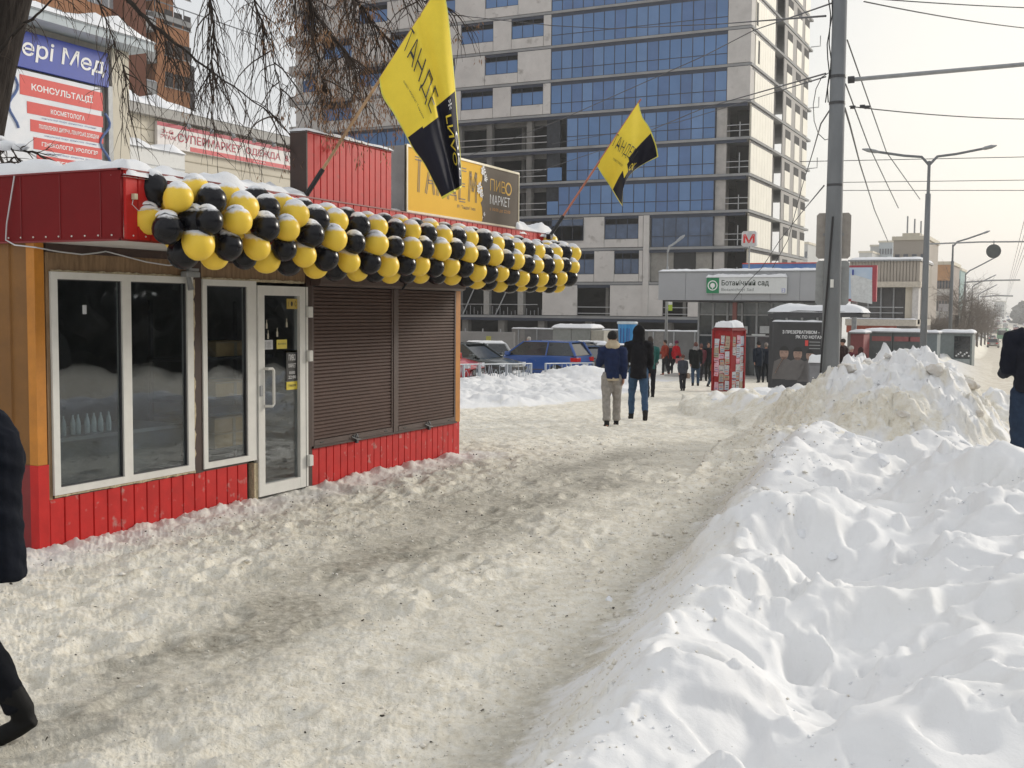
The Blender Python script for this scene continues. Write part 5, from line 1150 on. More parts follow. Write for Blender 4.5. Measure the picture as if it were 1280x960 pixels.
for i in range(3): MB().box(sy(1012, 430)[0]+.03, sy(1027, 430)[0], SY-.21, SY-.208, sy(1000, 427+i*4)[1]-.012, sy(1000, 427+i*4)[1]+.012).build('text_line', mat('grey poster print', (.3, .3, .3), .5), AD)
M_FACE = mat('printed face', (.34, .22, .17), .5, var=.15, vscale=12); M_SHIRT = mat('printed dark shirt', (.13, .12, .115), .5, var=.1)
for (px, py, s) in ((982, 441, 1.7), (999, 442, 1.65), (1014, 444, 1.4), (1026, 448, 1.1)):
    cx_, cz_ = sy(px, py); b = MB(); b.prism([(cx_+.080*s*math.cos(a*PI/10), cz_+.115*s*math.sin(a*PI/10)) for a in range(20)], SY-.213, SY-.209, 'y'); b.build('printed_face', M_FACE, AD)
    b = MB(); b.prism([(cx_+.094*s*math.cos(math.radians(20+a*14)), cz_+.128*s*math.sin(math.radians(20+a*14))) for a in range(11)], SY-.216, SY-.2131, 'y'); b.build('printed_hair', M_INK, AD)
    b = MB(); b.prism([(cx_-.07, cz_-.15), (cx_-.30, cz_-.26), (cx_-.36, cz_-.80), (cx_+.30, cz_-.80), (cx_+.26, cz_-.26), (cx_+.07, cz_-.15)], SY-.2085-.0003*px/1000, SY-.2065, 'y'); b.build('printed_figure', M_SHIRT, AD)
    b = MB(); b.prism([(cx_-.05*s, cz_-.065*s), (cx_+.05*s, cz_-.065*s), (cx_+.045*s, cz_-.11*s), (cx_-.045*s, cz_-.11*s)], SY-.217, SY-.2135, 'y'); b.build('printed_beard', mat('printed stubble', (.18, .11, .085), .5), AD)
    for e_ in (-1, 1): MB().box(cx_+e_*.035*s-.015*s, cx_+e_*.035*s+.015*s, SY-.217, SY-.2135, cz_+.014*s, cz_+.022*s).build('printed_eye', M_INK, AD)
cx_, cz_ = sy(976, 452); MB().tube([(cx_-.12, SY-.215, cz_-.35), (cx_, SY-.215, cz_-.1), (cx_+.12, SY-.215, cz_+.12)], .035, 5, squash=.2).build('printed_arm', M_FACE, AD)
# red booth pasted over with posters
PK = thing('poster_booth', 'narrow red booth pasted over with torn posters and topped with snow', 'booth', (-9.95, 37.4, -.92), math.radians(-19))
pkp = at(913, 485, 37.6); PK.location = (pkp.x, pkp.y, zb(37)-.05)
PK.rotation_euler = (0, 0, math.radians(26.1+45-2))
H_ = 2.12; s_ = .74
def pkb(b, n, m, par=PK):
    me = b.mesh(n, m); o = bpy.data.objects.new(n, me); COL.objects.link(o); o.parent = par; return o
pkb(MB().box(0, s_, 0, s_, 0, H_), 'booth_body', mat('booth red', (.30, .012, .014), .55, spec=.25, dirt=((.2, .1, .09), 6., .6)))
for (a, c) in ((0, 0), (s_, 0), (0, s_)): pkb(MB().box(a-.035, a+.035, c-.035, c+.035, 0, H_), 'corner_bar', mat('booth red', (.30, .012, .014), .55))
pkb(MB().add([(-.06, -.06, H_), (s_+.06, -.06, H_), (s_+.06, s_+.06, H_), (-.06, s_+.06, H_), (.08, .08, H_+.17), (s_-.08, .08, H_+.17), (s_-.08, s_-.08, H_+.17), (.08, s_-.08, H_+.17)], [(0, 3, 2, 1), (4, 5, 6, 7), (0, 1, 5, 4), (1, 2, 6, 5), (2, 3, 7, 6), (3, 0, 4, 7)]), 'booth_roof', M_REDF)
PCOL = [mat('paper '+n, c, .8, var=.25, vscale=14, col2=c2) for n, c, c2 in (('white', (.62, .6, .58), (.4, .38, .38)), ('pink', (.62, .25, .35), (.7, .5, .55)), ('buff', (.5, .42, .3), (.3, .25, .2)), ('grey', (.3, .3, .32), (.6, .58, .56)), ('pale blue', (.45, .5, .58), (.6, .6, .62)))]
rr = random.Random(3)
for face in (0, 1):
    for c_ in range(3):
        z = .1
        while z < 1.85:
            h_ = rr.uniform(.14, .34); w_ = rr.uniform(.16, .23); a_ = .05+c_*.22+rr.uniform(0, .02)
            if rr.random() < .9:
                b = MB(); off = -.006-rr.random()*.006; j = [rr.uniform(-.02, .02) for _ in range(8)]
                pts = [(a_+j[0], z+j[1]), (a_+w_+j[2], z+j[3]), (a_+w_+j[4], z+h_+j[5]), (a_+j[6], z+h_+j[7])]
                vs = [(p[0], off, p[1]) if face == 0 else (off, p[0], p[1]) for p in pts]
                b.add(vs if face == 0 else vs[::-1], [(0, 1, 2, 3)]); o = pkb(b, 'poster', PCOL[rr.randrange(5)])
                for q_ in range(rr.randrange(1, 4)):
                    zz = z+.04+q_*.06; b = MB(); vs = [(a_+.03, off-.002, zz), (a_+w_-.03, off-.002, zz), (a_+w_-.03, off-.002, zz+.02), (a_+.03, off-.002, zz+.02)]
                    if face: vs = [(v[1], v[0], v[2]) for v in vs][::-1]
                    b.add(vs, [(0, 1, 2, 3)]); pkb(b, 'print_block', rr.choice([M_INK, M_REDP, M_SHB]), o)
            z += h_+rr.uniform(.0, .05)
sc_ = snow_cap('snow_cover', 0.02, s_, 0.02, s_, H_+.10, .22, None, 14, 14, .2, .2); sc_.parent = PK
# small grey cabinet by the pole
cbp = at(1020, 470, 27.5); CB = thing('utility_cabinet', 'small grey cabinet capped with snow left of the concrete pole', 'cabinet', (cbp.x, cbp.y, zb(cbp.y)))
MB().bbox(cbp.x-.16, cbp.x+.16, cbp.y-.12, cbp.y+.12, -.6, .60, .01).build('cabinet_body', mat('cabinet grey', (.16, .16, .17), .5), CB); snow_cap('snow_cover', cbp.x-.17, cbp.x+.17, cbp.y-.13, cbp.y+.13, .60, .19, CB, 12, 10, .09, .2)
MB().box(cbp.x-.13, cbp.x+.13, cbp.y-.125, cbp.y-.121, -.5, .52).build('cabinet_door', mat('cabinet door', (.20, .20, .21), .5), CB)
# ================================================================== POLES AND WIRES
BP = at(1037, 470, 22.2); BT = at(1051, -60, 22.2); BT.x = BP.x; BT.y = BP.y
bp = thing('concrete_pole', 'thick grey concrete pole standing in the ploughed snow', 'pole', (BP.x, BP.y, zb(BP.y)))
MB().tube([(BP.x, BP.y, -.6), (BP.x, BP.y, 3), (BP.x, BP.y, 9.2)], [.185, .165, .130], 20).build('pole_shaft', M_POLE, bp, smooth=True)
b = MB()
vd = Vector((BP.x, BP.y, 0)).normalized(); sdv = Vector((vd.y, -vd.x, 0))      # away from the path, and to the right
def pl(r_, f_, z): return Vector((BP.x, BP.y, z))+sdv*r_-vd*f_
for dx_ in (-.16, -.19): b.tube([pl(dx_+.03*math.sin(i*1.7+dx_*40), .05+.02*math.cos(i*2.1), 9.0-i*.28) for i in range(12)], .012, 5)
cb_ = b.build('cable_bundle', M_BLACK, bp)
b = MB().tube([pl(-.02, .17, 3.7), pl(-.08, .18, 2.5), pl(-.16, .17, 1.0), pl(-.20, .15, -.1)], .02, 6); b.build('cable', M_BLACK, bp)
for z in (1.85+(388-100)/1400*22.2, 1.85+(388-132)/1400*22.2, 1.85+(388-232)/1400*22.2): MB().lathe((BP.x, BP.y, z-.03), [(.158, 0), (.158, .05)], 20).build('clamp', M_DGREY, bp)
MB().bbox(pl(0, .18, 0).x-.03, pl(0, .18, 0).x+.03, pl(0, .2, 0).y-.02, pl(0, .2, 0).y+.02, 2.32, 2.48, .004).build('pole_tag', M_WHITE, bp)
for (ra, rb_, zt_, zb2, m_, nm, lb) in ((-.33, .33, 3.80, 2.90, mat('pinkish grey plate back', (.36, .33, .30), .6), 'road_sign', 'upper of two blank sign backs on the concrete pole'), (-.32, .32, 2.86, 1.98, mat('grey plate back', (.33, .34, .34), .6), 'road_sign', 'lower of two blank sign backs on the concrete pole')):
    t = thing(nm, lb, 'sign', pl(0, -.2, zb2), 0, 'sign backs on the concrete pole')
    b = MB(); cs = []
    for (r_, z_) in ((ra+.05, zb2), (rb_-.05, zb2), (rb_, zb2+.05), (rb_, zt_-.05), (rb_-.05, zt_), (ra+.05, zt_), (ra, zt_-.05), (ra, zb2+.05)): cs.append((r_, z_))
    b.add([pl(r_, -.20, z_) for r_, z_ in cs]+[pl(r_, -.23, z_) for r_, z_ in cs], [tuple(range(8)), tuple(reversed(range(8, 16)))]+[(i, 8+i, 8+(i+1) % 8, (i+1) % 8) for i in range(8)])
    b.build('sign_plate', m_, t); b = MB(); b.add([pl(-.2, -.16, (zt_+zb2)/2), pl(.2, -.16, (zt_+zb2)/2), pl(.2, -.2, (zt_+zb2)/2), pl(-.2, -.2, (zt_+zb2)/2), pl(-.2, -.16, (zt_+zb2)/2+.05), pl(.2, -.16, (zt_+zb2)/2+.05), pl(.2, -.2, (zt_+zb2)/2+.05), pl(-.2, -.2, (zt_+zb2)/2+.05)], [(0, 3, 2, 1), (4, 5, 6, 7), (0, 1, 5, 4), (1, 2, 6, 5), (2, 3, 7, 6), (3, 0, 4, 7)]); b.build('bracket', M_GREY, t)
ta = thing('trolley_wire_arm', 'long horizontal grey pipe arm reaching right from the concrete pole', 'pole arm', pl(.15, 0, 6.4))
a0 = at(1060, 100, 22.2); a1 = at(1330, 76, 21.5)
MB().tube([a0, a0.lerp(a1, .5), a1], .042, 10).build('arm_pipe', M_GREY, ta); MB().tube([a0+(a1-a0)*.0, a0+(a1-a0)*.03], .07, 10).build('arm_clamp', M_DGREY, ta)
def wire(name, label, pts, r=.008, sag=0., m=None, group='overhead wires'):
    P_ = [at(*p) for p in pts]; out_ = []
    for i in range(len(P_)-1):
        for k in range(8 if sag or len(P_) < 4 else 3):
            n_ = 8 if sag or len(P_) < 4 else 3; t = k/n_; p = P_[i].lerp(P_[i+1], t); p.z -= sag*4*t*(1-t); out_.append(p)
    out_.append(P_[-1])
    o = MB().tube(out_, r, 5).build(name, m or M_BLACK, None); return tag(o, label, 'wire', group)
wire('wire', 'wire running from the pole top to the upper right corner', [(1080, 2, 22), (1290, 36, 30)], .014, .05)
wire('wire', 'highest wire at the upper right edge of the frame', [(1075, -3, 22), (1290, 10, 26)], .012, .02)
wire('wire', 'wire from the porcelain insulator running right', [(1062, 133, 22), (1300, 149, 27)], .012, .06)
wire('wire', 'thin level wire just above the double street lamp heads', [(1000, 202, 60), (1290, 196, 60)], .02, 0.)
wire('wire', 'level wire crossing the double lamp pole below its arms', [(1050, 228, 60), (1290, 225, 60)], .018, 0.)
wire('wire', 'lowest level wire crossing the double lamp pole', [(1050, 238, 60), (1290, 238, 60)], .018, 0.)
wire('wire', 'steep wire from the pole down to the double lamp pole', [(1059, 50, 22), (1108, 190, 34), (1150, 249, 41)], .014, .0)
wire('wire', 'second steep wire descending right of the concrete pole', [(1057, 105, 22), (1085, 180, 30), (1123, 260, 40)], .014)
wire('wire', 'crooked cable dropping from the insulators to the pavilion roof', [(1056, 135, 22), (1062, 155, 24), (1075, 205, 34), (1093, 262, 50), (1110, 302, 70)], .02)
wire('wire', 'crooked cable sagging left from the pole clamp', [(1037, 138, 22), (1026, 155, 24), (1016, 190, 34), (1003, 232, 50), (985, 300, 54), (960, 345, 54)], .016)
wire('wire', 'cable from the canopy sign up to the concrete pole', [(917, 375, 53), (935, 352, 53), (952, 335, 53), (975, 300, 50), (1005, 262, 42), (1030, 232, 22)], .016, m=M_DGREY)
wire('wire', 'wire crossing the tower corner up to the pole top', [(560, 205, 70), (700, 150, 60), (880, 70, 45), (942, 38, 40), (1040, 4, 22)], .018, 0.0, M_DGREY)
wire('wire', 'wire crossing the glass bands towards the pole clamp', [(620, 232, 70), (760, 185, 60), (880, 135, 45), (1032, 92, 22)], .018, .0, M_DGREY)
wire('wire', 'lower of two wires meeting at the pole clamp', [(690, 180, 70), (850, 152, 60), (960, 118, 40), (1032, 96, 22)], .016, .0, M_DGREY)
wire('wire', 'slack wire from the tree across the left tower windows', [(520, 14, 60), (690, 32, 60), (760, 36, 60), (900, 30, 50), (1032, 20, 22)], .022, .0, M_DGREY)
wire('wire', 'thin wire behind the red M sign running right', [(740, 360, 60), (860, 318, 60), (990, 262, 50), (1130, 200, 50), (1290, 130, 50)], .014, 0, M_GREY) if False else None
b = MB()
for (px, py) in ((1066, 134), (1078, 133), (1084, 134)): p = at(px, py, 22.1); b.tube([p-sdv*.05, p+sdv*.05], .035, 8)
tag(b.build('insulator', M_DGREY, None), 'dark porcelain insulators on the wire beside the pole', 'insulator')
b = MB().tube([pl(-.17, 0, 6.5)+sdv*(-.28*math.sin(t*.5))+Vector((0, 0, -.65*(1-math.cos(t*.5)))) for t in range(13)], .009, 5); tag(b.build('wire_loop', M_DGREY, None), 'loose loop of cable hanging left of the concrete pole', 'cable')
def lampmesh():
    b = MB(); b.lathe((0, 0, 0), [(.02, -.30), (.09, -.22), (.12, 0), (.09, .22), (.02, .28)], 10, 'y', (1, .5)); return b
def street_lamp(px, base_d, top_py, label, heads, r0=.13, grp='street lamps along the road', m=None):
    p = at(px, 400, base_d); top = at(px, top_py, base_d); g = zb(p.y); p.z = g; top.x, top.y = p.x, p.y
    t = thing('street_lamp', label, 'street lamp', p, 0, grp); m = m or M_POLE
    MB().tube([p-Vector((0, 0, .3)), p.lerp(top, .5), p.lerp(top, .86)], [r0, r0*.85, r0*.72], 12).build('pole_shaft', m, t, smooth=True)
    MB().tube([p.lerp(top, .86), top], [r0*.45, r0*.4], 8).build('pole_top', m, t)
    for (hx, hy) in heads:
        e = at(hx, hy, base_d); e2 = top+(e-top)*.15+Vector((0, 0, .10))
        MB().tube([top-Vector((0, 0, .15)), e2, top.lerp(e, .5)+Vector((0, 0, .03)), e], .034+.0004*base_d, 6).build('lamp_arm', m, t)
        dd = (e-top).normalized(); s = .8+.004*base_d
        MB().tube([e-dd*.05*s, e+dd*.12*s, e+dd*.4*s, e+dd*.62*s], [.06*s, .12*s, .13*s, .04*s], 8, squash=.6).build('lamp_head', M_GREY, t)
    return t
street_lamp(1155, 42, 203, 'double armed street lamp right of the concrete pole', [(1098, 190), (1228, 186)], .135)
street_lamp(833, 62, 312, 'single armed thin lamp post at the left end of the metro canopy', [(846, 302)], .09, m=M_GREY)
street_lamp(1188, 92, 306, 'second lamp post along the road beyond the double lamp', [(1228, 292)], .17)
street_lamp(1205, 170, 342, 'third lamp post along the road beside the bare trees', [(1240, 324)], .20)
street_lamp(1214, 250, 358, 'fourth lamp post along the road', [(1240, 346)], .22)
street_lamp(1222, 330, 368, 'farthest lamp post along the road', [(1242, 358)], .24)
for (x0_, y0_, x1_, y1_, d_, lb) in ((1160, 305, 1290, 302, 80, 'long span pipe over the road carrying the round sign'), (1205, 353, 1275, 350, 170, 'second span pipe over the road'), (1225, 371, 1266, 370, 260, 'farthest span pipe over the road')):
    tag(MB().tube([at(x0_, y0_, d_), at((x0_+x1_)/2, (y0_+y1_)/2-1, d_), at(x1_, y1_, d_)], .045*d_/60, 6).build('span_pipe', M_GREY, None), lb, 'span pipe')
rs = thing('round_sign', 'dark round sign hanging from the span pipe over the road', 'sign', at(1242, 314, 80)); c_ = at(1242, 314, 80)
MB().lathe(c_, [(.40, -.06), (.50, -.04), (.50, .04), (.40, .06)], 20, 'y').build('sign_disc', mat('dark disc', (.08, .09, .09), .5), rs); MB().cyl(c_+Vector((0, 0, .4)), c_+Vector((0, 0, .75)), .04, n=6).build('hanger', M_GREY, rs)
for i in range(4): wire('wire', ['left trolley wire over the road', 'second trolley wire over the road', 'third trolley wire over the road', 'right trolley wire over the road'][i], [(1290+i*5, 236+i*6, 60), (1262+i*2, 350, 200), (1256, 382, 600)], .02, .0, M_DGREY, 'trolley wires')
# ================================================================== CARS
M_TYRE = mat('tyre rubber', (.02, .02, .02), .8); M_RIM = mat('wheel rim', (.35, .35, .36), .35, metal=.6); M_CGL = mat('car window glass', (.018, .022, .026), .08, spec=.8)
M_TAIL = mat('red tail lamp', (.5, .01, .01), .2); M_HEADL = mat('clear headlamp', (.55, .57, .6), .12, spec=.8); M_PLATE = mat('number plate white', (.7, .7, .7), .5)
KIND = {  # length, width, belt height, roof height, stations: (x, hood/belt z) profile of lower body ; greenhouse (x at belt front, roof front, roof rear, belt rear)
 'suv': (4.45, 1.82, 1.02, 1.62, [(-2.22, .55, .75), (-2.15, .35, 1.0), (-1.9, .28, 1.06), (-.6, .25, 1.03), (.7, .25, 1.02), (1.3, .26, .98), (1.95, .30, .86), (2.2, .38, .62), (2.24, .45, .55)], (1.15, .30, -1.75, -2.12)),
 'hatch': (4.0, 1.72, .92, 1.46, [(-2.0, .5, .7), (-1.93, .33, .92), (-1.7, .26, .95), (-.5, .23, .93), (.6, .23, .92), (1.2, .24, .87), (1.75, .28, .74), (1.97, .36, .58), (2.0, .45, .5)], (1.05, .25, -1.55, -1.92)),
 'sedan': (4.5, 1.76, .92, 1.44, [(-2.25, .5, .7), (-2.2, .33, .92), (-1.6, .26, .97), (-.5, .23, .93), (.6, .23, .92), (1.2, .24, .87), (1.95, .28, .76), (2.22, .36, .6), (2.25, .45, .52)], (1.05, .20, -1.0, -1.65)),
}
def car(kind, colr, label, p, heading, snow=False, group='cars parked behind the railing', nm='parked_car', cat='car'):
    L_, W_, zb_, zr_, st, gh = KIND[kind]; t = thing(nm, label, cat, p, heading, group); hw = W_/2
    m = mat('car paint %.2f %.2f %.2f' % colr, colr, .25, var=.03, coat=.6, spec=.5, dirt=((.3, .28, .25), 2.5, .68))
    def q(b, name, mm, par=t, sm=False):
        me = b.mesh(name, mm, sm); 
        if sm: me.set_sharp_from_angle(angle=math.radians(35))
        o = bpy.data.objects.new(name, me); COL.objects.link(o); o.parent = par; return o
    vs = []; fs = []
    for (x, zl, zt_) in st:
        e = min(1, (L_/2-abs(x))/.35+.62) if abs(x) > L_/2-.35 else 1
        w = hw*min(1, .80+.2*min(1, (L_/2+.05-abs(x))/.5))
        prof = [(w*.90, zl), (w, zl+.12), (w*1.0, (zl+zt_)/2+.05), (w*.97, zt_-.07), (w*.86, zt_)]
        for (a, c) in prof: vs.append((x, a, c))
        for (a, c) in reversed(prof): vs.append((x, -a, c))
    n = 10
    for i in range(len(st)-1):
        for k in range(n): fs.append((i*n+k, (i+1)*n+k, (i+1)*n+(k+1) % n, i*n+(k+1) % n))
    fs += [tuple(range(n)), tuple(reversed(range((len(st)-1)*n, len(st)*n)))]
    q(MB().add(vs, fs), 'body', m, t, True)
    xf, rf, rr_, xr = gh; b = MB(); w1, w2 = hw*.90, hw*.72
    zz = zb_-.03
    pf = [(xf, w1, zz), (rf, w2, zr_-.05), (rr_, w2, zr_-.06), (xr, w1, zz+.03)]
    b.add([(x, y, z) for x, y, z in pf]+[(x, -y, z) for x, y, z in pf], [(0, 1, 2, 3), (7, 6, 5, 4), (0, 4, 5, 1), (2, 6, 7, 3), (1, 5, 6, 2), (0, 3, 7, 4)]); q(b, 'window_glass', M_CGL)
    b = MB(); ring = [(rf+.12, w2+.01, zr_-.055), (rf-.15, w2-.05, zr_-.005), ((rf+rr_)/2, w2-.06, zr_+.01), (rr_+.12, w2-.05, zr_-.015), (rr_-.08, w2+.01, zr_-.06)]
    b.add([r_ for r_ in ring]+[(x, -y, z) for x, y, z in ring], [(0, 1, 6, 5), (1, 2, 7, 6), (2, 3, 8, 7), (3, 4, 9, 8), (0, 4, 3, 2, 1), (5, 6, 7, 8, 9), (0, 5, 9, 4)]); q(b, 'roof', m)
    for s in (1, -1):
        xm = (rf+rr_)/2-.05
        for (A_, B_, r_) in (((xf+.02, w1*s*1.005, zz), (rf+.04, w2*s*1.01, zr_-.04), .035), ((xm, w1*s*1.01, zz), (xm-.05, w2*s*1.02, zr_-.04), .035), ((xr-.02, w1*s*1.0, zz), (rr_-.05, w2*s*1.01, zr_-.05), .06)): q(MB().tube([A_, B_], r_, 6), 'pillar', m)
        b = MB(); b.bbox(xf-.28, xf-.08, s*(hw+.16), s*(hw-.02), zb_-.02, zb_+.13, .02) if s > 0 else b.bbox(xf-.28, xf-.08, -(hw+.16), -(hw-.02), zb_-.02, zb_+.13, .02); q(b, 'mirror', m)
        q(MB().box(st[-2][0]-.42, st[-2][0]-.04, s*(hw*.60), s*(hw*.86), .60, .74), 'headlight', M_HEADL)
        q(MB().box(st[0][0]-.02, st[0][0]+.30, s*(hw*.55), s*(hw*.93), zb_-.25, zb_-.08), 'tail_light', M_TAIL)
        for xw in (L_*.30, -L_*.29):
            wh = q(MB().lathe((xw, s*(hw-.10), .32), [(.20, -.10), (.32, -.09), (.33, 0), (.32, .09), (.20, .10)], 18, 'y'), 'wheel', M_TYRE)
            q(MB().lathe((xw, s*(hw-.10)+s*.085, .32), [(.19, -.02), (.20, .0), (.08, .025)], 14, 'y'), 'rim', M_RIM, wh)
        q(MB().box(-.7, .9, s*(hw*.998), s*(hw*1.004), .40, .44), 'side_trim', M_DGREY)
    q(MB().box(st[-1][0]-.03, st[-1][0]+.02, -.5, .5, .38, .54), 'grille', M_BLACK); q(MB().box(st[-1][0]+.021, st[-1][0]+.03, -.26, .26, .33, .44), 'number_plate', M_PLATE)
    q(MB().box(st[0][0]-.03, st[0][0]-.005, -.26, .26, .56, .67), 'number_plate', M_PLATE)
    if snow:
        sc = snow_cap('snow_cover', rr_-.05, rf+.05, -w2, w2, zr_-.02, .10, None, 14, 10, .25, .3); sc.parent = t
        if snow > 1: sc = snow_cap('snow_cover', xf-.05, st[-2][0]-.1, -hw*.8, hw*.8, zb_-.11, .10, None, 14, 10, .25, .3); sc.parent = t
    return t
def gp(px, d): p = at(px, 400, d); p.z = zb(p.y)+.02; return p
HL = PI                                       # heading -X
car('suv', (.015, .075, .30), 'blue SUV side on behind the railing', gp(673, 48.0), PI-.03)
car('sedan', (.035, .045, .045), 'dark green grey car at the left beside the kiosk corner', gp(586, 43.5), -.15)
car('hatch', (.45, .02, .025), 'bright red car whose front shows low beside the kiosk corner', gp(530, 38.0), .10)
car('hatch', (.42, .43, .44), 'silver car with thick snow on its roof behind the dark green car', gp(590, 54), PI+.5, 2)
car('hatch', (.50, .035, .02), 'red hatchback facing the camera left of the blue SUV', gp(612, 58), -.75, 1)
car('suv', (.40, .42, .44), 'silver SUV standing behind the blue SUV', gp(727, 60), -.1)
car('sedan', (.05, .052, .055), 'dark sedan with its windscreen towards the walkers', gp(735, 54), -.45)
car('hatch', (.50, .50, .50), 'white car with a snowy roof beyond the silver SUV', gp(752, 70), .3, 1)
car('sedan', (.30, .31, .32), 'grey car with a snowy bonnet half behind the first walker', gp(772, 62), -.2, 2)
# ================================================================== RAILING
def rail_panel(y0, y1, x=-17.4, label=''):
    g0, g1 = zb(y0), zb(y1); top0, top1 = g0+.74, g1+.74
    t = thing('railing_panel', label, 'railing', (x, (y0+y1)/2, g0), 0, 'pedestrian railing along the car park')
    M_R = mat('grey painted railing', (.36, .40, .44), .5, var=.15, vscale=5)
    def Z(y, f): return (g0+(g1-g0)*(y-y0)/(y1-y0))+f
    for y in (y0, (y0+y1)/2, y1): MB().box(x-.03, x+.03, y-.03, y+.03, Z(y, -.3), Z(y, .72)).build('post', M_R, t)
    MB().tube([(x, y0-.05, top0), (x, y1+.05, top1)], .025, 6).build('top_rail', M_R, t); MB().tube([(x, y0, top0-.6), (x, y1, top1-.6)], .02, 6).build('bottom_rail', M_R, t)
    MB().box(x-.03, x+.03, y0-.05, y1+.05, 0, .03).build('snow_cover', M_SNOW, t).matrix_world if False else None
    n = max(2, int((y1-y0)/.5)); w = (y1-y0)/n
    for i in range(n):
        a = y0+i*w; b = MB(); r = .013
        def S(pts): b.tube([(x, a+p*w, Z(a+p*w, q)) for p, q in pts], r, 4)
        k = i % 3
        if k == 0: S([(.1, .14), (.1, .5), (.5, .5), (.5, .3), (.75, .3), (.75, .7)])
        elif k == 1: S([(.1, .3), (.35, .7), (.5, .25), (.65, .7), (.9, .3)])
        else: S([(.1, .14), (.1, .45), (.35, .55), (.6, .45), (.6, .2), (.9, .2), (.9, .7)])
        b.build('scroll_bar', M_R, t)
ya = onx(560, 462, -17.4).y; 
rail_panel(onx(560, 463, -17.4).y, onx(598, 460, -17.4).y, label='railing panel nearest the kiosk before the red car')
rail_panel(onx(600, 459, -17.4).y, onx(664, 453, -17.4).y, label='middle railing panel before the blue SUV')
rail_panel(onx(682, 452, -17.4).y, onx(742, 447, -17.4).y, label='railing panel half buried in snow before the tail of the blue SUV')
# ================================================================== SITE FENCE AND YARD
FY = 84.
fn = thing('site_fence', 'grey board fence with snow along its top before the tower', 'fence', (-48, FY, -2))
x0 = ony(560, 420, FY).x; x1 = ony(885, 414, FY).x; zt = ony(760, 413.5, FY).z; i = 0; x = x0
M_FEN = mat('grey fence board', (.13, .13, .13), .8, var=.2, vscale=1.2); M_FEN2 = mat('lighter fence board', (.20, .19, .18), .8, var=.15)
x = ony(640, 420, FY).x
while x < x1: MB().box(x, x+1.18, FY-.03, FY+.03, -2.4, zt).build('fence_board', M_FEN if i % 5 else M_FEN2, fn); x += 1.2; i += 1
MB().box(ony(640, 420, FY).x, x1, FY-.08, FY+.08, zt+.002, zt+.06).build('fence_cap', M_GREY, fn); snow_cap('snow_cover', ony(640, 420, FY).x, x1, FY-.09, FY+.09, zt+.06, .09, fn, 120, 4, .08, .4, sc=1)
for i in range(0, 20): MB().box(x0+1.4*i*1.2, x0+1.4*i*1.2+.1, FY-.12, FY-.05, -2.4, zt).build('fence_post', M_GREY, fn)
lw = thing('yard_wall', 'low grey concrete wall left of the shed behind the snowy cars', 'wall', (-55, 78, -2))
MB().bbox(ony(540, 420, 78.).x, ony(642, 420, 78.).x, 78, 78.3, -2.4, ony(600, 414.5, 78.).z, .02).build('wall_slab', mat('yard wall concrete', (.22, .215, .21), .85, var=.12, vscale=.8), lw)
MB().box(ony(608, 420, 78.).x, ony(614, 420, 78.).x, 77.95, 77.99, ony(600, 426, 78.).z, ony(600, 420, 78.).z).build('yellow_mark', mat('olive yellow mark', (.35, .33, .06), .6), lw)
def ywall(px0, px1, pyt, d, nm, lb, m, cat_, hdep=2.2, snow=.2, parts=None):
    a = at(px0, pyt, d); c = at(px1, pyt, d); Y_ = (a.y+c.y)/2; xx0 = ony(px0, pyt, Y_).x; xx1 = ony(px1, pyt, Y_).x; z1_ = ony((px0+px1)/2, pyt, Y_).z; g = zb(Y_)-.2
    t = thing(nm, lb, cat_, ((xx0+xx1)/2, Y_+hdep/2, g)); n_ = max(1, int((xx1-xx0)/1.0)); w_ = (xx1-xx0)/n_
    for i in range(n_): MB().bbox(xx0+i*w_+.01, xx0+(i+1)*w_-.01, Y_, Y_+hdep, g, z1_, .02).build('wall_panel', m, t)
    MB().box(xx0-.08, xx1+.08, Y_-.08, Y_+hdep+.08, z1_, z1_+.07).build('roof', M_GREY, t)
    if snow: snow_cap('snow_cover', xx0-.08, xx1+.08, Y_-.08, Y_+hdep+.08, z1_+.07, snow, t, 40, 10, .3, .3, sc=.8)
    return t, xx0, xx1, Y_, g, z1_
t, a, c, Y_, g, z1_ = ywall(691, 738, 411, 74, 'site_cabin', 'grey site cabin with a rounded snowy roof behind the silver SUV', mat('grey green cabin', (.20, .21, .20), .7, var=.12), 'cabin', 2.2, .22)
MB().box(c, c+.9, Y_+.1, Y_+1.8, g, z1_-.1).build('end_wall', mat('beige cabin end', (.34, .32, .27), .7), t)
# cup shaped blue stall
cp = at(784, 420, 68); CUP = thing('cup_stall', 'blue stall shaped like a tapered paper cup behind the tall walker', 'stall', (cp.x, cp.y, zb(cp.y)))
ztc = at(784, 404, 68).z
MB().lathe((cp.x, cp.y, 0), [(.42, zb(cp.y)), (.58, ztc-.05)], 24).build('cup_wall', mat('cup blue', (.02, .22, .55), .4, col2=(.04, .32, .66), vscale=2, noise_stretch=(3, 3, .3)), CUP, smooth=False)
MB().lathe((cp.x, cp.y, 0), [(.62, ztc-.05), (.64, ztc+.02), (.60, ztc+.10)], 24).build('cup_rim', mat('pale rim', (.55, .62, .66), .5), CUP)
for k_ in (3, 9, 15, 19): MB().box(cp.x-.35+k_*.035, cp.x-.31+k_*.035, cp.y-.60, cp.y-.55, zb(cp.y)+.8, ztc-.3).build('stripe', mat('dark blue stripe', (.02, .08, .3), .5), CUP)
ls = thing('lime_sign', 'small lime yellow sign on the thin lamp post', 'sign', at(838, 382, 61.5)); a_ = at(838, 382, 61.5)
MB().box(a_.x-.11, a_.x+.11, a_.y-.02, a_.y, a_.z-.28, a_.z+.28).build('sign_plate', mat('lime sign', (.45, .62, .05), .5), ls); MB().box(a_.x-.11, a_.x+.11, a_.y-.025, a_.y-.021, a_.z+.05, a_.z+.28).build('sign_top', M_PURE_W, ls)
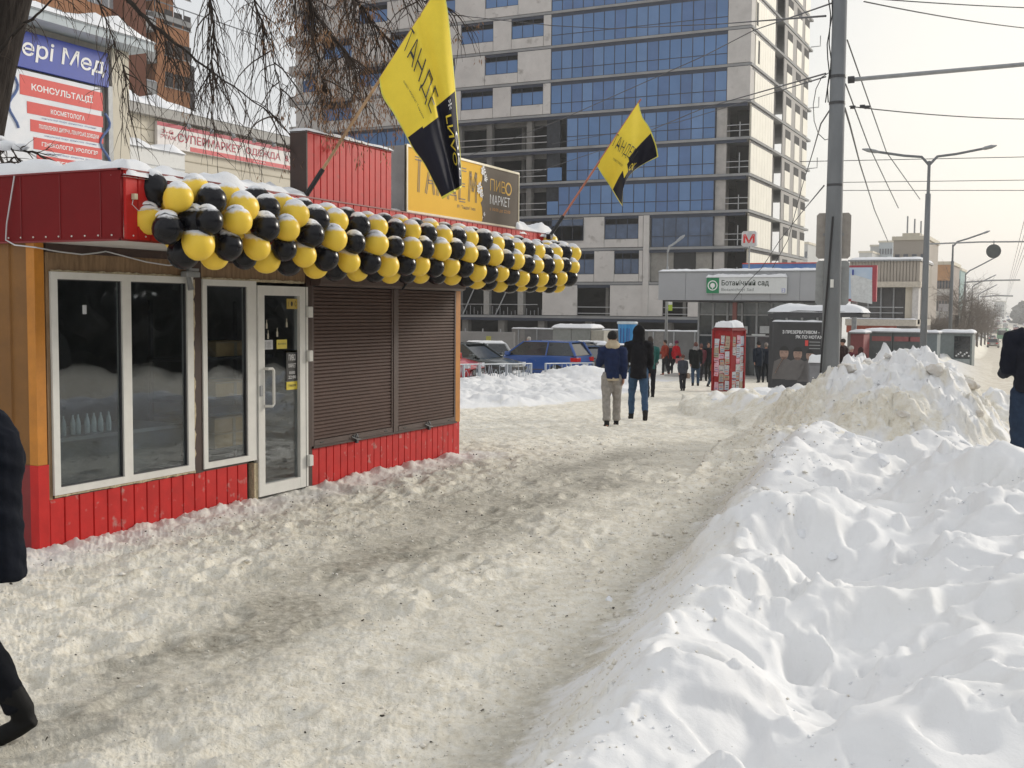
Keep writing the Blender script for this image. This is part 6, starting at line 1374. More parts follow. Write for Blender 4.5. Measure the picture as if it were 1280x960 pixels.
# ================================================================== RIGHT SIDE OF THE SQUARE
RY = 88.
def ry(px, py, Y=RY): p = ony(px, py, Y); return p.x, p.z
PV = thing('shopping_pavilion', 'beige pavilion with a ribbed parapet and snowy roof right of the concrete pole', 'building', (ry(1100, 400)[0], RY+4, -2.2))
x0, z1 = ry(1062, 327); x1, z2 = ry(1149, 352); M_BEI = mat('beige ribbed parapet', (.40, .36, .31), .8, var=.08, vscale=1)
n = 22; w = (x1-x0)/n
for i in range(n): MB().box(x0+i*w+.02, x0+(i+1)*w-.03, RY, RY+.3, z2, z1).build('parapet_rib', M_BEI, PV)
MB().box(x0, x1, RY+.1, RY+9, z2-.3, z1-.02).build('upper_wall', M_BEI, PV)
MB().box(x0-.1, x1+.1, RY-.15, RY+9, z1, z1+.12).build('roof_edge', M_GREY, PV); snow_cap('snow_cover', x0, x1+.1, RY-.15, RY+9, z1+.12, .22, PV, 40, 12, .3, .4, sc=.7)
zl = ry(1100, 359)[1]; MB().box(x0, x1+.15, RY-.4, RY+1, zl, z2-.002).build('fascia_band', mat('pale beige band', (.55, .50, .42), .8), PV)
MB().box(x0, ry(1131, 380)[0], RY+1, RY+1.1, ry(1100, 400)[1], zl).build('dark_glazing', mat('grey glazing', (.10, .10, .10), .3, var=.25, vscale=.5, spec=.5), PV)
for px in (1063, 1082, 1098, 1114): MB().box(ry(px, 380)[0], ry(px, 380)[0]+.12, RY+.8, RY+.98, ry(1100, 400)[1], zl).build('mullion', M_GREY, PV)
MB().box(ry(1131, 380)[0], ry(1140, 380)[0], RY+.2, RY+1.2, ry(1100, 400)[1], zl).build('pier', M_PALE, PV); MB().box(ry(1140.3, 380)[0], x1, RY-.1, RY+1.2, ry(1100, 405)[1], zl).build('pier', mat('pale pier', (.58, .56, .54), .8), PV)
zd = ry(1100, 399)[1]; zd2 = ry(1100, 407)[1]; MB().box(x0, x1, RY-1.2, RY+9, zd2, zd).build('deck', mat('deck edge', (.50, .46, .40), .8), PV); snow_cap('snow_cover', x0, x1, RY-1.2, RY-.2, zd, .08, PV, 30, 4, .2, .3)
for k_ in (384, 391): MB().tube([(x0, RY-1.0, ry(1100, k_, RY-1)[1]), (ry(1131, 390)[0], RY-1., ry(1100, k_, RY-1)[1])], .03, 5).build('guard_rail', M_TRAIL, PV)
MB().box(x0, ry(1121, 410)[0], RY-.6, RY, ry(1100, 416)[1], zd2-.002).build('red_fascia', mat('brick red fascia', (.40, .09, .05), .7), PV); MB().box(x0, x1, RY, RY+9, -2.6, zd2).build('base_wall', mat('dim base wall', (.20, .18, .17), .85), PV)
# billboard
BB = thing('billboard', 'large billboard with a red frame and pale picture behind the concrete pole', 'billboard', ry(1070, 400, 66.)[0:1]+(66., -1.7))
bx0, bz1 = ry(1040, 332, 66.); bx1, bz0 = ry(1095, 377, 66.)
MB().box(bx0, bx1, 66, 66.3, bz0, bz1).build('frame', mat('billboard red frame', (.40, .05, .07), .5), BB); MB().box(bx0, bx1-.25, 65.97, 65.998, bz0+.15, bz1-.12).build('poster', mat('pale blue poster', (.42, .55, .72), .5, col2=(.62, .70, .80), vscale=.5), BB)
b = MB(); p_ = [ry(1063, 342, 65.9), ry(1064, 376, 65.9), ry(1090, 380, 65.9), ry(1090, 350, 65.9)]; b.prism([(a, c) for a, c in p_], 65.93, 65.96, 'y'); b.build('poster', mat('white poster lower part', (.66, .68, .68), .5), BB)
MB().box(*(lambda a: (a[0], ry(1075, 0, 65.9)[0]))(ry(1067, 340, 65.9)), 65.92, 65.955, ry(1067, 344, 65.9)[1], ry(1067, 337, 65.9)[1]).build('blue_mark', M_BLUE, BB)
MB().cyl(((bx0+bx1)/2, 66.5, -2), ((bx0+bx1)/2, 66.5, bz0), .15).build('post', M_GREY, BB)
bn = thing('blue_banner', 'long blue and red banner above the metro canopy roof', 'banner', (ry(960, 335, 75.)[0], 75., 4)); MB().box(ry(928, 335, 75.)[0], ry(1040, 335, 75.)[0], 75, 75.2, ry(960, 341, 75.)[1], ry(960, 330, 75.)[1]).build('banner_face', mat('banner blue', (.06, .14, .42), .5, col2=(.12, .25, .5), vscale=.6), bn); MB().box(ry(928, 335, 75.)[0], ry(1040, 335, 75.)[0], 74.96, 75.2, ry(960, 329.8, 75.)[1], ry(960, 328.5, 75.)[1]).build('banner_trim', M_REDP, bn)
for px in (930, 980, 1030): MB().cyl((ry(px, 335, 75.)[0], 75.4, -1.9), (ry(px, 335, 75.)[0], 75.4, ry(960, 334, 75.)[1]), .08).build('post', M_GREY, bn)
KK = mat('slate kiosk panel', (.10, .115, .115), .7, var=.15)
t, a, c, Y_, g, z1_ = ywall(1063, 1080, 417, 58, 'market_kiosk', 'maroon fronted kiosk just right of the concrete pole', mat('maroon kiosk', (.26, .07, .07), .7), 'kiosk', 2, .12)
t, a, c, Y_, g, z1_ = ywall(1081, 1152, 416, 60, 'market_kiosk', 'long dark grey kiosk row below the pavilion deck', KK, 'kiosk', 2.2, .14)
for (px, w_) in ((1090, 1.0), (1118, .8), (1136, .7)): x_ = ony(px, 420, Y_).x; MB().box(x_, x_+w_, Y_-.03, Y_-.005, z1_-.45, z1_-.2).build('name_board', mat('muted board', (.30, .10, .10) if px == 1090 else (.28, .30, .30), .6), t)
t, a, c, Y_, g, z1_ = ywall(1153, 1172, 417, 66, 'market_kiosk', 'small grey kiosk left of the lamp pole foot', mat('blue grey kiosk', (.16, .19, .20), .7, var=.1), 'kiosk', 2, .12)
t, a, c, Y_, g, z1_ = ywall(1174, 1216, 417, 70, 'market_kiosk', 'grey green corner kiosk with toys in its window by the road', mat('grey green kiosk', (.17, .20, .20), .7, var=.1), 'kiosk', 2.4, .16)
x_ = ony(1193, 425, Y_).x; MB().box(x_, ony(1213, 425, Y_).x, Y_-.04, Y_-.01, g+1.05, z1_-.15).build('window', M_CGL, t)
for k_ in range(7): MB().ball((x_+.15+k_*.12, Y_-.06, g+1.2+.1*(k_ % 3)), .06, 6, 4).build('toy', M_PURE_W, t)
MB().box(x_, ony(1213, 425, Y_).x, Y_-.05, Y_-.01, g+.2, g+1.0).build('front_panel', mat('pale kiosk front', (.34, .37, .37), .6), t)
# far blocks of flats
def block(px0, px1, pyt, d, m, nfl, ncol, lb, bands=None, winm=None, dep=14, flh=3.0, cat_='building', wpart=True):
    a = at(px0, pyt, d); c = at(px1, pyt, d); Y_ = (a.y+c.y)/2; xx0 = ony(px0, pyt, Y_).x; xx1 = ony(px1, pyt, Y_).x; z1_ = ony((px0+px1)/2, pyt, Y_).z; g = zb(Y_)-2
    t = thing('block_of_flats', lb, cat_, ((xx0+xx1)/2, Y_+dep/2, g))
    MB().box(xx0, xx1, Y_, Y_+dep, g, z1_).build('wall', m, t); MB().box(xx0-.2, xx1+.2, Y_-.2, Y_+dep+.2, z1_, z1_+.5).build('roof_edge', M_PALE, t)
    w_ = (xx1-xx0)/ncol; me = MB().box(0, w_*.55, -.12, .02, 0, 1.5).mesh('window', winm or mat('far window', (.10, .11, .13), .3, var=.3, vscale=.3))
    for k in range(nfl):
        for i in range(ncol):
            o = bpy.data.objects.new('window', me); COL.objects.link(o); o.parent = t; o.matrix_parent_inverse = pinv(t); o.location = (xx0+(i+.22)*w_, Y_, z1_-1.0-flh*(k+.75))
        if bands: MB().box(xx0-.1, xx1+.1, Y_-.35, Y_-.125, z1_-1.0-flh*(k+.75)-1.1, z1_-1.0-flh*(k+.75)-.1).build('balcony_band', bands, t)
    return t, xx0, xx1, Y_, z1_
M_HZ1 = mat('pale far wall', (.50, .50, .49), .9, var=.06, vscale=.1); M_HZ2 = mat('brownish far wall', (.38, .34, .30), .9, var=.08, vscale=.1); M_ORF = mat('orange far top', (.48, .27, .14), .9)
t, a, c, Y_, z1_ = block(1156, 1190, 331, 170, mat('grey brown block wall', (.34, .29, .26), .9, var=.08, vscale=.2), 7, 9, 'nine storey block with an orange top storey beside the lamp pole', mat('white balcony band', (.56, .54, .52), .8), flh=3.4)
MB().box(a-.1, c+.1, Y_-.2, Y_-.13, z1_-2.4, z1_).build('orange_band', M_ORF, t)
block(1190, 1201, 338, 230, mat('teal grey far wall', (.30, .42, .42), .9), 8, 4, 'slim block with a teal top right of the nine storey block')
block(1117, 1160, 300, 150, M_HZ2, 2, 4, 'brown building with rooftop aerials behind the pavilion', flh=3.2)
t, a, c, Y_, z1_ = block(1130, 1148, 296, 154, M_HZ1, 1, 3, 'pale rooftop storey rising behind the brown building', dep=8)
for px in (1133, 1142, 1150): MB().cyl((ony(px, 290, Y_).x, Y_+1, z1_), (ony(px, 290, Y_).x, Y_+1, z1_+random.uniform(2, 5)), .12, n=5).build('aerial', M_GREY, t)
block(1074, 1090, 316, 300, M_HZ1, 6, 4, 'lowest of three stepped pale towers far behind the billboard')
block(1088, 1102, 308, 320, M_HZ1, 8, 4, 'middle of three stepped pale towers far behind the billboard')
block(1099, 1116, 303, 310, mat('blue grey far wall', (.40, .44, .47), .9), 9, 5, 'tallest of three stepped pale towers far behind the billboard')
block(998, 1010, 305, 260, M_HZ1, 8, 3, 'slim pale tower glimpsed right of the office tower')
block(1243, 1256, 377, 900, M_HZ1, 5, 5, 'hazy distant block at the end of the road', dep=30, flh=4)
# notice boards
nb = thing('notice_board', 'pale rectangular board on two legs among the bare trees', 'board', at(1179, 392, 105)); a_ = at(1173, 389, 105); c_ = at(1186, 380, 105)
MB().box(a_.x, c_.x, a_.y, a_.y+.1, a_.z, c_.z).build('board_face', mat('pale lilac board', (.45, .43, .44), .6), nb)
for x_ in (a_.x+.1, c_.x-.1): MB().cyl((x_, a_.y+.15, -3), (x_, a_.y+.15, a_.z), .05, n=6).build('leg', M_GREY, nb)
ds = thing('dark_sign', 'narrow dark upright sign box beside the third lamp post', 'sign', at(1196, 409, 100)); a_ = at(1193, 409, 100); c_ = at(1199, 394, 100)
MB().bbox(a_.x, c_.x, a_.y, a_.y+.2, a_.z, c_.z, .02).build('sign_box', M_BLACK, ds); MB().cyl(((a_.x+c_.x)/2, a_.y+.1, -3), ((a_.x+c_.x)/2, a_.y+.1, a_.z), .05, n=6).build('post', M_GREY, ds)
# traffic on the road
RD = []
rc = random.Random(5)
COLS = [(.03, .03, .035), (.35, .36, .37), (.5, .5, .5), (.12, .13, .15), (.20, .04, .04), (.04, .07, .16), (.25, .24, .22)]
CN = ['black', 'silver', 'white', 'dark grey', 'maroon', 'navy blue', 'beige']
def simple_car(kind, ci, p, hd, label, group):
    return car(kind, COLS[ci], label, p, hd, 1 if rc.random() < .5 else False, group, 'car')
bus = at(1253, 404, 300); bus.z = zb(bus.y)
tb_ = thing('trolleybus', 'green trolleybus seen end on far down the road', 'bus', bus, 0)
MB().bbox(bus.x-1.25, bus.x+1.25, bus.y, bus.y+11, bus.z+.4, bus.z+3.1, .15).build('body', mat('bus green', (.08, .22, .12), .5, col2=(.12, .3, .16), vscale=1), tb_); MB().box(bus.x-1.1, bus.x+1.1, bus.y-.05, bus.y-.005, bus.z+1.5, bus.z+2.7).build('windscreen', M_CGL, tb_); MB().box(bus.x-.8, bus.x+.8, bus.y-.06, bus.y-.01, bus.z+2.75, bus.z+3.0).build('destination_board', M_PURE_W, tb_)
for s in (-.9, .9): MB().box(bus.x+s-.15, bus.x+s+.15, bus.y-.05, bus.y+.8, bus.z, bus.z+.6).build('wheel', M_TYRE, tb_)
car('sedan', (.10, .12, .11), 'dark car nearest on the snowy road', (lambda p: Vector((p.x, p.y, zb(p.y))))(at(1270, 420, 165)), PI/2+.05, 1, 'traffic far down the snowy road', 'car')
WH = ['in the left lane', 'in the middle lane', 'in the right lane']
used = set()
def street_x(y): return -4.6+(y-60)*SDX
for i in range(22):
    y = 190+i*20+rc.uniform(-6, 6); lane = i % 3; x = street_x(y)+1.0+lane*4.2+rc.uniform(-.4, .4); ci = rc.randrange(7)
    if lane == 0 and i % 2: x = street_x(y)-1.2
    t = car(['hatch', 'sedan', 'suv'][i % 3], COLS[ci], '%s car far down the road, %s from the near end' % (CN[ci], ['first', 'second', 'third', 'fourth', 'fifth', 'sixth', 'seventh', 'eighth', 'ninth', 'tenth', 'eleventh', 'twelfth', 'thirteenth', 'fourteenth', 'fifteenth', 'sixteenth', 'seventeenth', 'eighteenth', 'nineteenth', 'twentieth', 'last but one', 'last'][i]), Vector((x, y, zb(y))), PI/2+(PI if lane == 2 else 0), i % 2, 'traffic far down the snowy road', 'car')

# the dense far traffic on the rise beyond: too small to show parts
fcm = []
for ci in (0, 1, 2, 3, 4, 5, 6):
    q = MB(); q.prism([(-2.1, .3), (2.1, .3), (2.15, .7), (1.2, .95), (.5, 1.45), (-1.3, 1.48), (-2.1, .95)], -.85, .85, 'y'); fcm.append(q.mesh('car', mat('far car %d' % ci, COLS[ci], .3, coat=.4)))
for i in range(70):
    y = 420+rc.random()**1.2*900; x = street_x(y)+rc.choice([-2.5, 1.5, 5.2, 9, 15, 19])+rc.uniform(-.5, .5)
    o = bpy.data.objects.new('car', rc.choice(fcm)); COL.objects.link(o); o.location = (x, y, zb(y)+.02); o.rotation_euler = (0, 0, PI/2)
    tag(o, 'tiny hazy car in the dense traffic at the far end of the road', 'car', 'tiny hazy cars at the far end of the road')
# ================================================================== PEOPLE
def fuse(b, vox, name, m, parent, it=3, fold=0., seed=0.):
    """weld the overlapping shapes of b into one continuous skin"""
    me = b.mesh(name+'_raw', None); o = bpy.data.objects.new(name+'_raw', me); COL.objects.link(o)
    r = o.modifiers.new('r', 'REMESH'); r.mode = 'VOXEL'; r.voxel_size = vox
    if it: s = o.modifiers.new('s', 'SMOOTH'); s.iterations = it; s.factor = .5
    dg = bpy.context.evaluated_depsgraph_get(); dg.update()
    e = bpy.data.meshes.new_from_object(o.evaluated_get(dg)); e.name = name
    bpy.data.objects.remove(o); bpy.data.meshes.remove(me)
    n = len(e.vertices)
    if fold and n:
        co = np.zeros(n*3); e.vertices.foreach_get('co', co); co = co.reshape(-1, 3); no = np.zeros(n*3); e.vertices.foreach_get('normal', no); no = no.reshape(-1, 3)
        an = np.arctan2(co[:, 1], co[:, 0])
        f = fbm(co[:, 2]*9+seed+co[:, 0]*5, an*1.5+co[:, 1]*6+seed, 3); co += no*(f*fold)[:, None]
        e.vertices.foreach_set('co', co.ravel())
    e.materials.clear(); e.materials.append(m); e.polygons.foreach_set('use_smooth', [True]*len(e.polygons)); e.update()
    ob = bpy.data.objects.new(name, e); COL.objects.link(ob); ob.parent = parent
    return ob
V3 = Vector
def hand(b, w, d, side, s=1., curl=.6):
    """palm, four unequal bent fingers and a side thumb; w = wrist, d = direction of the forearm"""
    d = d.normalized(); lat = V3((0, 1, 0))-d*d.y; lat.normalize(); nrm = d.cross(lat)*side
    b.tube([w-d*.02*s, w+d*.03*s, w+d*.075*s], [.022*s, .036*s, .034*s], 8, squash=.6)
    for i, ln in enumerate((.070, .080, .074, .058)):
        r0 = w+d*.07*s+lat*(.027-.018*i)*s; a = r0+d*ln*.42*s-nrm*ln*.12*s*curl; c = a+d*ln*.30*s-nrm*ln*.38*s*curl; e = c+d*ln*.05*s-nrm*ln*.3*s*curl
        b.tube([r0, a, c, e], [.0095*s, .009*s, .008*s, .006*s], 6)
    t0 = w+d*.02*s+lat*.03*s; b.tube([t0, t0+d*.03*s+lat*.022*s-nrm*.01*s, t0+d*.062*s+lat*.026*s-nrm*.025*s], [.012*s, .011*s, .008*s], 6)
def person(label, p, rz, h=1.75, jk=(.02, .03, .06), tr=(.05, .06, .09), hat=None, hair=(.03, .02, .015), shoe=(.02, .02, .02), legs=(.25, -.2), knees=(.1, .25), arms=((.1, .15), (-.15, .15)),
           jlen=.82, hood=None, vox=.03, slim=1., group='people walking by', trim=None, lean=0., coat_r=1., detail=False, bag=None, male=True, raise_heel=False):
    """figure facing +Y; legs/arms swing forward by the angles given; arms: (shoulder angle, elbow bend) right, left"""
    t = thing('person', label, 'person', p, rz, group); s = h/1.75
    P = lambda x, y, z: V3((x*s, (y+lean*max(0, z-.9))*s, z*s))
    body = MB(); jb = MB(); tb__ = MB(); sb = MB()
    for sd_, la, kb in ((1, legs[0], knees[0]), (-1, legs[1], knees[1])):
        hip = P(.085*sd_, 0, .90); kn = hip+V3((.055*sd_, math.sin(la), -math.cos(la)))*.43*s; an_ = kn+V3((0, math.sin(la-kb), -math.cos(la-kb)))*.42*s
        ft = la-kb
        toe_d = V3((.06*sd_, math.cos(ft*.6), -math.sin(-ft)*.9 if ft < 0 else .15*ft)).normalized()
        heel = an_-toe_d*.05*s+V3((0, 0, -.045*s)); ball_ = an_+toe_d*.10*s+V3((0, 0, -.055*s)); toe = an_+toe_d*.165*s+V3((0, 0, -.055*s))
        body.tube([hip, kn, an_], [.075*s, .050*s, .036*s], 10)
        body.tube([heel, ball_, toe], [.035*s, .034*s, .022*s], 8)
        k_ = slim
        tb__.tube([P(.06*sd_, 0, .98), hip, hip.lerp(kn, .5), kn, kn.lerp(an_, .35), kn.lerp(an_, .93)], [.10*s, .108*s*k_, .092*s*k_, .070*s*k_, .070*s*k_, .060*s*k_*(1.15 if slim > 1 else 1)], 12)
        sb2 = MB(); up_ = .30 if detail else .12
        sb2.tube([an_+(kn-an_)*up_, an_+V3((0, 0, .02*s)), an_+V3((0, 0, -.01*s))], [.062*s, .055*s, .052*s], 10)
        sb2.tube([heel+V3((0, 0, .01)), (heel+ball_)/2, ball_, toe], [.048*s, .050*s, .050*s, .036*s], 10, squash=.9)
        fuse(sb2, .012 if detail else .02, 'boot', mat('shoe %.3f %.3f %.3f' % shoe, shoe, .7, spec=.15, bump=.2), t, 2)
    wid = 1.0
    body.tube([P(0, 0, .90), P(0, 0, 1.05), P(0, 0, 1.25), P(0, 0, 1.38), P(0, .0, 1.46)], [.12*s, .11*s, .13*s, .12*s, .06*s], 12)
    tb__.tube([P(0, 0, .88), P(0, 0, 1.0)], [.15*s, .14*s], 12)
    hc = P(0, .015, 1.635)
    body.tube([P(0, 0, 1.42), P(0, .01, 1.53), P(0, .015, 1.58)], [.062*s, .055*s, .06*s], 10); body.ball(hc, .088*s, 16, 12, (.86, 1.02, 1.28))
    body.ball(hc+V3((0, .085*s, -.015*s)), .016*s, 8, 6, (.8, 1.2, 1.4)); body.ball(hc+V3((0, .05*s, -.085*s)), .040*s, 8, 6)
    for e in (1, -1): body.ball(hc+V3((e*.078*s, -.005, -.01*s)), .022*s, 8, 6, (.5, .9, 1.4))
    # torso of the jacket
    r = coat_r
    jb.tube([P(0, 0, jlen), P(0, 0, .95), P(0, .0, 1.08), P(0, 0, 1.25), P(0, 0, 1.37), P(0, 0, 1.45), P(0, .0, 1.50)], [.198*s*r, .190*s*r, .185*s*r, .200*s*r, .196*s, .135*s, .075*s], 18, squash=.74)
    hands_ = []
    for sd_, (aa, eb) in ((1, arms[0]), (-1, arms[1])):
        sh = P(.195*sd_, 0, 1.40); el = sh+V3((.10*sd_*math.cos(aa), math.sin(aa), -math.cos(aa))).normalized()*.29*s; wr = el+V3((-.05*sd_, math.sin(aa+eb), -math.cos(aa+eb))).normalized()*.25*s
        jb.tube([P(.11*sd_, 0, 1.40), sh, sh.lerp(el, .5), el, el.lerp(wr, .5), wr-(wr-el)*.02], [.090*s, .088*s, .078*s, .068*s, .062*s, .054*s], 12)
        body.tube([P(.1*sd_, 0, 1.40), sh, el, wr], [.05*s, .045*s, .036*s, .026*s], 8); hand(body, wr, (wr-el), sd_, s)
    fuse(body, .0095 if detail else (.014 if vox < .03 else .022), 'body', M_SKIN, t, 1)
    ol = [q for q in (1,)]
    fuse(tb__, vox*.8, 'trousers', mat('trousers %.3f %.3f %.3f' % tr, tr, .9, spec=.12, var=.2, vscale=14, bump=.3), t, 3, .010*s, 3.)
    jm = mat('jacket %.3f %.3f %.3f' % jk, jk, .85, spec=.12, var=.2, vscale=10, bump=.3)
    j = fuse(jb, vox*.8, 'jacket', jm, t, 3, .013*s, random.random()*9)
    for e in (1, -1):
        q = MB().ball(hc+V3((e*.032*s, .082*s, .012*s)), .010*s, 6, 5); me = q.mesh('eye', M_INK, True); o = bpy.data.objects.new('eye', me); COL.objects.link(o); o.parent = t
    q = MB().tube([hc+V3((-.024*s, .083*s, -.052*s)), hc+V3((0, .089*s, -.052*s)), hc+V3((.024*s, .083*s, -.052*s))], .006*s, 6); me = q.mesh('mouth', mat('lips', (.35, .10, .09), .5), True); o = bpy.data.objects.new('mouth', me); COL.objects.link(o); o.parent = t
    if hood:
        q = MB(); q.tube([P(0, -.03, 1.46), P(0, -.06, 1.52), P(0, -.10, 1.55)], [.13*s, .135*s, .09*s], 12, squash=.8) if hood[0] == 'down' else q.ball(hc+V3((0, -.02*s, .0*s)), .122*s, 16, 12, (.98, 1.05, 1.10)).tube([P(0, 0, 1.44), hc], [.13*s, .10*s], 12)
        if hood[0] == 'up': fuse(q, .018, 'hood', mat('hood %.3f' % hood[1][0], hood[1], .85, spec=.12, bump=.3), t, 2, .006, 1)
        else: fuse(q, .018, 'hood', mat('hood %.2f' % hood[1][0], hood[1], .95, bump=1., bscale=60, var=.2), t, 1, .012, 1)
    if hat:
        q = MB(); q.ball(hc+V3((0, -.008*s, .035*s)), .103*s, 16, 10, (.93, 1.05, .98)); q.lathe(hc+V3((0, -.005*s, -.005*s)), [(.096*s, 0), (.104*s, .01), (.104*s, .04*s), (.098*s, .05*s)], 16, squash=(.93, 1.05)); fuse(q, .012, 'hat', mat('knit hat %.2f %.2f' % hat[:2], hat, .95, bump=.8, bscale=90), t, 1)
    elif not (hood and hood[0] == 'up'):
        q = MB(); q.ball(hc+V3((0, -.016*s, .022*s)), .099*s, 14, 10, (.92, 1.0, 1.16)); fuse(q, .014, 'hair', mat('hair %.2f' % hair[0], hair, .7, var=.3, vscale=30), t, 1, .004)
    if trim:
        q = MB(); q.tube([P(0, 0, jlen-.035), P(0, 0, jlen+.02)], [.190*s*r, .188*s*r], 18, squash=.74); me = q.mesh('hem', mat('fleece trim', trim, .95, bump=1., bscale=60), True); me.set_sharp_from_angle(angle=.7); o = bpy.data.objects.new('hem', me); COL.objects.link(o); o.parent = t
    if bag:
        q = MB(); q.bbox(.19*s, .32*s, -.16*s, .12*s, .60*s, .86*s, .02); me = q.mesh('bag', mat('bag %.2f' % bag[0], bag, .5)); o = bpy.data.objects.new('bag', me); COL.objects.link(o); o.parent = t
    return t
def ground(px, py, d):
    p = at(px, py, d); p.z = gz(p.x, p.y) if p.y < 46 else zb(p.y); return p
AWAY = YAW                                   # facing away from the camera
person('person in a navy jacket with beige fleece hood and light grey trousers', ground(764, 533, 20.1), AWAY+.05, 1.68, (.015, .025, .07), (.30, .28, .26), hat=(.012, .012, .012), hood=('down', (.48, .40, .28)), trim=(.48, .40, .28), jlen=.88, legs=(.16, -.14), knees=(.05, .12), arms=((-.25, .3), (.35, 1.5)), slim=1.12, vox=.022)
person('tall person in a long black hooded coat and blue jeans walking away', ground(797, 523, 22.0), AWAY-.03, 1.84, (.010, .010, .013), (.045, .085, .15), hood=('up', (.010, .010, .012)), jlen=.78, legs=(-.30, .26), knees=(.30, .1), arms=((.05, .25), (.2, .9)), coat_r=1.12, slim=.95, vox=.022)
person('person in a green jacket and dark trousers partly hidden by the tall walker', ground(812, 497, 32), AWAY+.1, 1.72, (.02, .10, .09), (.015, .015, .02), legs=(.15, -.15), knees=(.1, .3), arms=((.3, .7), (-.2, .2)))
person('person in a rust red jacket standing left of the other red jacket', ground(831, 464, 58), AWAY+1.9, 1.80, (.30, .05, .03), (.03, .03, .035), shoe=(.25, .08, .04), legs=(.1, -.1), arms=((.3, .9), (.1, .5)))
person('person in a bright red jacket striding in dark trousers', ground(845, 464, 58), AWAY-1.2, 1.78, (.55, .02, .03), (.03, .03, .035), hat=(.20, .03, .08), legs=(.45, -.40), knees=(.1, .15), arms=((.2, .5), (-.3, .3)), bag=(.5, .2, .2))
person('person in a white hat between the two red jackets', ground(838, 462, 59), AWAY, 1.62, (.03, .03, .04), (.03, .03, .04), hat=(.75, .75, .76))
person('child in a dark patterned jacket left of the poster booth', ground(853, 490, 37.5), AWAY+.2, 1.20, (.05, .055, .07), (.03, .03, .035), hat=(.10, .04, .03), slim=1.15, coat_r=1.1, bag=(.28, .2, .15), legs=(.15, -.1))
person('person in a long black jacket and jeans beside the patterned child', ground(869, 482, 43), AWAY-.1, 1.66, (.010, .012, .013), (.04, .07, .12), hair=(.10, .03, .02), jlen=.70, coat_r=1.2, legs=(.05, -.05), hood=('down', (.25, .24, .24)))
person('person in a brown fur coat leaning behind the poster booth', ground(893, 484, 42), AWAY-1.3, 1.50, (.18, .10, .06), (.05, .07, .09), jlen=.72, lean=.35, coat_r=1.1, hair=(.05, .03, .02))
person('person in dark clothes in the doorway left of the poster booth', ground(885, 462, 51), AWAY+PI, 1.76, (.015, .015, .018), (.02, .02, .02))
person('person in maroon by the metro doors', ground(876, 462, 50.5), AWAY+.3, 1.66, (.12, .03, .04), (.03, .03, .035), hair=(.12, .05, .04))
person('left of two people in dark blue waiting right of the poster booth', ground(948, 464, 50), AWAY+.2, 1.82, (.012, .018, .03), (.012, .015, .02), hat=(.012, .015, .02), coat_r=1.1, jlen=.7)
person('right of two people in dark blue waiting right of the poster booth', ground(957, 464, 50.5), AWAY-.2, 1.78, (.014, .018, .028), (.012, .015, .02), coat_r=1.1, hair=(.2, .17, .15))
person('grey haired person in a dark coat behind the blue SUV', ground(661, 440, 56), AWAY+PI*.5, 1.82, (.02, .03, .035), (.02, .02, .02), hair=(.45, .42, .38))
person('person in a dark fur hat just right of the concrete pole', ground(1053, 470, 44), AWAY+1.2, 1.74, (.03, .015, .015), (.02, .02, .02), hat=(.04, .03, .025), group='people waiting behind the snow heap')
person('person in a pale cap and dark red coat behind the snow heap', ground(1063, 470, 46), AWAY-1.4, 1.70, (.12, .02, .03), (.02, .02, .02), hat=(.45, .42, .38), group='people waiting behind the snow heap')
person('person in a dark maroon hood above the left flank of the snow heap', ground(1075, 470, 47), AWAY, 1.66, (.07, .02, .02), (.02, .02, .02), hood=('up', (.05, .02, .02)), group='people waiting behind the snow heap')
person('person in a crimson jacket before the grey kiosks over the heap top', ground(1161, 455, 55), AWAY+1.0, 1.62, (.28, .02, .05), (.03, .03, .03), arms=((1.2, .3), (.2, .3)), group='people waiting behind the snow heap')
pr = person('person in a dark navy jacket and jeans at the right edge of the frame', Vector((0, 0, 0)), AWAY-.25, 1.80, (.012, .014, .022), (.025, .04, .07), hair=(.03, .02, .015), coat_r=1.22, jlen=.93, arms=((.0, .9), (.1, 1.3)), legs=(.08, -.05), knees=(.05, .1), vox=.018, slim=1.1, detail=True)
p = at(1291, 540, 10.15); p.z = .19; pr.location = p
pf = person('person in a dark jacket and black boots striding out at the left edge', Vector((0, 0, 0)), AWAY+PI/2+.12, 1.64, (.006, .008, .014), (.007, .008, .011), hair=(.03, .02, .015), shoe=(.009, .009, .009), jlen=.70, coat_r=1.05, arms=((-.10, .55), (-.28, .95)), legs=(.62, -.06), knees=(.12, .40), vox=.014, detail=True)
pf.location = at(-22, 905, 4.85); pf.location.z = .02
# ================================================================== TREES
M_BARK = mat('dark wet bark', (.018, .014, .012), .9, spec=.15, col2=(.045, .036, .030), vscale=14, noise_stretch=(1, 1, .15), bump=1., bscale=18, bdist=.03)
M_TWIG = mat('thin twig', (.055, .040, .031), .8, spec=.2, var=.3, vscale=3); M_KEY = mat('dry seed keys', (.36, .20, .10), .8, col2=(.20, .11, .06), vscale=4)
rt_ = random.Random(21)
TR = thing('tree', 'dark leaning tree trunk at the left edge with drooping bare branches over the kiosk', 'tree', at(-45, 260, 12.2)); TR.location.z = 0
tk = [at(-105, 560, 12.2), at(-62, 300, 12.2), at(-42, 190, 12.1), at(-22, 95, 12.0), at(6, -20, 11.9), at(30, -140, 11.8), at(60, -300, 11.6)]
tk[0].z = -.3
b = MB(); b.tube(tk, [.42, .36, .335, .31, .29, .24, .15], 26)
trunk = b.build('trunk', M_BARK, TR, smooth=True)
tw = MB(); keys = MB()
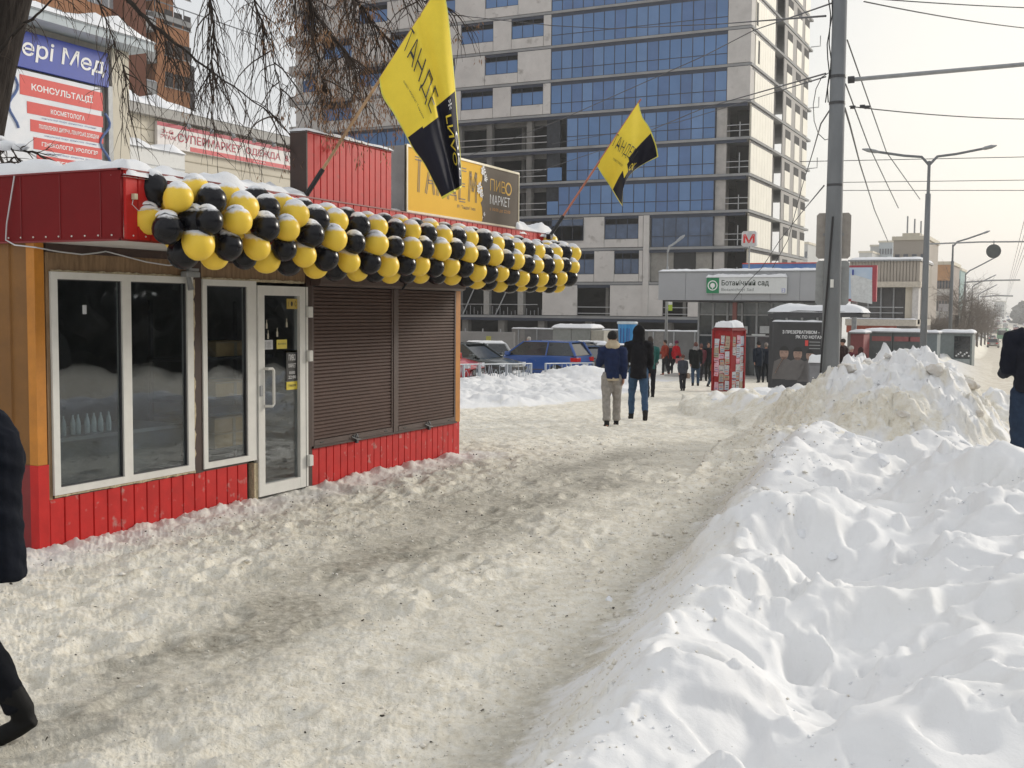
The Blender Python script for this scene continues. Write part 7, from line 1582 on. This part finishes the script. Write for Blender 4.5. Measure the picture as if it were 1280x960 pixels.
def grow(p, d, L_, r, n=9, droop=.9, b=None, wob=.35):
    pts = [p.copy()]; d = d.normalized(); st_ = L_/n
    for i in range(n):
        d = (d+V3((rt_.gauss(0, wob), rt_.gauss(0, wob), rt_.gauss(0, wob*.6)-droop*.42)) * (.42)).normalized(); p = p+d*st_; pts.append(p.copy())
    (b or tw).tube(pts, [r*(1-.75*i/n) for i in range(n+1)], 4 if r < .02 else 6, cap=False); return pts
def limb(px_pts, r0, r1, ntw, Lt, keyp=0., nm='branch', wob=.3, dr=1.2):
    P_ = [at(*q) for q in px_pts]; sm = []
    for i in range(len(P_)-1):
        a_, b_, c_, e_ = P_[max(i-1, 0)], P_[i], P_[i+1], P_[min(i+2, len(P_)-1)]
        for k in range(5):
            t = k/5; sm.append(.5*((2*b_)+(c_-a_)*t+(2*a_-5*b_+4*c_-e_)*t*t+(3*b_-a_-3*c_+e_)*t*t*t)+V3((rt_.gauss(0, .006), rt_.gauss(0, .006), rt_.gauss(0, .006))))
    sm.append(P_[-1]); n = len(sm)
    MB().tube(sm, [r0*.62*(1-i/(n-1))**1.6+r1*.6 for i in range(n)], 7).build('branch', M_BARK, TR, smooth=True)
    for i in range(int(ntw*1.12)):
        f = rt_.random()**.8; k = min(int(f*(n-1)), n-2); p = sm[k].lerp(sm[k+1], rt_.random()); dd = (sm[k+1]-sm[k]).normalized()
        d = dd*rt_.uniform(.2, .9)+V3((rt_.gauss(0, .5), rt_.gauss(0, .5), rt_.uniform(-.7, .25)))
        pts = grow(p, d, Lt*rt_.uniform(.5, 1.2), rt_.uniform(.0035, .0075), 9, dr)
        for j in range(rt_.randrange(1, 4)):
            q = pts[rt_.randrange(2, 8)]; sp_ = grow(q, (pts[-1]-pts[0]).normalized()+V3((rt_.gauss(0, .6), rt_.gauss(0, .6), rt_.gauss(0, .4))), Lt*rt_.uniform(.2, .5), .0035, 6, dr)
            if rt_.random() < keyp: cluster(sp_[-1])
        if rt_.random() < keyp: cluster(pts[-1])
def cluster(p):
    for i in range(rt_.randrange(8, 18)):
        a = p+V3((rt_.gauss(0, .03), rt_.gauss(0, .03), rt_.gauss(-.02, .03))); d = V3((rt_.gauss(0, .35), rt_.gauss(0, .35), -1)).normalized()*rt_.uniform(.035, .06); w = V3((rt_.gauss(0, 1), rt_.gauss(0, 1), 0)).normalized()*.005
        keys.add([a, a+d*.5+w, a+d, a+d*.5-w], [(0, 1, 2, 3)])
# boughs, each traced where it hangs (px, py, metres away)
limb([(6, -20, 11.9), (70, -90, 11.2), (150, -10, 10.4), (190, 30, 10.2), (238, 68, 10.0), (290, 108, 9.9), (350, 150, 9.8)], .06, .008, 34, .8, .02)
limb([(30, -140, 11.8), (150, -170, 11), (240, -80, 10.5), (262, 0, 10.3), (266, 50, 10.2), (262, 100, 10.2)], .055, .010, 60, .95, .02)
limb([(30, -140, 11.8), (200, -190, 11), (300, -80, 10.5), (318, 0, 10.2), (338, 60, 10.2), (352, 120, 10.2)], .05, .006, 46, .85, .02)
limb([(60, -300, 11.6), (250, -260, 11), (350, -120, 10.4), (375, -20, 10.2), (410, 40, 10.1), (440, 75, 10.0)], .06, .010, 120, .8, .55)
limb([(60, -300, 11.6), (280, -230, 11.6), (400, -110, 11), (430, -30, 10.8), (460, 20, 10.6), (490, 55, 10.5)], .05, .008, 130, .8, .6)
limb([(60, -300, 11.6), (300, -260, 11.0), (430, -130, 10.6), (480, -40, 10.4), (520, -5, 10.3), (560, 10, 10.2)], .05, .006, 40, .7, .3)
limb([(60, -300, 11.6), (290, -200, 10.8), (370, -70, 10.3), (388, 0, 10.2), (395, 60, 10.2), (405, 110, 10.2)], .045, .006, 90, .7, .45)
limb([(-22, 95, 12.0), (20, 40, 11.4), (42, 22, 11.2), (60, 5, 11.0), (80, -20, 11)], .03, .012, 12, .5)
limb([(6, -20, 11.9), (60, -60, 11.2), (110, -20, 10.8), (130, 20, 10.6), (150, 70, 10.5), (160, 120, 10.5)], .03, .005, 40, .75)
limb([(30, -140, 11.8), (120, -120, 11), (180, -40, 10.5), (200, 20, 10.4), (215, 90, 10.3)], .03, .005, 44, .8)
limb([(-42, 190, 12.1), (-10, 175, 10.5), (12, 186, 9.6), (40, 190, 9.4), (70, 204, 9.3), (96, 212, 9.2)], .035, .006, 26, .45, wob=.3, dr=.2)
limb([(-10, 175, 10.5), (6, 205, 9.7), (20, 196, 9.5), (34, 214, 9.4)], .02, .006, 14, .4, dr=.2)
o = tw.build('twigs', M_TWIG, TR); stuff(o); o = keys.build('seed_keys', M_KEY, TR); stuff(o)
for (px, py, d_, r_) in ((8, 186, 9.55, .07), (26, 188, 9.45, .05), (-6, 178, 9.9, .06)):
    q = MB().ball(at(px, py-4, d_), r_, 12, 8, (1.6, 1.2, .6), .12); q.build('snow_cover', M_SNOW, TR, smooth=True)
# bare trees along the road
M_FT = mat('hazy bark', (.12, .105, .095), .9, var=.15); M_FTW = mat('hazy twigs', (.17, .145, .125), .9, var=.2, vscale=.4)
def bare_tree_proto(seed, h, spread, ntw):
    rr_ = random.Random(seed); t = thing('tree', 'x', 'tree', (0, 0, 0)); 
    q = MB(); q.tube([(0, 0, -.3), (rr_.gauss(0, .1), 0, h*.35), (rr_.gauss(0, .3), rr_.gauss(0, .3), h*.7)], [.16, .12, .06], 8); q.build('trunk', M_FT, t)
    q = MB()
    for i in range(ntw):
        z = h*rr_.uniform(.25, .75); a = rr_.uniform(0, 2*PI); p = V3((0, 0, z)); d = V3((math.cos(a), math.sin(a), rr_.uniform(.4, 1.4))).normalized(); L_ = spread*rr_.uniform(.5, 1.1)
        pts = [p]
        for k in range(4): d = (d+V3((rr_.gauss(0, .2), rr_.gauss(0, .2), rr_.gauss(0, .2)))).normalized(); p = p+d*L_/4; pts.append(p)
        q.tube(pts, [.035, .025, .018, .012, .006], 3, cap=False)
        for j in range(9):
            s0 = pts[rr_.randrange(1, 5)]; d2 = (d+V3((rr_.gauss(0, .7), rr_.gauss(0, .7), rr_.gauss(0, .7)))).normalized(); e = s0+d2*L_*rr_.uniform(.2, .5); q.tube([s0, (s0+e)/2+V3((rr_.gauss(0, .05), rr_.gauss(0, .05), 0)), e], [.012, .008, .004], 3, cap=False)
            for w_ in range(3): e2 = e+V3((rr_.gauss(0, .35), rr_.gauss(0, .35), rr_.gauss(0, .35))); q.tube([(s0+e)/2, e2], [.006, .004], 3, cap=False)
    q.build('crown', M_FTW, t); return t
PT = [bare_tree_proto(5, 7.5, 3.2, 44), bare_tree_proto(9, 6.5, 2.6, 40), bare_tree_proto(14, 4.2, 2.2, 36)]
spots = [(1208, 112, 0, 'bare tree beside the third lamp post'), (1216, 125, 1, 'slim bare tree second in the row by the road'), (1222, 140, 0, 'bare tree third in the row by the road'), (1227, 160, 1, 'bare tree fourth in the row by the road'), (1232, 185, 0, 'bare tree fifth in the row by the road'), (1236, 215, 0, 'bare tree sixth in the row by the road'), (1239, 250, 0, 'farthest bare tree of the row by the road'),
         (1162, 96, 2, 'low bushy bare tree left of the second lamp post'), (1170, 100, 2, 'brown twiggy tree before the nine storey block'), (1178, 104, 2, 'brown twiggy tree under the pale notice board'), (1186, 98, 2, 'twiggy tree just left of the dark sign box'), (1199, 118, 0, 'bare tree between the second and third lamp posts'), (1205, 135, 1, 'bare tree behind the dark sign box')]
first = set()
for (px, d_, k, lb) in spots:
    p = at(px, 400, d_); p.z = zb(p.y)
    o = PT[k] if k not in first else copy_tree(PT[k]); first.add(k)
    place(o, p, rt_.uniform(0, 6.28), lb, 'bare trees along the road', rt_.uniform(.85, 1.1))
# hazy wood beyond the road on the right and low growth along it
def wood(name, pts, h, seed, m, n=900, r=1.6, label='', cat='wood'):
    rr_ = random.Random(seed); q = MB()
    for i in range(n):
        f = rr_.random()*(len(pts)-1); k = int(f); a = Vector(pts[k]).lerp(Vector(pts[k+1]), f-k); hh = h*(.75+.25*math.sin(f*5+seed)); z = rr_.random()**.7*hh
        c = a+V3((rr_.gauss(0, 2.5), rr_.gauss(0, 2.5), z)); s_ = r*rr_.uniform(.5, 1.2)*(1-.4*z/hh)
        ax_ = [V3((rr_.gauss(0, 1), rr_.gauss(0, 1), rr_.gauss(0, 1))).normalized()*s_ for _ in range(3)]
        q.add([c+ax_[0], c+ax_[1], c-ax_[0]*.8+ax_[2]*.3, c-ax_[1]+ax_[2]*.4, c+ax_[2], c-ax_[2]*.7], [(0, 1, 4), (1, 2, 4), (2, 3, 4), (3, 0, 4), (1, 0, 5), (2, 1, 5), (3, 2, 5), (0, 3, 5)])
    o = q.build(name, m, None); tag(o, label, cat); return stuff(o)
M_WD = mat('dark winter wood', (.085, .09, .088), .95, var=.3, vscale=.1)
a = at(1276, 390, 700); c = at(1330, 390, 560); a.z = zb(a.y)-1; c.z = zb(c.y)-1
wood('far_wood', [a, (a+c)/2, c, c+V3((60, -60, 0)), c+V3((90, -300, 0))], 15, 2, M_WD, 1100, 4.5, 'hazy blue grey wood beyond the road at the right edge')
# the far side of the street, outside the frame but mirrored in the shop windows
wood('street_wood', [V3((26, -45, -1)), V3((24, -10, -1)), V3((24, 20, -1)), V3((24, 60, -2)), V3((20, 120, -3))], 9.5, 4, mat('dark hedge trees', (.035, .034, .030), .95, var=.3, vscale=.2), 2600, 1.5, 'dark line of trees across the street seen mirrored in the kiosk windows')
# low distant roofs and shrubs closing the view down the road
for i, (px0, px1, pyt, d_) in enumerate(((1243, 1252, 383, 760), (1252, 1262, 380, 1000))):
    pass
# loose lumps of ploughed snow and ice
def lump_mesh(seed):
    q = MB(); rr_ = np.random.RandomState(seed); q.ball((0, 0, 0), 1, 26, 18, (1, .85, .7)); v = np.array(q.v)
    for k_ in range(9):
        nn_ = rr_.normal(size=3); nn_ /= np.linalg.norm(nn_); dd_ = v@nn_; lim_ = rr_.uniform(.50, .75); v -= np.clip(dd_-lim_, 0, 9)[:, None]*nn_*.9
    n_ = fbm(v[:, 0]*2.3+seed, v[:, 1]*2.3+v[:, 2]*2.7, 4); v *= (1+.14*n_)[:, None]; q.v = [tuple(x) for x in v]; return q.mesh('snow_lump', M_SNOW, True)
LM = [lump_mesh(i+3) for i in range(4)]; LMD = []
for me_ in LM: c_ = me_.copy(); c_.materials.clear(); c_.materials.append(M_SNOWD); LMD.append(c_)
lumps = [(1100, 575, .16, 0, 'rounded snow lump in the middle of the bank below the heap'), (1060, 548, .15, 0, 'snow lump on the bank just in front of the heap'), (762, 750, .055, 0, 'small snow lump beside the path edge in the foreground'), (735, 728, .05, 1, 'small dirty lump standing on the path edge'), (1207, 555, .14, 0, 'snow lump on the ridge at the right below the heap'), (1278, 550, .17, 0, 'snow lump at the right edge by the feet of the dark jacket'),
         (1165, 438, .15, 1, 'tan chunk on the crest of the heap'), (1140, 430, .16, 1, 'largest brown chunk crowning the heap'), (1060, 462, .20, 1, 'dirty chunk where the heap meets the pole'), (1198, 455, .16, 1, 'dirty chunk on the right shoulder of the heap'), (1170, 463, .20, 1, 'grey chunk halfway down the right shoulder of the heap'), (1212, 480, .15, 1, 'broken chunk low on the right flank of the heap'),
         (1000, 668, .07, 0, 'small pointed lump on the white slope'), (985, 592, .07, 0, 'small lump near the crest of the bank'), (1130, 520, .12, 1, 'brownish lump at the foot of the heap'), (960, 497, .14, 1, 'lump on the low snow heaps left of the pole'), (893, 500, .12, 0, 'lump on the leftmost low snow heap'), (1040, 700, .05, 0, 'tiny lump in the snow of the near slope'), (1225, 520, .10, 1, 'small clod low on the right side of the heap'), (1085, 455, .12, 1, 'clod on the left shoulder of the heap'), (1110, 445, .10, 1, 'small clod left of the heap crest')]
def hit(px, py):
    d = at(px, py, 1)-V3((0, 0, CZ)); ts = np.geomspace(2.4, 60, 900); X = d.x*ts; Y = d.y*ts; Zr = CZ+d.z*ts; H, *_ = terrain(X, Y); k = np.argmax(H > Zr); return V3((X[k], Y[k], H[k]))
for i, (px, py, r_, dk, lb) in enumerate(lumps):
    r_ *= .82
    h_ = hit(px, py); o = bpy.data.objects.new('snow_lump', (LMD if dk else LM)[i % 4]); COL.objects.link(o); o.location = h_-V3((0, 0, r_*.18)); o.scale = (r_*rt_.uniform(.9, 1.3), r_, r_*rt_.uniform(.55, .8)); o.rotation_euler = (rt_.uniform(-.5, .5), rt_.uniform(-.5, .5), rt_.uniform(0, 6)); tag(o, lb, 'snow lump', 'loose snow lumps')
# litter and grit on the trodden path
q = MB()
for i in range(420):
    y = rt_.uniform(2.5, 16); x = rt_.uniform(-6.7, -2.3); z = gz(x, y); s_ = rt_.choice([.006, .008, .012]) ; c_ = V3((x, y, z+s_*.4)); ax_ = [V3((rt_.gauss(0, 1), rt_.gauss(0, 1), rt_.gauss(0, .4))).normalized()*s_ for _ in range(3)]
    q.add([c_+ax_[0], c_+ax_[1], c_-ax_[0], c_-ax_[1], c_+ax_[2]], [(0, 1, 4), (1, 2, 4), (2, 3, 4), (3, 0, 4)])
o = q.build('grit', mat('dark grit', (.06, .05, .04), .9), None); stuff(tag(o, 'dark grit and crumbs scattered over the trodden path', 'grit'))
def crumbs(name, label, m, n, fn, seed):
    rs_ = np.random.RandomState(seed); XY = fn(rs_, n); Zc = terrain(XY[:, 0], XY[:, 1])[0]; n = len(XY)
    s_ = rs_.uniform(.004, .011, n)*np.where(rs_.rand(n) < .07, 2.2, 1)*np.clip(np.hypot(XY[:, 0], XY[:, 1])/7, .8, 1.3)
    base = np.array([(1, 0, 0), (0, 1, 0), (-1, 0, 0), (0, -1, 0), (0, 0, .8), (0, 0, -.6)]); V_ = base[None]*s_[:, None, None]*(1+rs_.uniform(-.35, .35, (n, 6, 3))) + rs_.normal(0, .15, (n, 6, 3))*s_[:, None, None]
    a_ = rs_.uniform(0, 6.28, n); c_, k_ = np.cos(a_)[:, None], np.sin(a_)[:, None]; x_, y_ = V_[..., 0]*c_-V_[..., 1]*k_, V_[..., 0]*k_+V_[..., 1]*c_
    V_ = np.stack([x_+XY[:, 0:1], y_+XY[:, 1:2], V_[..., 2]+Zc[:, None]+s_[:, None]*.2], -1).reshape(-1, 3)
    tri = np.array([(0, 1, 4), (1, 2, 4), (2, 3, 4), (3, 0, 4), (1, 0, 5), (2, 1, 5), (3, 2, 5), (0, 3, 5)]); F_ = (tri[None]+6*np.arange(n)[:, None, None]).reshape(-1, 3)
    me = bpy.data.meshes.new(name); me.from_pydata(V_.tolist(), [], F_.tolist()); me.materials.append(m); me.polygons.foreach_set('use_smooth', [True]*len(F_)); o = link(name, me); stuff(tag(o, label, 'snow crumbs'))
M_CRB = mat('cream snow crumbs', (.66, .61, .52), .85, col2=(.80, .78, .73), vscale=9, spec=.2)
EDX = ([0, 2.4, 3.7, 4.8, 6.0, 9.2, 13.3, 17.8], [-1.5, -1.95, -2.05, -2.2, -2.36, -2.8, -3.35, -4.0])
def f_edge(r, n): y = 2.6+r.rand(n)**1.6*13; return np.stack([np.interp(y, *EDX)+r.normal(.15, .35, n), y], -1)
def f_bank(r, n):
    y = 2.6+r.rand(n)**1.4*11; x = np.interp(y, *EDX)+.5+r.rand(n)*3; k = fbm(x*1.3+2, y*1.3, 3) > .12; return np.stack([x[k], y[k]], -1)
def f_path(r, n): y = 2.6+r.rand(n)**1.6*14; return np.stack([r.uniform(-6.6, -2.6, n), y], -1)
def f_heap(r, n): return np.stack([r.normal(-2.1, 1.2, n), r.normal(16.2, 1.2, n)], -1)
crumbs('snow_crumbs', 'dirty snow crumbs along the edge between path and bank', M_CRB, 2600, f_edge, 3)
crumbs('snow_crumbs', 'white snow crumbs strewn over the near bank', M_SNOW, 2600, f_bank, 4)
crumbs('snow_crumbs', 'loose snow crumbs scattered on the trodden path', M_CRB, 1500, f_path, 5)
crumbs('snow_crumbs', 'snow crumbs over the ploughed heap by the pole', M_SNOW, 700, f_heap, 6)
# ================================================================== HAZE
HZ = MB().box(-2600, 2600, -80, 2600, -7.5, 47).build('haze', None, None); 
hm = bpy.data.materials.new('winter haze'); hm.use_nodes = True; t_ = hm.node_tree; t_.nodes.clear(); o_ = t_.nodes.new('ShaderNodeOutputMaterial'); v_ = t_.nodes.new('ShaderNodeVolumePrincipled')
v_.inputs['Density'].default_value = .0006; v_.inputs['Color'].default_value = (1, 1, 1, 1); v_.inputs['Anisotropy'].default_value = .35
t_.links.new(v_.outputs[0], o_.inputs['Volume']); HZ.data.materials.append(hm); stuff(tag(HZ, 'thin winter haze over the street', 'haze'))
